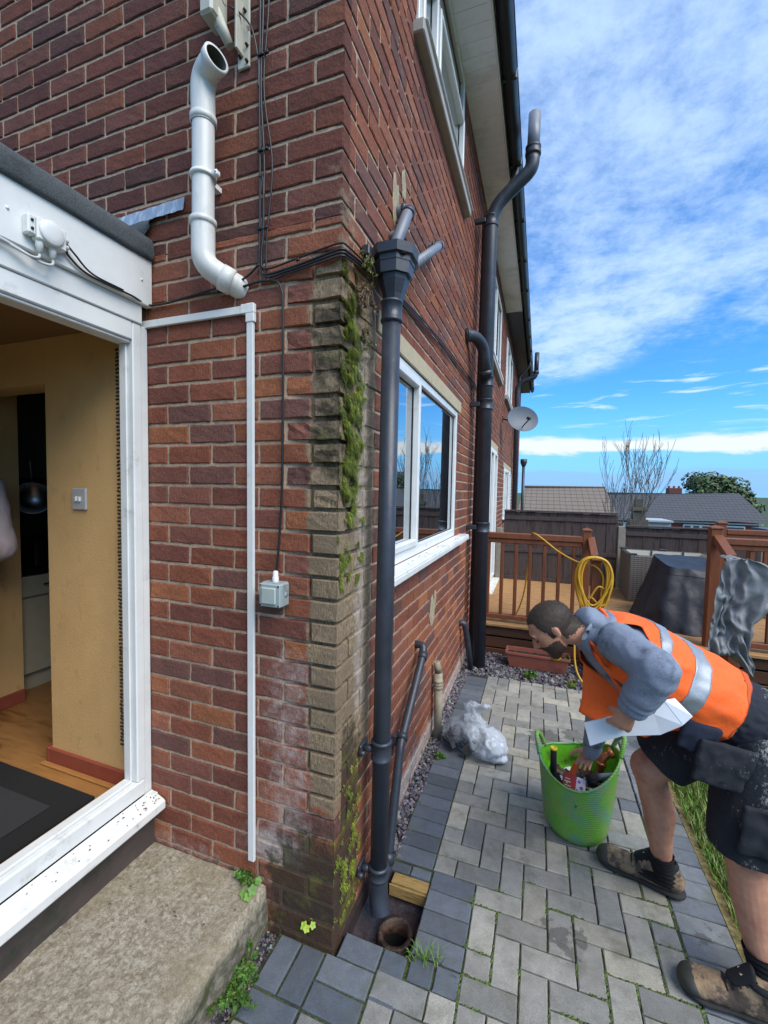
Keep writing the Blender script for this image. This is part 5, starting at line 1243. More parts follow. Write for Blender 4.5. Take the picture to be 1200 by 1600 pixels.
while cnt < 26000:
    y = mr.uniform(-.004, .22); z = mr.uniform(1.25, 2.33) if mr.random() < .9 else mr.uniform(.05, .6)
    kk = abs((z-Z00) % CH-CH*.5)/(CH*.5)          # thicker under the bed joints
    md_ = mossdens(y, z)
    if md_*.8+.95*fbm((y*22, z*22, 1), 4)+.10*kk < mr.uniform(.32, .80): continue
    cnt += 1; th = .022*md_*(.5+1.3*abs(fbm((y*40, z*40, 8), 2))); x = .001+mr.random()*th; L = mr.uniform(.004, .016)+(.020*mr.random() if md_ > .8 else 0); sh_ = .55+.9*abs(fbm((y*18, z*18, 5), 3)); k = mr.choice([(.16, .22, .016), (.24, .31, .02), (.11, .15, .012), (.31, .35, .04), (.14, .11, .028)]); ms.cur = tuple(q*mr.uniform(.8, 1.15)*sh_*1.1 for q in k)
    w_ = .0012; ox = mr.uniform(.002, .009); oy = mr.gauss(0, .004)
    ms.add([(x, y-w_, z), (x, y+w_, z), (x+ox, y+oy, z-L)], [(0, 1, 2)])
tag(ms.build('wall_moss', M['leaf']), 'bright green hanging moss on the corner bricks', kind='stuff')
def wallplant(org, n, spread, label, cols, seed):
    r_ = random.Random(seed); b = MB(); o_ = Vector(org)
    for k in range(n):
        d = Vector((r_.uniform(.1, .5), r_.uniform(-1, .6), r_.uniform(-.5, 1))).normalized()*spread*r_.uniform(.5, 1.1)
        P_ = [o_, o_+d*.5+Vector((.01, 0, .01)), o_+d+Vector((0, 0, -.02))]; b.cur = (.16, .11, .06); b.tube(spline(P_, 3), .0009, 4)
        for q in range(10): leafcl(b, o_.lerp(P_[2], r_.random()), .008, 2, .006, cols, seed=r_.randint(0, 9999))
    single('wall_plant', b, M['leaf'], org, label, 'plant')
wallplant((.015, .15, 2.36), 14, .065, 'pale green fern sprouting beside the hopper rim', [(.16, .20, .04), (.22, .24, .06), (.10, .13, .03)], 3)
wallplant((.012, .13, 2.25), 22, .06, 'dry brown withered plant behind the hopper neck', [(.14, .07, .03), (.20, .11, .05), (.09, .08, .03)], 4)
wallplant((.012, .15, 2.12), 16, .045, 'small dry plant tuft between moss and downpipe', [(.12, .09, .04), (.16, .16, .06), (.07, .08, .03)], 5)
# dead leaves and debris on the door sill
db = MB(); dr_ = random.Random(4)
for _ in range(46):
    t_ = dr_.random(); y = -.02-.16*t_**1.5 if dr_.random() < .75 else -dr_.uniform(.05, .5); x = dr_.uniform(-.80, -.75); z = .352+(-.745-x)*.30+.003; s_ = dr_.uniform(.0025, .006); a = dr_.uniform(0, 6.3)
    db.add([(x+math.cos(a)*s_, y+math.sin(a)*s_, z), (x-math.sin(a)*s_*.5, y+math.cos(a)*s_*.5, z+.003), (x-math.cos(a)*s_, y-math.sin(a)*s_, z), (x+math.sin(a)*s_*.5, y-math.cos(a)*s_*.5, z+.001)], [(0, 1, 2, 3)])
for _ in range(14):
    x, y = dr_.uniform(-.75, -.3), dr_.uniform(-.3, -.02); s_ = dr_.uniform(.003, .007); db.add([(x-s_, y, .163), (x, y-s_*.5, .167), (x+s_, y, .163), (x, y+s_*.5, .165)], [(0, 1, 2, 3)])
for _ in range(16):
    y = dr_.uniform(.5, 1.9); x = dr_.uniform(.01, .06); s_ = dr_.uniform(.003, .009); z = 1.243; db.add([(x-s_*.4, y, z), (x, y-s_, z+.004), (x+s_*.4, y, z), (x, y+s_, z+.002)], [(0, 1, 2, 3)])
tag(db.build('leaf_litter', M['debris']), 'brown leaf litter and dirt on the white sills', kind='stuff')

# ------------------------------------------------------------------ far houses and trees
def rooftile(name, c, c2, along=(1, 0, 0)):
    m_ = bpy.data.materials.new(name); m_.use_nodes = True; t = NT(m_.node_tree); b = t.n['Principled BSDF']
    pos = t.new('ShaderNodeNewGeometry').outputs['Position']; x, y, z = t.sep(pos)
    s1 = t.math('FRACT', t.math('MULTIPLY', z, 6.5)); s2 = t.math('FRACT', t.math('MULTIPLY', x, 4.2))
    k = t.mix(t.noise(pos, 3, 5, .7), c, c2); k = t.mix(t.math('MULTIPLY', t.math('LESS_THAN', s1, .16), .7), k, tuple(q*.35 for q in c)); k = t.mix(t.math('MULTIPLY', t.math('LESS_THAN', s2, .14), .45), k, tuple(q*.4 for q in c))
    t.l.new(k, b.inputs['Base Color']); b.inputs['Roughness'].default_value = .9
    bn = t.new('ShaderNodeBump'); bn.inputs['Strength'].default_value = .8; bn.inputs['Distance'].default_value = .05
    t.l.new(t.math('ADD', s1, s2), bn.inputs['Height']); t.l.new(bn.outputs[0], b.inputs['Normal'])
    return m_
bg1 = thing('bungalow', (1.7, 19, -2.0), 'distant bungalow with brown tiled roof just above the fence', 'house')
b = MB(); pr = [(-.30, 17.3, .62), (3.48, 17.3, .72), (3.39, 20.5, 1.88), (-.07, 20.5, 1.82)]; b.quad(*pr)
b.quad((3.48, 17.3, .60), (-.30, 17.3, .50), (-.3, 17.3, .62), (3.48, 17.3, .72)); b.quad((-.07, 20.5, 1.82), (3.39, 20.5, 1.88), (3.4, 23.6, .62), (-.1, 23.6, .62))
b.box((-.09, 20.42, 1.81), (3.41, 20.6, 1.93), bev=.03)
b.build('roof', rooftile('brown_tiles', (.20, .155, .115), (.27, .215, .165)), bg1)
b = MB(); b.box((-.1, 17.7, -2.6), (3.3, 23.3, .62)); b.add([(3.3, 17.7, .62), (3.3, 23.3, .62), (3.3, 20.5, 1.8)], [(0, 1, 2)]); b.add([(-.1, 17.7, .62), (-.1, 23.3, .62), (-.1, 20.5, 1.75)], [(0, 2, 1)]); b.build('wall', pmat('render', '#8f8a80', .9, .1), bg1)
bg2 = thing('distant_house', (9, 33, -2.6), 'long distant brick house with dark grey tiled roof and white windows', 'house')
b = MB(); b.quad((3.4, 30.2, -.10), (13.5, 30.2, .10), (13.05, 33.5, 1.80), (3.0, 33.5, 1.56)); b.quad((3.0, 33.5, 1.56), (13.05, 33.5, 1.8), (13.4, 37, .1), (3, 37, -.1)); b.box((3.0, 33.4, 1.60), (13.1, 33.6, 1.72)) 
b.build('roof', rooftile('dark_tiles', (.075, .075, .080), (.12, .12, .125)), bg2)
b = MB(); b.box((3.2, 30.6, -3), (13.1, 36.5, -.02)); b.build('wall', pmat('far_brick', '#7a4034', .9, .15, 6), bg2)
b = MB(); b.box((3.3, 30.50, -.13), (13.3, 30.6, -.05)); b.build('fascia', M['upvc'], bg2)
for (x0, x1) in ((5.4, 7.0), (9.2, 10.6), (11.3, 12.4)):
    b = MB(); b.box((x0, 30.5, -1.4), (x1, 30.58, -.22)); wq = b.build('window', M['upvc'], bg2)
    n = 3 if x1-x0 > 1.3 else 1; wd = (x1-x0)/n
    for k in range(n): b = MB(); b.box((x0+k*wd+.08, 30.46, -1.3), (x0+(k+1)*wd-.08, 30.495, -.30)); b.build('pane', pmat('far_pane', '#3d4750', .3, .1), wq)
b = MB(); b.box((9.1, 33.7, 1.5), (9.9, 34.5, 2.1), bev=.02)
for x in (9.2, 9.5, 9.8): b.lathe([(.08, 2.1), (.07, 2.25), (0, 2.25)], (x, 34.1, 0), 8)
ch = b.build('chimney', pmat('far_brick2', '#6d4238', .9, .2, 6), bg2)
b = MB(); b.tube([(10.6, 34, 1.6), (10.6, 34, 3.0)], .025, 5); b.tube([(10.0, 34, 2.95), (11.4, 34, 2.85)], .02, 4)
for k in range(6): b.tube([(10.2+.22*k, 33.8, 2.93-.02*k), (10.2+.22*k, 34.2, 2.93-.02*k)], .014, 4)
b.build('aerial', M['cable'], bg2)
b = MB(); b.box((3.4, 14.6, -2.6), (3.95, 15.0, .78), bev=.01); b.box((3.50, 14.65, .78), (3.86, 14.95, 1.18), bev=.01); b.box((3.44, 14.6, 1.05), (3.92, 15.0, 1.13), bev=.01); b.box((3.56, 14.7, 1.18), (3.80, 14.9, 1.45), bev=.01)
single('chimney_stack', b, pmat('stack_stone', '#5b574c', .9, .2, 8, col2='#44463a', c2s=3), (3.67, 14.8, -2.6), 'small grey stone chimney stack between fence and dark roof', 'chimney')
b = MB(); b.box((4.2, 16.5, -2.6), (5.05, 18, .62)); b.box((4.15, 16.4, .62), (5.1, 18.1, .68)); single('outbuilding', b, pmat('pale_render', '#a8adb0', .8, .08), (4.6, 17.2, -2.6), 'low pale rendered outbuilding behind the bare tree', 'outbuilding')
b = MB(); b.box((5.1, 8.2, -2), (7.6, 10.2, .86)); b.box((5.0, 8.1, .86), (7.7, 10.3, .93)); single('shed', b, pmat('blue_grey_shed', '#4f5f70', .7, .1), (6.2, 9.2, -2), 'low blue grey shed roof beyond the fence at the right edge', 'shed')
def baretree(org, h, seed, label, lean=0, n=5):
    t = thing('bare_tree', org, label, 'tree', None); r_ = random.Random(seed); b = MB(); tr = MB()
    def grow(p, d, L, r, lev, mb):
        pts = [p]; q = p
        for k in range(4):
            d2 = (d+Vector((r_.gauss(0, .10), r_.gauss(0, .10), .07))).normalized(); q = q+d2*L/4; pts.append(q); d = d2
        mb.tube(pts, [max(.0045, r*(1-.4*i/4)) for i in range(5)], 5, caps=False)
        if lev >= n: return
        for k in range((3 if lev < 3 else 2) if lev else 4):
            f = r_.uniform(.35, 1); bp = pts[min(4, int(f*4)+1)] if k else pts[-1]
            ax = Vector((r_.gauss(0, 1), r_.gauss(0, 1), 0)).normalized(); nd = (d*1.0+ax*r_.uniform(.22, .5)*(1 if k else .2)+Vector((0,0,.25))).normalized()
            grow(bp, nd, L*r_.uniform(.55, .85), r*.48, lev+1, b)
    o_ = Vector(org); grow(o_, Vector((lean, 0, 1)), h*.40, .042, 0, tr)
    tr.build('trunk', M['bark'], t); b.build('branches', M['bark'], t)
baretree((2.70, 12.9, -1.4), 4.1, 4, 'leafless tree left of pair, thin upright twigs against the sky')
baretree((3.45, 13.2, -1.4), 4.2, 11, 'leafless tree right of pair, taller with spreading twigs near the chimney', .03)
# pale tangle of bare shrub below the trees
def leaftree(name, c, R3, n, size, cols, label, trunk=True, lobes=26, seed=1):
    t = thing(name, (c[0], c[1], c[2]-R3[2]-1.5), label, 'tree'); r_ = random.Random(seed)
    if trunk:
        b = MB(); b.tube([(c[0], c[1], -4), (c[0]+.1, c[1], c[2]-.3*R3[2])], [.35, .18], 8)
        for k in range(6):
            a = k*1.05; b.tube([(c[0], c[1], c[2]-R3[2]*.8), (c[0]+math.cos(a)*R3[0]*.6, c[1]+math.sin(a)*R3[1]*.6, c[2]+.2*R3[2])], [.12, .03], 5)
        b.build('trunk', M['bark'], t)
    b = MB(); C_ = []
    for _ in range(lobes):
        d = Vector((r_.gauss(0, 1), r_.gauss(0, 1), r_.gauss(0, 1)+.15)).normalized()*r_.uniform(.35, .9)
        C_.append((Vector(c)+Vector((d.x*R3[0], d.y*R3[1], d.z*R3[2])), r_.uniform(.22, .38), r_.uniform(.65, 1.25)))
    for p, rr_, br in C_:
        for _ in range(n//lobes):
            d = Vector((r_.gauss(0, 1), r_.gauss(0, 1), r_.gauss(0, 1))).normalized()*r_.random()**.35
            q = p+Vector((d.x*R3[0], d.y*R3[1], d.z*R3[2]))*rr_; s_ = size*r_.uniform(.6, 1.4); k = r_.choice(cols); b.cur = tuple(x*br*r_.uniform(.8, 1.2) for x in k)
            nr = (d+Vector((r_.gauss(0, .5), r_.gauss(0, .5), r_.gauss(0, .5)+.3))).normalized(); u = nr.orthogonal().normalized(); v = nr.cross(u)
            b.add([q-u*s_, q-v*s_*.7, q+u*s_, q+v*s_*.7], [(0, 1, 2, 3)])
    b.build('crown', M['leaf'], t)
leaftree('broadleaf_tree', (17.9, 53, .95), (4.1, 3.4, 3.2), 15000, .16, [(.07, .12, .035), (.09, .145, .04), (.12, .165, .055), (.05, .085, .03)], 'large rounded green tree rising behind the dark tiled roof', lobes=40)
leaftree('broadleaf_tree', (9.8, 40, .6), (.5, .5, 1.6), 700, .10, [(.05, .09, .02), (.03, .06, .015)], 'small pointed dark tree beside the distant chimney', lobes=8, seed=5)
leaftree('hedge_tree', (17.5, 32, -.9), (2.3, 2, 1.3), 2500, .12, [(.10, .14, .04), (.07, .11, .03)], 'low yellow green hedge tree at right edge beyond dark roof', lobes=14, seed=7)
leaftree('broadleaf_tree', (13.5, 18, -.2), (2.6, 2.2, 1.7), 5000, .12, [(.03, .055, .016), (.05, .08, .02)], 'dark leafy tree mirrored in the house window', lobes=20, seed=9)
# ------------------------------------------------------------------ implicit-style body building (hulls merged by voxel remesh)
_ico = None
def icos():
    global _ico
    if _ico is None:
        b = bmesh.new(); bmesh.ops.create_icosphere(b, subdivisions=3, radius=1); _ico = [v.co.copy() for v in b.verts]; b.free()
    return _ico
def E_(c, r, ax=None):
    """ellipsoid: c centre, r radius or (r1,r2,r3) along axes ax (3 vectors)"""
    if not isinstance(r, (tuple, list)): r = (r, r, r)
    A = ax or (Vector((1, 0, 0)), Vector((0, 1, 0)), Vector((0, 0, 1))); c = Vector(c)
    return [c+A[0]*p.x*r[0]+A[1]*p.y*r[1]+A[2]*p.z*r[2] for p in icos()]
def disc(c, n, r, t=.002, r2=None):
    n = Vector(n).normalized(); u = n.orthogonal().normalized(); v = n.cross(u); return E_(c, (r, r2 or r, t), (u, v, n))
def remesh(prims, voxel, smooth=4, disp=None, cuts=(), sf=.5):
    me = bpy.data.meshes.new('tmp'); bm = bmesh.new()
    for pr in prims:
        pts = [p for e in pr for p in e]; b2 = bmesh.new(); vs = [b2.verts.new(p) for p in pts]
        r_ = bmesh.ops.convex_hull(b2, input=vs); bad = [v for v in b2.verts if not v.link_faces]
        for v in bad: b2.verts.remove(v)
        t_ = bpy.data.meshes.new('t2'); b2.to_mesh(t_); b2.free(); bm.from_mesh(t_); bpy.data.meshes.remove(t_)
    bm.to_mesh(me); bm.free()
    o = bpy.data.objects.new('tmp', me); COL.objects.link(o)
    r_ = o.modifiers.new('r', 'REMESH'); r_.mode = 'VOXEL'; r_.voxel_size = voxel
    if smooth: s_ = o.modifiers.new('s', 'SMOOTH'); s_.iterations = smooth; s_.factor = sf
    dg = bpy.context.evaluated_depsgraph_get(); dg.update(); ev = o.evaluated_get(dg); out = bpy.data.meshes.new_from_object(ev)
    bpy.data.objects.remove(o); bpy.data.meshes.remove(me)
    if disp:
        nrm = [v.normal.copy() for v in out.vertices]
        for v, n in zip(out.vertices, nrm): v.co = v.co+n*disp(v.co, n)
    return out
def place(me, name, mat, parent=None, org=None, smooth=True):
    o0 = ORG[parent.name] if parent is not None else Vector(org or (0, 0, 0))
    for v in me.vertices: v.co = v.co-o0
    mi_ = [p.material_index for p in me.polygons]; me.materials.clear()
    for m_ in (mat if isinstance(mat, (list, tuple)) else [mat]): me.materials.append(m_)
    me.polygons.foreach_set('material_index', mi_); me.polygons.foreach_set('use_smooth', [smooth]*len(me.polygons)); me.name = name
    o = bpy.data.objects.new(name, me); COL.objects.link(o); o.parent = parent
    if parent is None: o.location = o0
    ORG[o.name] = o0; return o
def shell(src, pred, off, solid=.004, relax=6, dispf=None):
    """copy of part of a mesh (world coords) pushed outwards; pred(center, normal)"""
    bm = bmesh.new(); bm.from_mesh(src); bm.normal_update()
    kill = [f for f in bm.faces if not pred(f.calc_center_median(), f.normal)]
    bmesh.ops.delete(bm, geom=kill, context='FACES')
    nr = {v: v.normal.copy() for v in bm.verts}
    for v in bm.verts: v.co = v.co+nr[v]*(off if not callable(off) else off(v.co))
    for _ in range(relax):
        mv = {}
        for v in bm.verts:
            if v.is_boundary:
                ns = [e.other_vert(v).co for e in v.link_edges if e.is_boundary]
                if len(ns) == 2: mv[v] = v.co*.4+(ns[0]+ns[1])*.3
        for v, c in mv.items(): v.co = c
    if dispf:
        for v in bm.verts: v.co = v.co+v.normal*dispf(v.co)
    me = bpy.data.meshes.new('shell')
    if solid:
        bm.normal_update(); ex = bmesh.ops.solidify(bm, geom=bm.faces[:], thickness=solid)
    bm.to_mesh(me); bm.free(); return me

def clothmat(name, col, bump=.3, bsc=300, col2=None, c2s=6, c2t=(.5, .7), var=.12, rough=.9, wr=.0):
    return pmat(name, col, rough, var, 30, bump, bsc, col2=col2, c2s=c2s, c2t=c2t, spec=.2)
def skinmat(name, a='#c08a6e', b_='#aa6d5a'):
    m_ = pmat(name, a, .55, .14, 45, .5, 420, col2=b_, c2s=14, c2t=(.45, .72)); bs = m_.node_tree.nodes['Principled BSDF']
    bs.inputs['Subsurface Weight'].default_value = .05; bs.inputs['Subsurface Radius'].default_value = (.02, .008, .004); return m_
M['skin'] = skinmat('skin')

# ------------------------------------------------------------------ the worker
V = Vector
man = thing('person', (1.2, .5, 0), 'man in orange hi-vis vest and dark shorts bending over the green tub', 'person')
pel, neck = V((1.29, .505, .835)), V((.795, .39, 1.11))
T = (neck-pel).normalized(); N = (V((0, 0, -1))-T*T.dot(V((0, 0, -1)))).normalized(); SD = T.cross(N)
if SD.y > 0: SD = -SD                      # SD points at the camera
AX = (T, SD, N)
shL, elL, wrL, haL = V((.862, .262, 1.115)), V((.935, .100, 1.105)), V((.884, .160, .950)), V((.868, .165, .893))
shR, elR, wrR, haR = V((.850, .545, .99)), V((.874, .652, .708)), V((.872, .837, .430)), V((.845, .880, .345))
hipL, knL, caL, anL = V((1.285, .425, .78)), V((1.267, .376, .470)), V((1.289, .375, .32)), V((1.318, .345, .135))
hipR, knR, caR, anR = V((1.27, .595, .74)), V((1.040, .600, .545)), V((1.092, .632, .356)), V((1.120, .668, .13))
gird, chest, waist = neck-T*.075+N*.01, neck-T*.16+N*.005, neck-T*.33
ELL = [E_(gird, (.055, .150, .080), AX), E_(chest, (.09, .150, .108), AX), E_(waist, (.08, .130, .098), AX), E_(pel, (.10, .145, .108), AX)]
# head frame
hc_ = V((.668, .350, 1.110)); hu = (V((-.128, -.02, .140))).normalized()
hs_ = V((.10, -.99, .02)); hs_ = (hs_-hu*hs_.dot(hu)).normalized(); hf = hu.cross(hs_)
if hf.x > 0: hf = -hf
def H(f, s_, u): return hc_+hf*f+hs_*s_+hu*u
HA = (hf, hs_, hu)
def sph(c, r, ax=None): return [E_(c, r, ax)]
head = [sph(H(-.012, 0, .030), (.086, .068, .072), HA), [E_(H(.020, 0, .012), (.058, .060, .055), HA), E_(H(.026, 0, -.050), (.046, .046, .040), HA)],
        [E_(H(.030, 0, -.055), (.038, .044, .03), HA), E_(H(.050, 0, -.082), (.022, .025, .018), HA)],
        [E_(H(.068, 0, .030), (.012, .042, .012), HA), E_(H(.066, 0, .018), (.010, .040, .008), HA)],     # brow
        [E_(H(.078, 0, .012), (.006, .007, .006), HA), E_(H(.094, 0, -.018), (.0085, .010, .008), HA), E_(H(.074, 0, -.022), (.008, .015, .006), HA)],   # nose
        [E_(H(.072, 0, -.042), (.008, .021, .006), HA)], [E_(H(.070, 0, -.054), (.008, .019, .006), HA)],     # lips
        [E_(H(.046, .030, -.016), (.016, .018, .022), HA)], [E_(H(.046, -.030, -.016), (.016, .018, .022), HA)]]
for s_ in (1, -1):
    head.append([E_(H(-.010, .066*s_, .002), (.013, .005, .020), (hf, (hs_*s_-hf*.25).normalized(), hu)), E_(H(-.013, .062*s_, -.002), (.010, .006, .014), HA)])
    head.append([E_(H(-.015, .071*s_, .006), (.010, .003, .015), (hf, (hs_*s_-hf*.3).normalized(), hu))])
HS = .92
head = [[[hc_+(p-hc_)*HS for p in e] for e in pr] for pr in head]
_H = H
def H(f, s_, u): return hc_+(_H(f, s_, u)-hc_)*HS
neckp = [[E_(H(-.035, 0, -.03), (.045, .050, .045), HA), E_(neck+N*.005, (.05, .062, .055), AX)]]
def limb(*a): return [[E_(a[i][0], a[i][1]), E_(a[i+1][0], a[i+1][1])] for i in range(len(a)-1)]
def hand(wr, dirv, palm_n, thumb_side, curl, scale=1., spread=.1, tc=.6, tv=(.55, .8, .25)):
    """fingers from a palm: dirv along the hand, palm_n out of palm, thumb_side towards the thumb"""
    d = dirv.normalized(); n = (palm_n-d*palm_n.dot(d)).normalized(); s_ = d.cross(n)
    if s_.dot(thumb_side) < 0: s_ = -s_
    k = scale; pr = []
    c = wr+d*.045*k
    pr.append([E_(wr, .021*k), E_(wr+d*.02*k, (.018*k, .026*k, .014*k), (d, s_, n)), E_(wr+d*.058*k, (.012*k, .034*k, .012*k), (d, s_, n))])
    for i, (o_, L) in enumerate(((.026, .066), (.009, .074), (-.009, .069), (-.026, .054))):
        p = wr+d*.062*k+s_*o_*k; dd = (d+s_*spread*(o_/.026)).normalized(); r_ = .0088*k if i < 3 else .0078*k; a = curl[i]
        for seg, (fr, ad) in enumerate(((.45, a*.6), (.30, a), (.25, a*.8))):
            dd = (dd*math.cos(ad)+n*math.sin(ad)).normalized(); q = p+dd*L*fr*k
            pr.append([E_(p, r_*(1-.08*seg)), E_(q, r_*(1-.08*(seg+1)))]); p = q
    p = wr+d*.018*k+s_*.024*k; dd = (d*tv[0]+s_*tv[1]+n*tv[2]).normalized()
    for seg, L in enumerate((.032, .026, .020)):
        q = p+dd*L*k; pr.append([E_(p, (.0125-.0013*seg)*k), E_(q, (.0112-.0013*seg)*k)]); p = q
        dd = (dd+n*tc*.5+d*.25*seg-s_*.2).normalized()
    return pr
body = head+neckp+[[ELL[0], ELL[1]], [ELL[1], ELL[2]], [ELL[2], ELL[3]]]
body += limb((shL, .045), (elL, .036), (wrL, .024))+limb((shR, .045), (elR, .036), (wrR, .024))
hdL = (V((.868, .175, .905))-wrL).normalized(); hdL = (hdL+V((-.15, 0, -.35))).normalized()
body += hand(wrL, hdL, V((.1, 1, .0)), V((-1, 0, .2)), (1.0, 1.1, 1.15, 1.2), .92, tv=(.75, .35, .75))
body += hand(wrR, (haR-wrR), V((-.3, .2, -.9)), V((-.6, .6, 0)), (.35, .45, .5, .6), .88, tc=.2)
body += limb((hipL, .082), (knL, .064), (knL+V((.005, 0, -.05)), .056), (caL, .058), (caL+V((.012, -.012, -.09)), .046), (anL, .036))
body += [[E_(knL+V((-.022, -.005, .005)), (.040, .042, .05))]]
body += limb((hipR, .082), (knR, .062), (knR+V((.012, .006, -.05)), .054), (caR, .057), (caR+V((.008, .012, -.09)), .045), (anR, .034))
body += [[E_(knR+V((-.018, 0, .0)), (.042, .044, .048))]]
body += limb((anL, .036), (V((1.33, .335, .06)), .035), (V((1.17, .33, .035)), .028))+limb((anR, .034), (V((1.14, .68, .06)), .034), (V((.96, .74, .035)), .026))
bmesh_ = remesh(body, .0036, 3, disp=lambda c, n: .0006*fbm(c*40, 2))
def fuzz(me, nm, mt, n, L, cols, down, seed):
    # close-cropped hair: the skin shell plus thousands of short strands growing out of it, all one mesh
    r_ = random.Random(seed); b = MB(); b.cur = cols[0]; b.smooth = True
    b.add([v.co.copy() for v in me.vertices], [tuple(p.vertices) for p in me.polygons]); b.smooth = False
    P_ = [(p.center.copy(), p.normal.copy()) for p in me.polygons if p.normal.dot(p.center-hc_) > 0]
    for _ in range(n):
        c, nn_ = r_.choice(P_); c = c+V((r_.uniform(-1, 1), r_.uniform(-1, 1), r_.uniform(-1, 1)))*.002
        d = (nn_*.7-hf*.9+V((r_.gauss(0, .3), r_.gauss(0, .3), r_.gauss(0, .3)))).normalized(); s_ = d.orthogonal().normalized()*.0005; k = r_.choice(cols); b.cur = tuple(q*r_.uniform(.7, 1.4) for q in k); l_ = L*r_.uniform(.6, 1.2)
        b.add([c-s_, c+s_, c+d*l_], [(0, 1, 2)])
    bpy.data.meshes.remove(me); hv = pmat(nm+'_strands', '#ffffff', .6, .2, 200, vcol=True, spec=.3)
    return b.build(nm, hv, man)
# facial tone: stubble done by its own child
head_src = bmesh_.copy()
bd = place(bmesh_, 'body', M['skin'], man)
def hl(c):
    d = (c-hc_)/HS; return d.dot(hf), d.dot(hs_), d.dot(hu)
def in_head(c): return (c-hc_).length < .125
def hairp(c, n):
    if not in_head(c): return False
    f, s_, u = hl(c)
    if abs(s_) > .067 and -.035 < f < .012 and abs(u) < .028: return False
    wob = .004*fbm(c*120, 2)+.011*fbm(c*420, 1)
    if f > .034: return u > .070+wob+(f-.034)*.1
    if f > .015: return u > .012+(f-.015)*2.0+wob
    if f > -.022: return u > .014+wob
    return u > -.040+wob and f < .0
hairm = pmat('dark_hair', '#3a2c25', .7, .4, 300, .9, 400, spec=.3)
hm = shell(head_src, hairp, .0012, .0018, 0, dispf=lambda c: .0008*fbm(c*260, 2)); fuzz(hm, 'hair', hairm, 12000, .0028, [(.055, .040, .030), (.085, .063, .047), (.042, .031, .023)], V((0, 0, -1)), 3)
def beardp(c, n):
    if not in_head(c): return False
    f, s_, u = hl(c); wob = .006*fbm(c*130, 2)+.012*fbm(c*420, 1)
    if u > -.012+wob and f < .02: return abs(s_) > .045 and .0 < f < .018 and u < .02
    if u < -.078 and f < .012: return False
    if f < .004: return False
    if f > .060 and -.062 < u < -.040 and abs(s_) < .018: return False
    return u < -.026-(.0)+wob+( -.004 if f > .055 else 0) and not (f > .083)
bdm = shell(head_src, beardp, .0008, .0014, 0, dispf=lambda c: .0010*fbm(c*240, 2)); fuzz(bdm, 'beard', pmat('stubble', '#35251e', .85, .5, 260, .8, 400, col2='#65463a', c2s=120, c2t=(.5, .68)), 3500, .0026, [(.055, .036, .026), (.095, .060, .042)], V((0, 0, -1)), 4)
for s_ in (1, -1):
    b = MB(); b.smooth = True
    c = H(.064, .029*s_, .006); b.grid(lambda u, v: c+hf*.009*math.cos(v*PI/2)*1+hs_*.011*math.sin(v*PI/2)*math.cos(2*PI*u)+hu*.0035*math.sin(v*PI/2)*math.sin(2*PI*u), 12, 5, closeu=True); b.build('eye', pmat('eye_dark', '#241a17', .2, .1), man)
    b = MB(); b.tube([H(.074, .016*s_, .026), H(.076, .028*s_, .029), H(.070, .043*s_, .025)], [.0025, .0035, .002], 6); b.build('eyebrow', hairm, man)
SOCK = {}
for nm_, an_ in (('near', anL), ('far', anR)):
    SOCK[nm_] = shell(head_src, lambda c, n: an_.z-.085 < c.z < an_.z+.042+.004*fbm(c*60, 2) and (c.xy-an_.xy).length < .075, .006, 0, 2, dispf=lambda c: .0025*math.sin(c.z*360+3*fbm(c*20, 2)))
bpy.data.meshes.remove(head_src)

# hoodie
def wrinkle(k1=.004, fr=16, seed=0, ax=None):
    def f(c, n):
        a = fbm((c.x*fr, c.y*fr, c.z*fr*1.6+seed), 2); b_ = fbm((c.x*fr*.6+9, c.y*fr*.6, c.z*fr*.7+seed), 2); return k1*((1-abs(a)*3)*.5-abs(b_)*1.2)
    return f
def gs(e, k): return e
HO = [E_(gird, (.065, .172, .098), AX), E_(chest, (.10, .170, .128), AX), E_(waist, (.09, .152, .118), AX), E_(neck-T*.46, (.05, .150, .116), AX)]
hood = [[HO[0], HO[1]], [HO[1], HO[2]], [HO[2], HO[3]]]
upL = (elL-shL).normalized(); cuL = (wrL-elL).normalized(); cuR = (wrR-elR).normalized()
hood += [[E_(shL, .066), E_(elL, .056)], [E_(elL, .056), E_(elL.lerp(wrL, .5), .052), disc(wrL-cuL*.0, cuL, .037)], [E_(shR, .066), E_(elR, .054)], [E_(elR, .053), disc(wrR+cuR*.02, cuR, .036)]]
hood += [[E_(neck-T*.02-N*.02, (.04, .11, .075), AX), E_(gird, (.05, .14, .085), AX)], [E_(neck+T*.040-N*.030, (.026, .070, .040), AX), E_(neck-T*.015-N*.045, (.03, .085, .036), AX)], [E_(neck+T*.035+N*.01, (.014, .072, .06), AX), E_(neck-T*.02, (.02, .095, .08), AX)]]
hoodw = remesh(hood, .005, 6, disp=lambda c, n: wrinkle(.0042, 10, 3)(c, n)+(.0028*math.sin(((c-elL).dot(cuL))*150+5*fbm(c*8, 2))*bump01((c-wrL).length, -1, 0, .05, .13) if (c-wrL).length < .13 else 0)+(.004*math.sin((c-elL).dot((upL-cuL).normalized())*140+3*fbm(c*7, 1))*max(0, 1-(c-elL+V((-.03, .02, .0))).length/.09)))
tor_src = remesh([[HO[0], HO[1]], [HO[1], HO[2]], [HO[2], HO[3]], [E_(shL, .050), E_(chest, .06)], [E_(shR, .050), E_(chest, .06)]], .005, 9)
greyf = pmat('grey_fleece', '#848d9c', .95, .22, 220, .5, 350, col2='#55606e', c2s=14, c2t=(.5, .72), spec=.15)
fl_ = place(hoodw, 'hoodie', greyf, man)
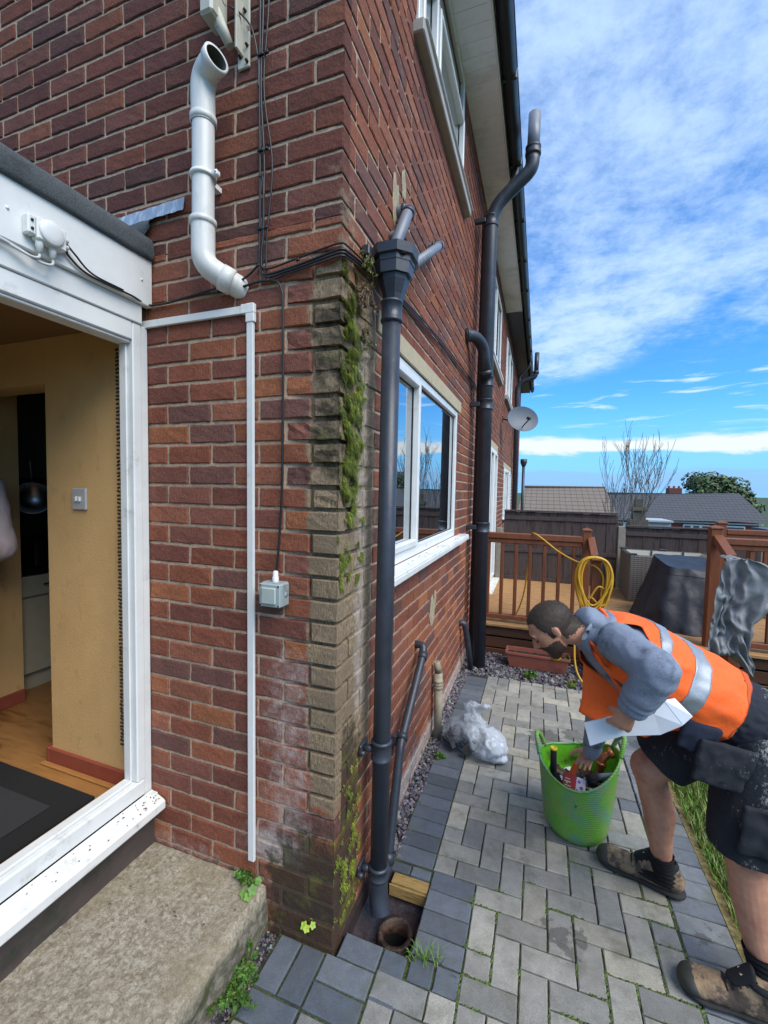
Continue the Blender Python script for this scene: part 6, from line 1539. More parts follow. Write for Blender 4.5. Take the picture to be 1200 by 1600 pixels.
# hood lying on the back of the neck
b = MB(); b.smooth = True
b.grid(lambda u, v: neck+T*(.040-.02*math.sin(PI*u)+.012*math.cos(2*PI*v))+SD*((u-.5)*.155*(1+.1*math.cos(2*PI*v)))-N*(.062*math.sin(PI*u)**.6+.006+.020*math.sin(2*PI*v))+N*.02, 24, 12); b.build('hood', greyf, man)
dcm = V((-.157, -.94, .29)).normalized(); up_ = V((0, .3, 1)); SL = lambda f, h: shL.lerp(elL, f)+(dcm+up_*h).normalized()*(.0665-.009*f)
b = MB(); b.tube(spline([SL(.05, .35), SL(.25, .36), SL(.5, .22), SL(.72, -.02)], 6), .0026, 6); b.tube(spline([SL(.05, .33), SL(.25, .16), SL(.5, .04), SL(.72, -.06)], 6), .0022, 6); b.build('sleeve_zip', M['dark'], man); b = MB(); b.tube([SL(.72, -.04), SL(.86, -.22)], .0035, 6); b.build('zip_pull', pmat('orange_pull', '#c4562a', .5, .1), man)
# vest
VA = neck-T*.02
def vc(c): d = c-neck; return -d.dot(T), d.dot(SD), d.dot(N)     # distance back from neck, side, belly
def vestp(c, n):
    t, s_, nn = vc(c)
    if t < -.01 or t > .455+.012*math.sin(s_*30): return False
    th = math.degrees(math.atan2(s_, nn-.01))      # 0 belly, 90 camera side, 180 back
    # arm holes (raked)
    for sh in (shL, shR):
        st, ss_, sn = vc(sh); q = ((t-st-.012)/.078)**2+((nn-sn+.022)/.074)**2
        if q < 1 and (s_*ss_) > 0 and abs(s_) > .07: return False
    # neck hole
    if t < .05 and nn > -.02 and abs(s_) < .075-(.0): return False
    if t < .03 and abs(s_) < .055: return False
    # open front: grey shows between the camera-side edge and far edge
    e0 = 4+10*min(1, t/.3); e1 = 64-40*min(1, max(0, t-.22)/.16)
    if t < .42 and e0 < th < e1: return False
    return True
orange = bpy.data.materials.new('hivis_orange'); orange.use_nodes = True; t_ = NT(orange.node_tree); bs = t_.n['Principled BSDF']
pos_ = t_.new('ShaderNodeNewGeometry').outputs['Position']; nn_ = t_.noise(pos_, 260, 3)
oc_ = t_.mix(t_.mr(nn_, .3, .7, 0, 1), (1.0, .115, .010), (1.0, .16, .02)); oc_ = t_.mix(t_.math('MULTIPLY', t_.ss(t_.noise(pos_, 18, 6, .7), .52, .72), .35), oc_, (.55, .13, .04)); t_.l.new(oc_, bs.inputs['Base Color']); ob_ = t_.new('ShaderNodeBump'); ob_.inputs['Strength'].default_value = .5; ob_.inputs['Distance'].default_value = .006; t_.l.new(t_.noise(pos_, 22, 5, .6, .8), ob_.inputs['Height']); t_.l.new(ob_.outputs[0], bs.inputs['Normal']); bs.inputs['Roughness'].default_value = .75
band = pmat('reflective_band', '#9a9fa3', .38, .12, 200, .2, 300, metallic=.35)
def vdisp(c): t, s_, nn = vc(c); return .009*((1-abs(fbm((c.x*6, c.y*8, c.z*10), 2))*3.5)*.5)+.0025*math.sin(t*34+s_*14)
vm = shell(tor_src, vestp, lambda c: .013+.012*max(0, (vc(c)[0]-.25)/.2), .0025, 10, dispf=vdisp)
# reflective bands as material regions of the vest fabric
def bandtest(c):
    t, s_, nn = vc(c)
    q = t+.0*s_
    if .262 < q < .315: return True
    if .145 < q < .178: return True
    return False
vb = shell(tor_src, lambda c, n: vestp(c, n) and bandtest(c), lambda c: .0150+.012*max(0, (vc(c)[0]-.25)/.2), .0015, 12, dispf=vdisp)
vo = place(vm, 'hivis_vest', orange, man); place(vb, 'reflective_band', band, vo)
ve = shell(tor_src, lambda c, n: vestp(c, n) and .440 < vc(c)[0], lambda c: .0148+.012*max(0, (vc(c)[0]-.25)/.2), .0015, 8, dispf=vdisp); place(ve, 'hem_binding', pmat('hem_orange', '#c9551f', .8, .1), vo)
# binding along the vest neck edge and hanging far flap
def neckcurve(side):
    out = []
    for k in range(15):
        f = k/14; ang = R(180-f*(130 if side > 0 else 175)); t = .0+.015*f+(.16*max(0, f-.35)**1.0)
        rs, rn = .078+.06*f, .075+.045*f
        out.append(neck-T*t+SD*math.sin(ang)*rs*(1 if side > 0 else -1)+N*(-math.cos(ang)*-1*rn*1.0))
    return out
b = MB(); b.tube(spline([neck-T*(-.01)-N*.082, neck-T*.005+SD*.045-N*.070, neck-T*.01+SD*.085-N*.035, neck-T*.02+SD*.105+N*.010, neck-T*.05+SD*.115+N*.06, neck-T*.11+SD*.115+N*.098, neck-T*.20+SD*.10+N*.120], 8), .0065, 8)
b.tube(spline([neck-T*(-.01)-N*.082, neck-T*.005-SD*.045-N*.070, neck-T*.01-SD*.085-N*.035, neck-T*.02-SD*.10+N*.02, neck-T*.04-SD*.07+N*.09], 8), .0065, 8); b.build('vest_binding', orange, vo)
b = MB(); b.smooth = True
def flap(u, v):
    t = .035+.33*u; hang = (.17-.05*u-.25*max(0, u-.6)**1.0)*(1-.0*u)
    base = neck-T*t+SD*(.012+.02*u)+N*(.112+.01*u)
    return base+V((0, 0, -1))*hang*v+V((.012*math.sin(u*9+v*3), -.012*math.sin(u*7), 0))*v+V((-.02+.10*u, 0, 0))*v*.6-V((.0, .03, 0))*v*.2
b.grid(flap, 30, 14); fo = b.build('vest_flap', orange, vo); sm_ = fo.modifiers.new('t', 'SOLIDIFY'); sm_.thickness = .003
b = MB(); b.smooth = True
b.grid(lambda u, v: flap(.70+.16*u, v*.98)+V((0, -.005, 0)), 6, 12); b.build('flap_band', band, vo)
# near-side front edge strip with printed grey chevrons
b = MB(); b.smooth = True
def edge(u, v):
    P_ = [neck-T*.03+SD*.112+N*.030, neck-T*.09+SD*.135+N*.06, neck-T*.17+SD*.125+N*.105, neck-T*.25+SD*.10+N*.135]
    x = u*3; i = min(int(x), 2); f = x-i; p = P_[i].lerp(P_[i+1], f); w_ = .030
    return p+(N*.7-T*.5).normalized()*w_*(v-.5)+SD*.010
b.grid(edge, 18, 4); eo = None if True else b.build('vest_edge', orange, vo)
b = MB(); b.smooth = True; b.grid(lambda u, v: edge(.42+.30*u, .30+.4*v)+SD*.003, 8, 2); None

# shorts
thR = (knR-hipR).normalized(); thL = (knL-hipL).normalized()
blk_ = pmat('work_shorts', '#1b1c20', .9, .25, 120, .5, 260, col2='#2c2e33', c2s=7, c2t=(.5, .72), spec=.2)
def shortmat():
    m_ = bpy.data.materials.new('painted_shorts'); m_.use_nodes = True; t = NT(m_.node_tree); b = t.n['Principled BSDF']
    pos = t.new('ShaderNodeNewGeometry').outputs['Position']; x, y, z = t.sep(pos)
    k = t.mix(t.noise(pos, 16, 6, .7), (.012, .013, .016), (.040, .042, .050))
    big = t.math('MULTIPLY', t.ss(z, .60, .74), t.ss(x, 1.20, 1.30)); n_ = t.noise(t.vmul(pos, (1, 1, .6)), 120, 8, .85); n2_ = t.noise(pos, 14, 5, .6)
    sp_ = t.ss(t.math('ADD', t.math('ADD', t.math('MULTIPLY', n_, .9), t.math('MULTIPLY', n2_, .4)), t.math('MULTIPLY', big, .10)), .75, .83)
    k = t.mix(t.math('MULTIPLY', sp_, .75), k, (.40, .39, .37))
    t.l.new(k, b.inputs['Base Color']); b.inputs['Roughness'].default_value = .9; b.inputs['Specular IOR Level'].default_value = .2
    bn = t.new('ShaderNodeBump'); bn.inputs['Strength'].default_value = .5; bn.inputs['Distance'].default_value = .004; t.l.new(t.noise(pos, 90, 6, .7), bn.inputs['Height']); t.l.new(bn.outputs[0], b.inputs['Normal'])
    return m_
pm = shortmat()
sh_ = [[E_(pel+T*.045, (.03, .158, .122), AX), E_(pel, (.10, .165, .130), AX)], [E_(pel, (.09, .160, .13), AX), E_(pel-T*.05+V((.01, 0, -.03)), (.07, .16, .12), AX)],
       [E_(hipL+V((.01, 0, .01)), .108), disc(knL+V((.002, 0, .008)), (0, 0, 1), .115, r2=.105)], [E_(hipR+V((0, 0, .01)), .105), disc(knR-thR*.0+V((.035, .0, .035)), thR+V((0, 0, -.3)), .112, r2=.10)]]
shm = remesh(sh_, .0055, 5, disp=lambda c, n: .010*((1-abs(fbm((c.x*7, c.y*7, c.z*4+5), 2))*3)*.5)-.003)
so_ = place(shm, 'work_shorts', pm, man)
def frame_at(c, u, v):
    u = V(u).normalized(); n = u.cross(V(v)).normalized(); v = n.cross(u); return Matrix((u, n, v)).transposed(), V(c)
def xf(mb, q, c): mb.v = [tuple(c+q @ V(p)) for p in mb.v]
q_, c_0 = frame_at((1.165, .300, .765), (.93, .20, -.22), (.25, 0, 1)); 
def pad(q, c, w_, h_, th, nm, mt, seed=0, taper=.0):
    pr = [[E_(c+q @ V((sx*(w_-(taper if sz < 0 else 0)), 0, sz*h_)), .010) for sx in (-1, 1) for sz in (-1, 1)]+[E_(c+q @ V((0, -th, -h_*.2)), (.012)), E_(c+q @ V((0, th*.5, 0)), .01)]]
    place(remesh(pr, .004, 5, disp=lambda p, n: .0025*(1-abs(fbm((p.x*14, p.y*14, p.z*14+seed), 2))*4)), nm, mt, so_)
pad(q_, c_0, .075, .060, .016, 'holster_pocket', pm, 1, .012)
b = MB(); b.tube([(-.078, -.012, .052), (0, -.020, .050), (.072, -.014, .058)], .0022, 6); b.tube([(-.050, -.018, .030), (0, -.025, .030), (.076, -.014, .040)], .0022, 6); b.tube([(.084, -.010, .04), (.088, -.010, -.02), (.066, -.012, -.062)], .002, 6)
xf(b, q_, c_0); b.build('pocket_piping', pmat('pale_piping', '#a9adb3', .6, .1), so_)
b = MB(); b.box((-.018, -.026, -.060), (.012, -.022, -.056)); xf(b, q_, c_0); b.build('pocket_stitch', pmat('orange_thread', '#b56a2a', .6, .2), so_)
q2, c2_ = frame_at((1.10, .305, .838), (.95, .1, -.25), (.2, 0, 1)); pad(q2, c2_, .046, .040, .010, 'navy_flap', pmat('navy_cloth', '#1a2133', .9, .2), 5, .01)
# lower hem panel and leg seam
q3, c3_ = frame_at((1.27, .268, .60), (1, .05, -.05), (.02, -.02, 1)); pad(q3, c3_, .055, .065, .008, 'cargo_pocket', pm, 9)
# belt shirt tail between vest and shorts
place(remesh([[E_(pel+T*.17, (.01, .145, .110), AX), E_(pel+T*.04, (.02, .160, .124), AX)]], .006, 3, disp=lambda p, n: .003*(1-abs(fbm(p*24, 3))*3)), 'waistband', pmat('navy_band', '#20222c', .9, .2), so_)

# socks and boots
for sfx, an, ca, heel, toe in (('near', anL, caL, V((1.375, .300, 0)), V((1.090, .322, 0))), ('far', anR, caR, V((1.205, .672, 0)), V((.900, .765, 0)))):
    up = (ca-an).normalized(); sk = remesh([[E_(heel+(toe-heel)*.24+V((0, 0, .075)), .040), disc(an+up*.050, up, .043)]], .004, 3, disp=lambda c, n: .0022*math.sin(c.z*330)+.002*fbm(c*30, 2))
    bpy.data.meshes.remove(sk); place(SOCK[sfx], 'sock', pmat('black_sock', '#0e0e10', .95, .3, 200, .6, 400), man)
    d = (toe-heel).normalized(); L = (toe-heel).length; sdv = V((-d.y, d.x, 0)); up = V((0, 0, 1)); A = (d, sdv, up)
    pt_ = lambda f, h, s_=0: heel+d*L*f+up*h+sdv*s_
    boot = [[E_(pt_(.14, .058), (.044, .042, .042), A), E_(pt_(.245, .108), (.056, .046, .014), A)], [E_(pt_(.15, .045), (.042, .040, .03), A), E_(pt_(.50, .048), (.03, .045, .036), A), E_(pt_(.38, .096), (.034, .036, .018), A)],
            [E_(pt_(.50, .045), (.03, .046, .036), A), E_(pt_(.80, .040), (.052, .050, .028), A)], [E_(pt_(.80, .038), (.052, .050, .028), A), E_(pt_(.87, .036), (.032, .044, .024), A)]]
    bt = thing('tmp', (0, 0, 0), None, None); 
    bm2 = remesh(boot, .004, 4, disp=lambda c, n: .0018*fbm(c*32, 3))
    bpy.data.objects.remove(bt)
    bo = place(bm2, 'work_boot', pmat('brown_suede', '#8a745a', .85, .35, 30, .8, 120, col2='#4b4036', c2s=16, c2t=(.46, .58)), man)
    sole = [[E_(pt_(.12, .016), (.044, .044, .016), A), E_(pt_(.50, .014), (.03, .042, .014), A)], [E_(pt_(.50, .014), (.03, .042, .014), A), E_(pt_(.78, .015), (.055, .054, .015), A), E_(pt_(.88, .017), (.034, .046, .016), A)]]
    so2 = remesh(sole, .004, 2); place(so2, 'sole', pmat('boot_sole', '#262523', .8, .3), bo)
    cap_ = shell(bm2, lambda c, n: False, 0) if False else None
    tc = remesh([[E_(pt_(.865, .036), (.042, .051, .029), A), E_(pt_(.90, .030), (.034, .045, .020), A)]], .004, 3); place(tc, 'toe_cap', pmat('toe_rubber', '#35352f', .6, .3), bo)
    tl = (up*.8-d*(-.6)).normalized(); to = place(remesh([[E_(pt_(.36, .128), (.010, .030, .022), A), E_(pt_(.50, .092), (.022, .026, .008), A)]], .004, 3), 'tongue', pmat('black_mesh', '#17181c', .9, .3, 200), bo)
    b = MB(); 
    for k in range(5):
        f = .36+.055*k; h = .128-.012*k; b.tube([pt_(f, h-.010, -.030), pt_(f+.012, h+.004, 0), pt_(f-.004, h-.010, .030)], .0026, 5)
    b.tube(spline([pt_(.36, .112, 0), pt_(.33, .125, .022), pt_(.38, .116, .034), pt_(.36, .112, 0), pt_(.33, .122, -.024), pt_(.39, .110, -.036), pt_(.36, .112, 0)], 5), .0022, 5); b.build('laces', pmat('lace', '#15161a', .9), bo)
    b = MB(); b.box((-.016, -.014, 0), (.016, .014, .003), bev=.001); rot_ = Matrix((d, sdv, up)).transposed() @ Matrix.Rotation(R(32), 3, 'Y'); xf(b, rot_, pt_(.415, .128)); b.build('label_patch', pmat('cream_patch', '#b7ab96', .7, .1), bo)
    b = MB(); b.smooth = True; b.grid(lambda u, v: pt_(.245, .108+.020*v)+d*math.cos(2*PI*u)*(.054+.005*math.sin(v*PI)-.010*v)+sdv*math.sin(2*PI*u)*(.046+.005*math.sin(v*PI)-.008*v), 24, 6, closeu=True); b.build('padded_collar', pmat('collar', '#1d1d20', .9, .2), bo)

# white folded plastic channel in his left hand
ch_ = MB()
p0, p1, p2, p3 = V((.775, .205, .838)), V((.868, .215, .872)), V((.960, .225, .895)), V((1.040, .24, .935))
w1 = V((.020, -.004, -.062)); w0 = V((-.004, .0, .0))
ch_.add([p0+V((-.008, 0, .030)), p1+V((-.004, 0, .036)), p1+V((.008, 0, -.028)), p0+V((.012, 0, -.040))], [(0, 1, 2, 3)])
ch_.add([p1+V((-.004, 0, .036)), p2+V((.0, 0, .030)), p2+V((.02, 0, -.030)), p1+V((.008, 0, -.028))], [(0, 1, 2, 3)])
ch_.add([p2+V((.0, 0, .030)), V((.985, .24, .965)), V((1.035, .225, .905)), p2+V((.02, 0, -.030))], [(0, 1, 2, 3)])
ch_.add([V((.985, .24, .965)), V((1.020, .26, .968)), V((1.062, .238, .930)), V((1.035, .225, .905))], [(0, 1, 2, 3)])
o = single('plastic_channel', ch_, pmat('white_pvc', '#c9cdd2', .4, .04), (.9, .22, .88), 'folded white plastic channel held in his left hand', 'plastic channel')
sm_ = o.modifiers.new('t', 'SOLIDIFY'); sm_.thickness = .004

# ------------------------------------------------------------------ person in pale coat inside the doorway
wo_ = thing('person', (-1.86, -.17, .36), 'person in pale pink coat, mostly cut off, at left edge inside the doorway', 'person')
bx, by = -1.835, -.16
def PV(x, y, z): return V((bx+x, by+y, z))
wb = [[E_(PV(0, 0, 1.82), (.078, .064, .085)), E_(PV(.035, 0, 1.745), (.032, .036, .03))], [E_(PV(.074, 0, 1.80), (.008, .008, .01)), E_(PV(.092, 0, 1.775), .008)], [E_(PV(.066, 0, 1.745), (.008, .02, .005))], [E_(PV(.062, .0, 1.828), (.012, .042, .010))], [E_(PV(.0, 0, 1.72), .05), E_(PV(0, 0, 1.62), .05)], [E_(PV(0, 0, 1.58), (.08, .17, .05)), E_(PV(0, 0, 1.35), (.09, .13, .1))], [E_(PV(0, 0, 1.35), (.09, .13, .1)), E_(PV(0, 0, 1.15), (.10, .15, .08))]]
wb += limb((PV(0, .17, 1.57), .045), (PV(.02, .2, 1.28), .035), (PV(.13, .03, 1.26), .025))+limb((PV(0, -.17, 1.57), .045), (PV(.02, -.2, 1.28), .035), (PV(.13, .0, 1.30), .025))
wb += hand(PV(.13, .03, 1.26), V((.1, -1, .1)), V((-1, 0, 0)), V((0, 0, 1)), (.5, .5, .6, .6), .8)+hand(PV(.13, 0, 1.30), V((.1, 1, -.05)), V((-1, 0, 0)), V((0, 0, 1)), (.5, .5, .6, .6), .8)
for s_ in (1, -1): wb += limb((PV(0, .07*s_, 1.12), .07), (PV(.01, .07*s_, .80), .05), (PV(0, .07*s_, .46), .035), (PV(.02, .07*s_, .40), .035), (PV(.13, .08*s_, .385), .024))
place(remesh(wb, .006, 4), 'body', M['skin'], wo_)
coatm = pmat('pink_coat', '#c9b0a8', .85, .08, 8, .2, 200)
cw = [[E_(PV(0, 0, 1.60), (.09, .19, .045)), E_(PV(0, 0, 1.36), (.115, .165, .08))], [E_(PV(0, 0, 1.36), (.115, .165, .08)), disc(PV(.0, 0, .92), (0, 0, 1), .175, r2=.21)],
      [E_(PV(0, .17, 1.57), .06), E_(PV(.03, .205, 1.27), .055)], [E_(PV(.03, .205, 1.27), .055), disc(PV(.11, .06, 1.26), (.3, -1, 0), .042)], [E_(PV(0, -.17, 1.57), .06), E_(PV(.04, -.215, 1.27), .055)], [E_(PV(.04, -.215, 1.27), .055), disc(PV(.12, -.05, 1.29), (.3, 1, 0), .042)]]
place(remesh(cw, .008, 5, disp=lambda c, n: .006*(abs(fbm((c.x*10, c.y*10, c.z*8), 3))*1.4-.4)), 'coat', coatm, wo_)
for s_ in (1, -1):
    b = MB(); b.smooth = True; b.grid(lambda u, v: PV(.068+.006*math.cos(v*PI/2), .027*s_+.011*math.sin(v*PI/2)*math.cos(2*PI*u), 1.808+.004*math.sin(v*PI/2)*math.sin(2*PI*u)), 10, 4, closeu=True); b.build('eye', M['cable'], wo_)
hh = remesh([[E_(PV(-.025, 0, 1.835), (.080, .074, .082)), E_(PV(-.045, 0, 1.72), (.045, .072, .06))]], .006, 3); place(hh, 'hair', hairm, wo_)
tr_ = remesh([[E_(PV(0, 0, 1.1), (.11, .14, .05)), E_(PV(0, .07, 1.05), .08)]]+[[E_(PV(0, .07*s_, 1.08), .082), disc(PV(.0, .07*s_, .44), (0, 0, 1), .06)] for s_ in (1, -1)], .008, 3); place(tr_, 'trousers', pmat('dark_trousers', '#22242a', .9, .1), wo_)
for s_ in (1, -1): place(remesh([[E_(PV(.0, .07*s_, .40), (.04, .035, .038)), E_(PV(.13, .08*s_, .385), (.04, .034, .024))]], .006, 3), 'shoe', M['cable'], wo_)

# ------------------------------------------------------------------ green flexible tub
tub = thing('flexible_tub', (.83, .93, 0), 'bright green flexible builders tub full of tools and rubbish', 'tub')
def tubmat():
    m_ = bpy.data.materials.new('tub_green'); m_.use_nodes = True; t = NT(m_.node_tree); b = t.n['Principled BSDF']
    pos = t.new('ShaderNodeNewGeometry').outputs['Position']; x, y, z = t.sep(pos)
    k = t.mix(t.noise(pos, 10, 5, .6), (.09, .30, .03), (.20, .46, .045))
    k = t.mix(t.math('MULTIPLY', t.ss(t.noise(t.vmul(pos, (1, 1, .5)), 9, 6, .7, .3), .44, .62), .75), k, (.12, .27, .22))
    k = t.mix(t.math('MULTIPLY', t.ss(t.noise(t.vmul(pos, (1, 1, 1.6), (5, 3, 1)), 17, 7, .75), .50, .62), .7), k, (.34, .25, .12))
    k = t.mix(t.math('MULTIPLY', t.ss(t.noise(t.vmul(pos, (1, 1, 3)), 90, 3, .7), .6, .7), .4), k, (.45, .45, .35))
    t.l.new(k, b.inputs['Base Color']); b.inputs['Roughness'].default_value = .5
    bn = t.new('ShaderNodeBump'); bn.inputs['Strength'].default_value = .4; bn.inputs['Distance'].default_value = .002
    t.l.new(t.math('ADD', t.math('SINE', t.math('MULTIPLY', z, 700.)), t.noise(pos, 60, 5)), bn.inputs['Height']); t.l.new(bn.outputs[0], b.inputs['Normal'])
    b.inputs['Subsurface Weight'].default_value = 0.0
    return m_
tm_ = tubmat(); tin = pmat('tub_inside', '#5fae1e', .5, .2, 20, col2='#4c5a1c', c2s=12, c2t=(.5, .65))
tc_ = V((.828, .925, 0))
def rimz(a): return .325+.035*math.cos(a)*1+.028*math.cos(2*a)+ (-.030 if math.sin(a) < 0 else .012)*abs(math.sin(a))**1.5
def tubp(u, v, off=0):
    a = 2*PI*u; rz = rimz(a); z = v*rz; rb, rt = .138-off, .172-off
    f = min(1, v*6); r_ = (rb-.012*(1-f)**2)+(rt-rb)*v**.8; sq = 1+.03*math.cos(2*a)*v
    return tc_+V((math.cos(a)*r_*sq*(1.0), math.sin(a)*r_*(1-.05*v)/1.0, z+(.004 if off else 0)))
b = MB(); b.smooth = True; b.grid(lambda u, v: tubp(u, v), 72, 24, closeu=True); b.smooth = False
b.f.append([k for k in range(72)][::-1]); b.mi.append(0); b.sm.append(False); b.build('tub_wall', tm_, tub)
b = MB(); b.smooth = True; b.grid(lambda u, v: tubp(u, v, .006), 72, 20, closeu=True, flip=True); b.build('tub_lining', tin, tub)
b = MB(); b.tube([tubp(k/72, 1, .003)+V((0, 0, .0015)) for k in range(73)], .0055, 8, caps=False); b.build('rim', tm_, tub)
for a0 in (R(168), R(8)):
    b = MB(); P_ = []
    for k in range(9):
        f = k/8; a = a0+(f-.5)*.62; base = tubp((a/(2*PI)) % 1, 1, .003); P_.append(base+V((math.cos(a)*.018*math.sin(PI*f), math.sin(a)*.018*math.sin(PI*f), .075*math.sin(PI*f)**.7)))
    b.tube(spline(P_, 4), .0105, 10); b.build('handle', tm_, tub)
b = MB(); b.smooth = True; b.grid(lambda u, v: tc_+V((math.cos(2*PI*u)*.158*v, math.sin(2*PI*u)*.150*v, .185+.02*fbm((math.cos(2*PI*u)*v*4, math.sin(2*PI*u)*v*4, 2), 3))), 40, 10, closeu=True)
chips(b, 0, None)
rb_ = random.Random(6); b.smooth = False
for _ in range(90):
    a = rb_.uniform(0, 6.3); r_ = .14*rb_.random()**.5; s_ = rb_.uniform(.008, .022); b.cur = rb_.choice([(.10, .045, .025), (.03, .028, .027), (.12, .11, .10), (.06, .05, .03), (.16, .07, .03)])
    c = tc_+V((math.cos(a)*r_, math.sin(a)*r_, .195+rb_.uniform(0, .015))); q = Matrix.Rotation(rb_.uniform(0, 3), 3, 'X') @ Matrix.Rotation(rb_.uniform(0, 3), 3, 'Z'); n0 = len(b.v); b.box((-s_, -s_*.6, -s_*.4), (s_, s_*.6, s_*.4), bev=.002)
    for i in range(n0, len(b.v)): b.v[i] = tuple(c+q @ V(b.v[i]))
tag(b.build('rubble', pmat('rubble', '#ffffff', .9, .3, 40, vcol=True)), 'mixed rubble and dark rubbish filling the tub', kind='stuff')
def xbox(mb, a, b__, c, q, bev=.002):
    n0 = len(mb.v); mb.box(a, b__, bev=bev)
    for i in range(n0, len(mb.v)): mb.v[i] = tuple(V(c)+q @ V(mb.v[i]))
b = MB(); b.tube([(.722, .905, .17), (.718, .925, .352)], .0145, 16); o = b.build('black_tube', M['dark'], None, (.72, .91, .17)); tag(o, 'black cylindrical tube standing in the tub with yellow end', 'tube')
b = MB(); b.lathe([(.015, -.006), (.0165, -.004), (.0165, .003), (.012, .006), (.011, .002), (0, .002)], (.718, .9255, .355), 18); b.build('yellow_ring', pmat('yellow_end', '#cfae2a', .5), o)
pkr = pmat('red_packet', '#9c1f1c', .4, .1, 20); pkw = pmat('white_packet', '#cfc9cf', .45, .05)
qk = Matrix.Rotation(R(-14), 3, 'Z') @ Matrix.Rotation(R(52), 3, 'X')
pkb = MB(); xbox(pkb, (-.036, -.045, -.006), (.020, .045, .006), (.792, .838, .250), qk, .003); pk = pkb.build('paper_packet', pkr, None, (.8, .8, .25)); tag(pk, 'red and white paper packet with purple dots at front of tub', 'packet')
b = MB(); xbox(b, (.0205, -.045, -.0058), (.062, .040, .006), (.792, .838, .250), qk, .003); b.build('white_panel', pkw, pk); b = MB(); xbox(b, (-.058, -.045, -.0058), (-.0365, .022, .0055), (.792, .838, .250), qk, .003); b.build('white_panel', pkw, pk)
b = MB()
for (x, y, r_) in ((.034, .022, .007), (.046, .0, .008), (.030, -.012, .004), (-.047, -.02, .005)):
    c = V((.792, .838, .250))+qk @ V((x, y, .0068)); b.lathe([(0, .0), (r_, 0)], c, 14, axis=qk @ V((0, 0, 1)))
b.build('purple_dots', pmat('purple', '#8d4fb0', .5), pk)
b = MB()
for (x0, y0, x1, y1) in ((-.026, .018, -.004, .022), (-.028, .006, .000, .011), (-.020, .0, -.012, .005), (-.024, -.010, .004, -.006), (-.010, -.022, .010, -.016), (-.026, -.032, -.002, -.030)): xbox(b, (x0, y0, .0062), (x1, y1, .0074), (.792, .838, .250), qk, 0)
b.build('printed_marks', pmat('cream_print', '#c9b894', .5), pk)
b = MB(); q = Matrix.Rotation(R(25), 3, 'Z') @ Matrix.Rotation(R(35), 3, 'X'); xbox(b, (-.014, -.04, -.012), (.014, .04, .012), (.742, .842, .245), q, .003); o = b.build('black_offcut', M['dark'], None, (.74, .8, .25)); tag(o, 'black plastic block with pale edge at the left front of the tub', 'plastic piece')
b = MB(); b.tube([(.858, .845, .285), (.905, .850, .305)], [.018, .021], 14); b.tube([(.86, .84, .283), (.90, .83, .29)], .012, 10); b.box((.862, .83, .262), (.90, .86, .282), bev=.004); o = b.build('power_tool', M['matblack'], None, (.88, .85, .28)); tag(o, 'black handled tool by his hand with grey nozzle over the tub rim', 'tool')
b = MB(); b.tube([(.903, .850, .305), (.93, .852, .318), (.985, .856, .338)], [.015, .011, .008], 12); b.build('nozzle', M['grey_pipe'], o)
b = MB(); b.tube(arcpath([(.930, .92, .28), (.945, .95, .385), (.985, .955, .405)], .02), [.019]*11, 14) if False else None
b = MB(); b.tube(arcpath([(.915, .935, .25), (.935, .945, .352), (.975, .95, .382)], .03, 5), .018, 14); b.lathe([(.018, -.012), (.024, -.01), (.024, .01), (.018, .012)], (.967, .949, .376), 16, axis=(.8, .1, .6)); b.lathe([(.018, -.008), (.023, -.006), (.023, .006), (.018, .008)], (.928, .942, .32), 16, axis=(.2, .1, .9)); o = b.build('copper_fitting', M['copper'], None, (.93, .94, .25)); tag(o, 'tarnished copper elbow fitting sticking out of the tub', 'pipe fitting')
b = MB(); c_3 = haR+V((-.035, -.010, -.030)); q = Matrix.Rotation(R(20), 3, 'Y'); xbox(b, (-.012, -.010, -.045), (.012, .010, .025), c_3, q, .004); o = b.build('orange_tool', pmat('orange_grip', '#d4541c', .5, .1), None, tuple(c_3)); tag(o, 'orange handled tool gripped in his right hand', 'tool')

# ------------------------------------------------------------------ plastic bag
bgt = thing('plastic_bag', (.28, 1.33, 0), 'translucent white plastic rubbish bag with dark rubble on the paving', 'bag')
def bagdisp(c, n): return .020*(-abs(fbm((c.x*8+3, c.y*8, c.z*7), 2))*1.6+.35)+.007*(-abs(fbm((c.x*26, c.y*26, c.z*15), 2))*1.5)
bgp = [[E_((.225, 1.35, .095), (.135, .11, .095)), E_((.37, 1.31, .085), (.125, .11, .085))], [E_((.27, 1.34, .13), (.10, .08, .07)), E_((.285, 1.37, .22), (.045, .04, .03))], [E_((.285, 1.37, .22), (.035, .03, .03)), E_((.265, 1.38, .265), (.075, .035, .02)), ], [E_((.44, 1.27, .03), (.05, .05, .028)), E_((.36, 1.3, .06), (.07, .07, .05))], [E_((.285, 1.37, .22), (.03, .03, .03)), E_((.34, 1.36, .285), (.035, .02, .012))]]
bm3 = remesh(bgp, .006, 5, disp=bagdisp)
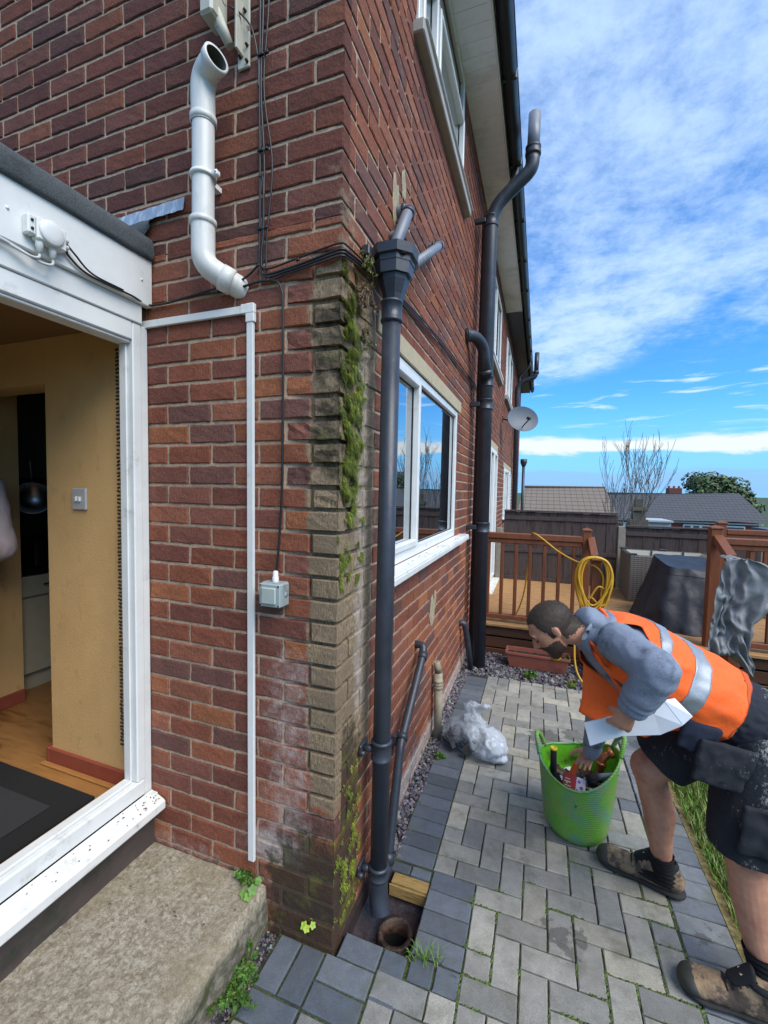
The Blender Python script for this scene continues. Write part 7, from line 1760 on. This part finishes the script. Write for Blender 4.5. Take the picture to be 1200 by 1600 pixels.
for v in bm3.vertices: v.co.z = max(v.co.z, .003)
def bagmat():
    m_ = bpy.data.materials.new('bag_film'); m_.use_nodes = True; t = NT(m_.node_tree); t.n.clear(); pos = t.new('ShaderNodeNewGeometry').outputs['Position']
    tr = t.new('ShaderNodeBsdfTransparent'); tr.inputs[0].default_value = (.86, .88, .90, 1); d = t.new('ShaderNodeBsdfPrincipled'); d.inputs['Base Color'].default_value = (.58, .62, .66, 1); d.inputs['Roughness'].default_value = .14
    bn = t.new('ShaderNodeBump'); bn.inputs['Strength'].default_value = .6; bn.inputs['Distance'].default_value = .008; t.l.new(t.noise(pos, 16, 3, .5, 1.5), bn.inputs['Height']); t.l.new(bn.outputs[0], d.inputs['Normal'])
    x, y, z = t.sep(pos)
    f = t.mr(t.math('ADD', t.noise(pos, 12, 5, .7), t.math('MULTIPLY', t.math('SUBTRACT', x, .27), 2.2)), .28, .85, .16, .74)
    mx = t.new('ShaderNodeMixShader'); t.l.new(f, mx.inputs[0]); t.l.new(tr.outputs[0], mx.inputs[1]); t.l.new(d.outputs[0], mx.inputs[2]); o = t.new('ShaderNodeOutputMaterial'); t.l.new(mx.outputs[0], o.inputs[0]); return m_
place(bm3, 'bag_film', bagmat(), bgt)
b = MB(); b.cur = (.05, .05, .055)
for _ in range(70):
    s_ = rb_.uniform(.012, .032); b.cur = rb_.choice([(.02, .02, .024), (.035, .035, .04), (.015, .015, .018), (.06, .055, .05)]); c = V((rb_.gauss(.235, .045), 1.335+rb_.gauss(0, .03), rb_.uniform(.03, .12))); q = Matrix.Rotation(rb_.uniform(0, 3), 3, 'X') @ Matrix.Rotation(rb_.uniform(0, 3), 3, 'Z'); xbox(b, (-s_, -s_*.7, -s_*.5), (s_, s_*.7, s_*.5), c, q)
xbox(b, (-.03, -.006, -.05), (.028, .006, .05), (.275, 1.235, .075), Matrix.Rotation(R(35), 3, 'Y'))
o = b.build('bag_rubble', pmat('dark_rubble', '#ffffff', .8, .3, 40, vcol=True), bgt); o['kind'] = 'stuff'
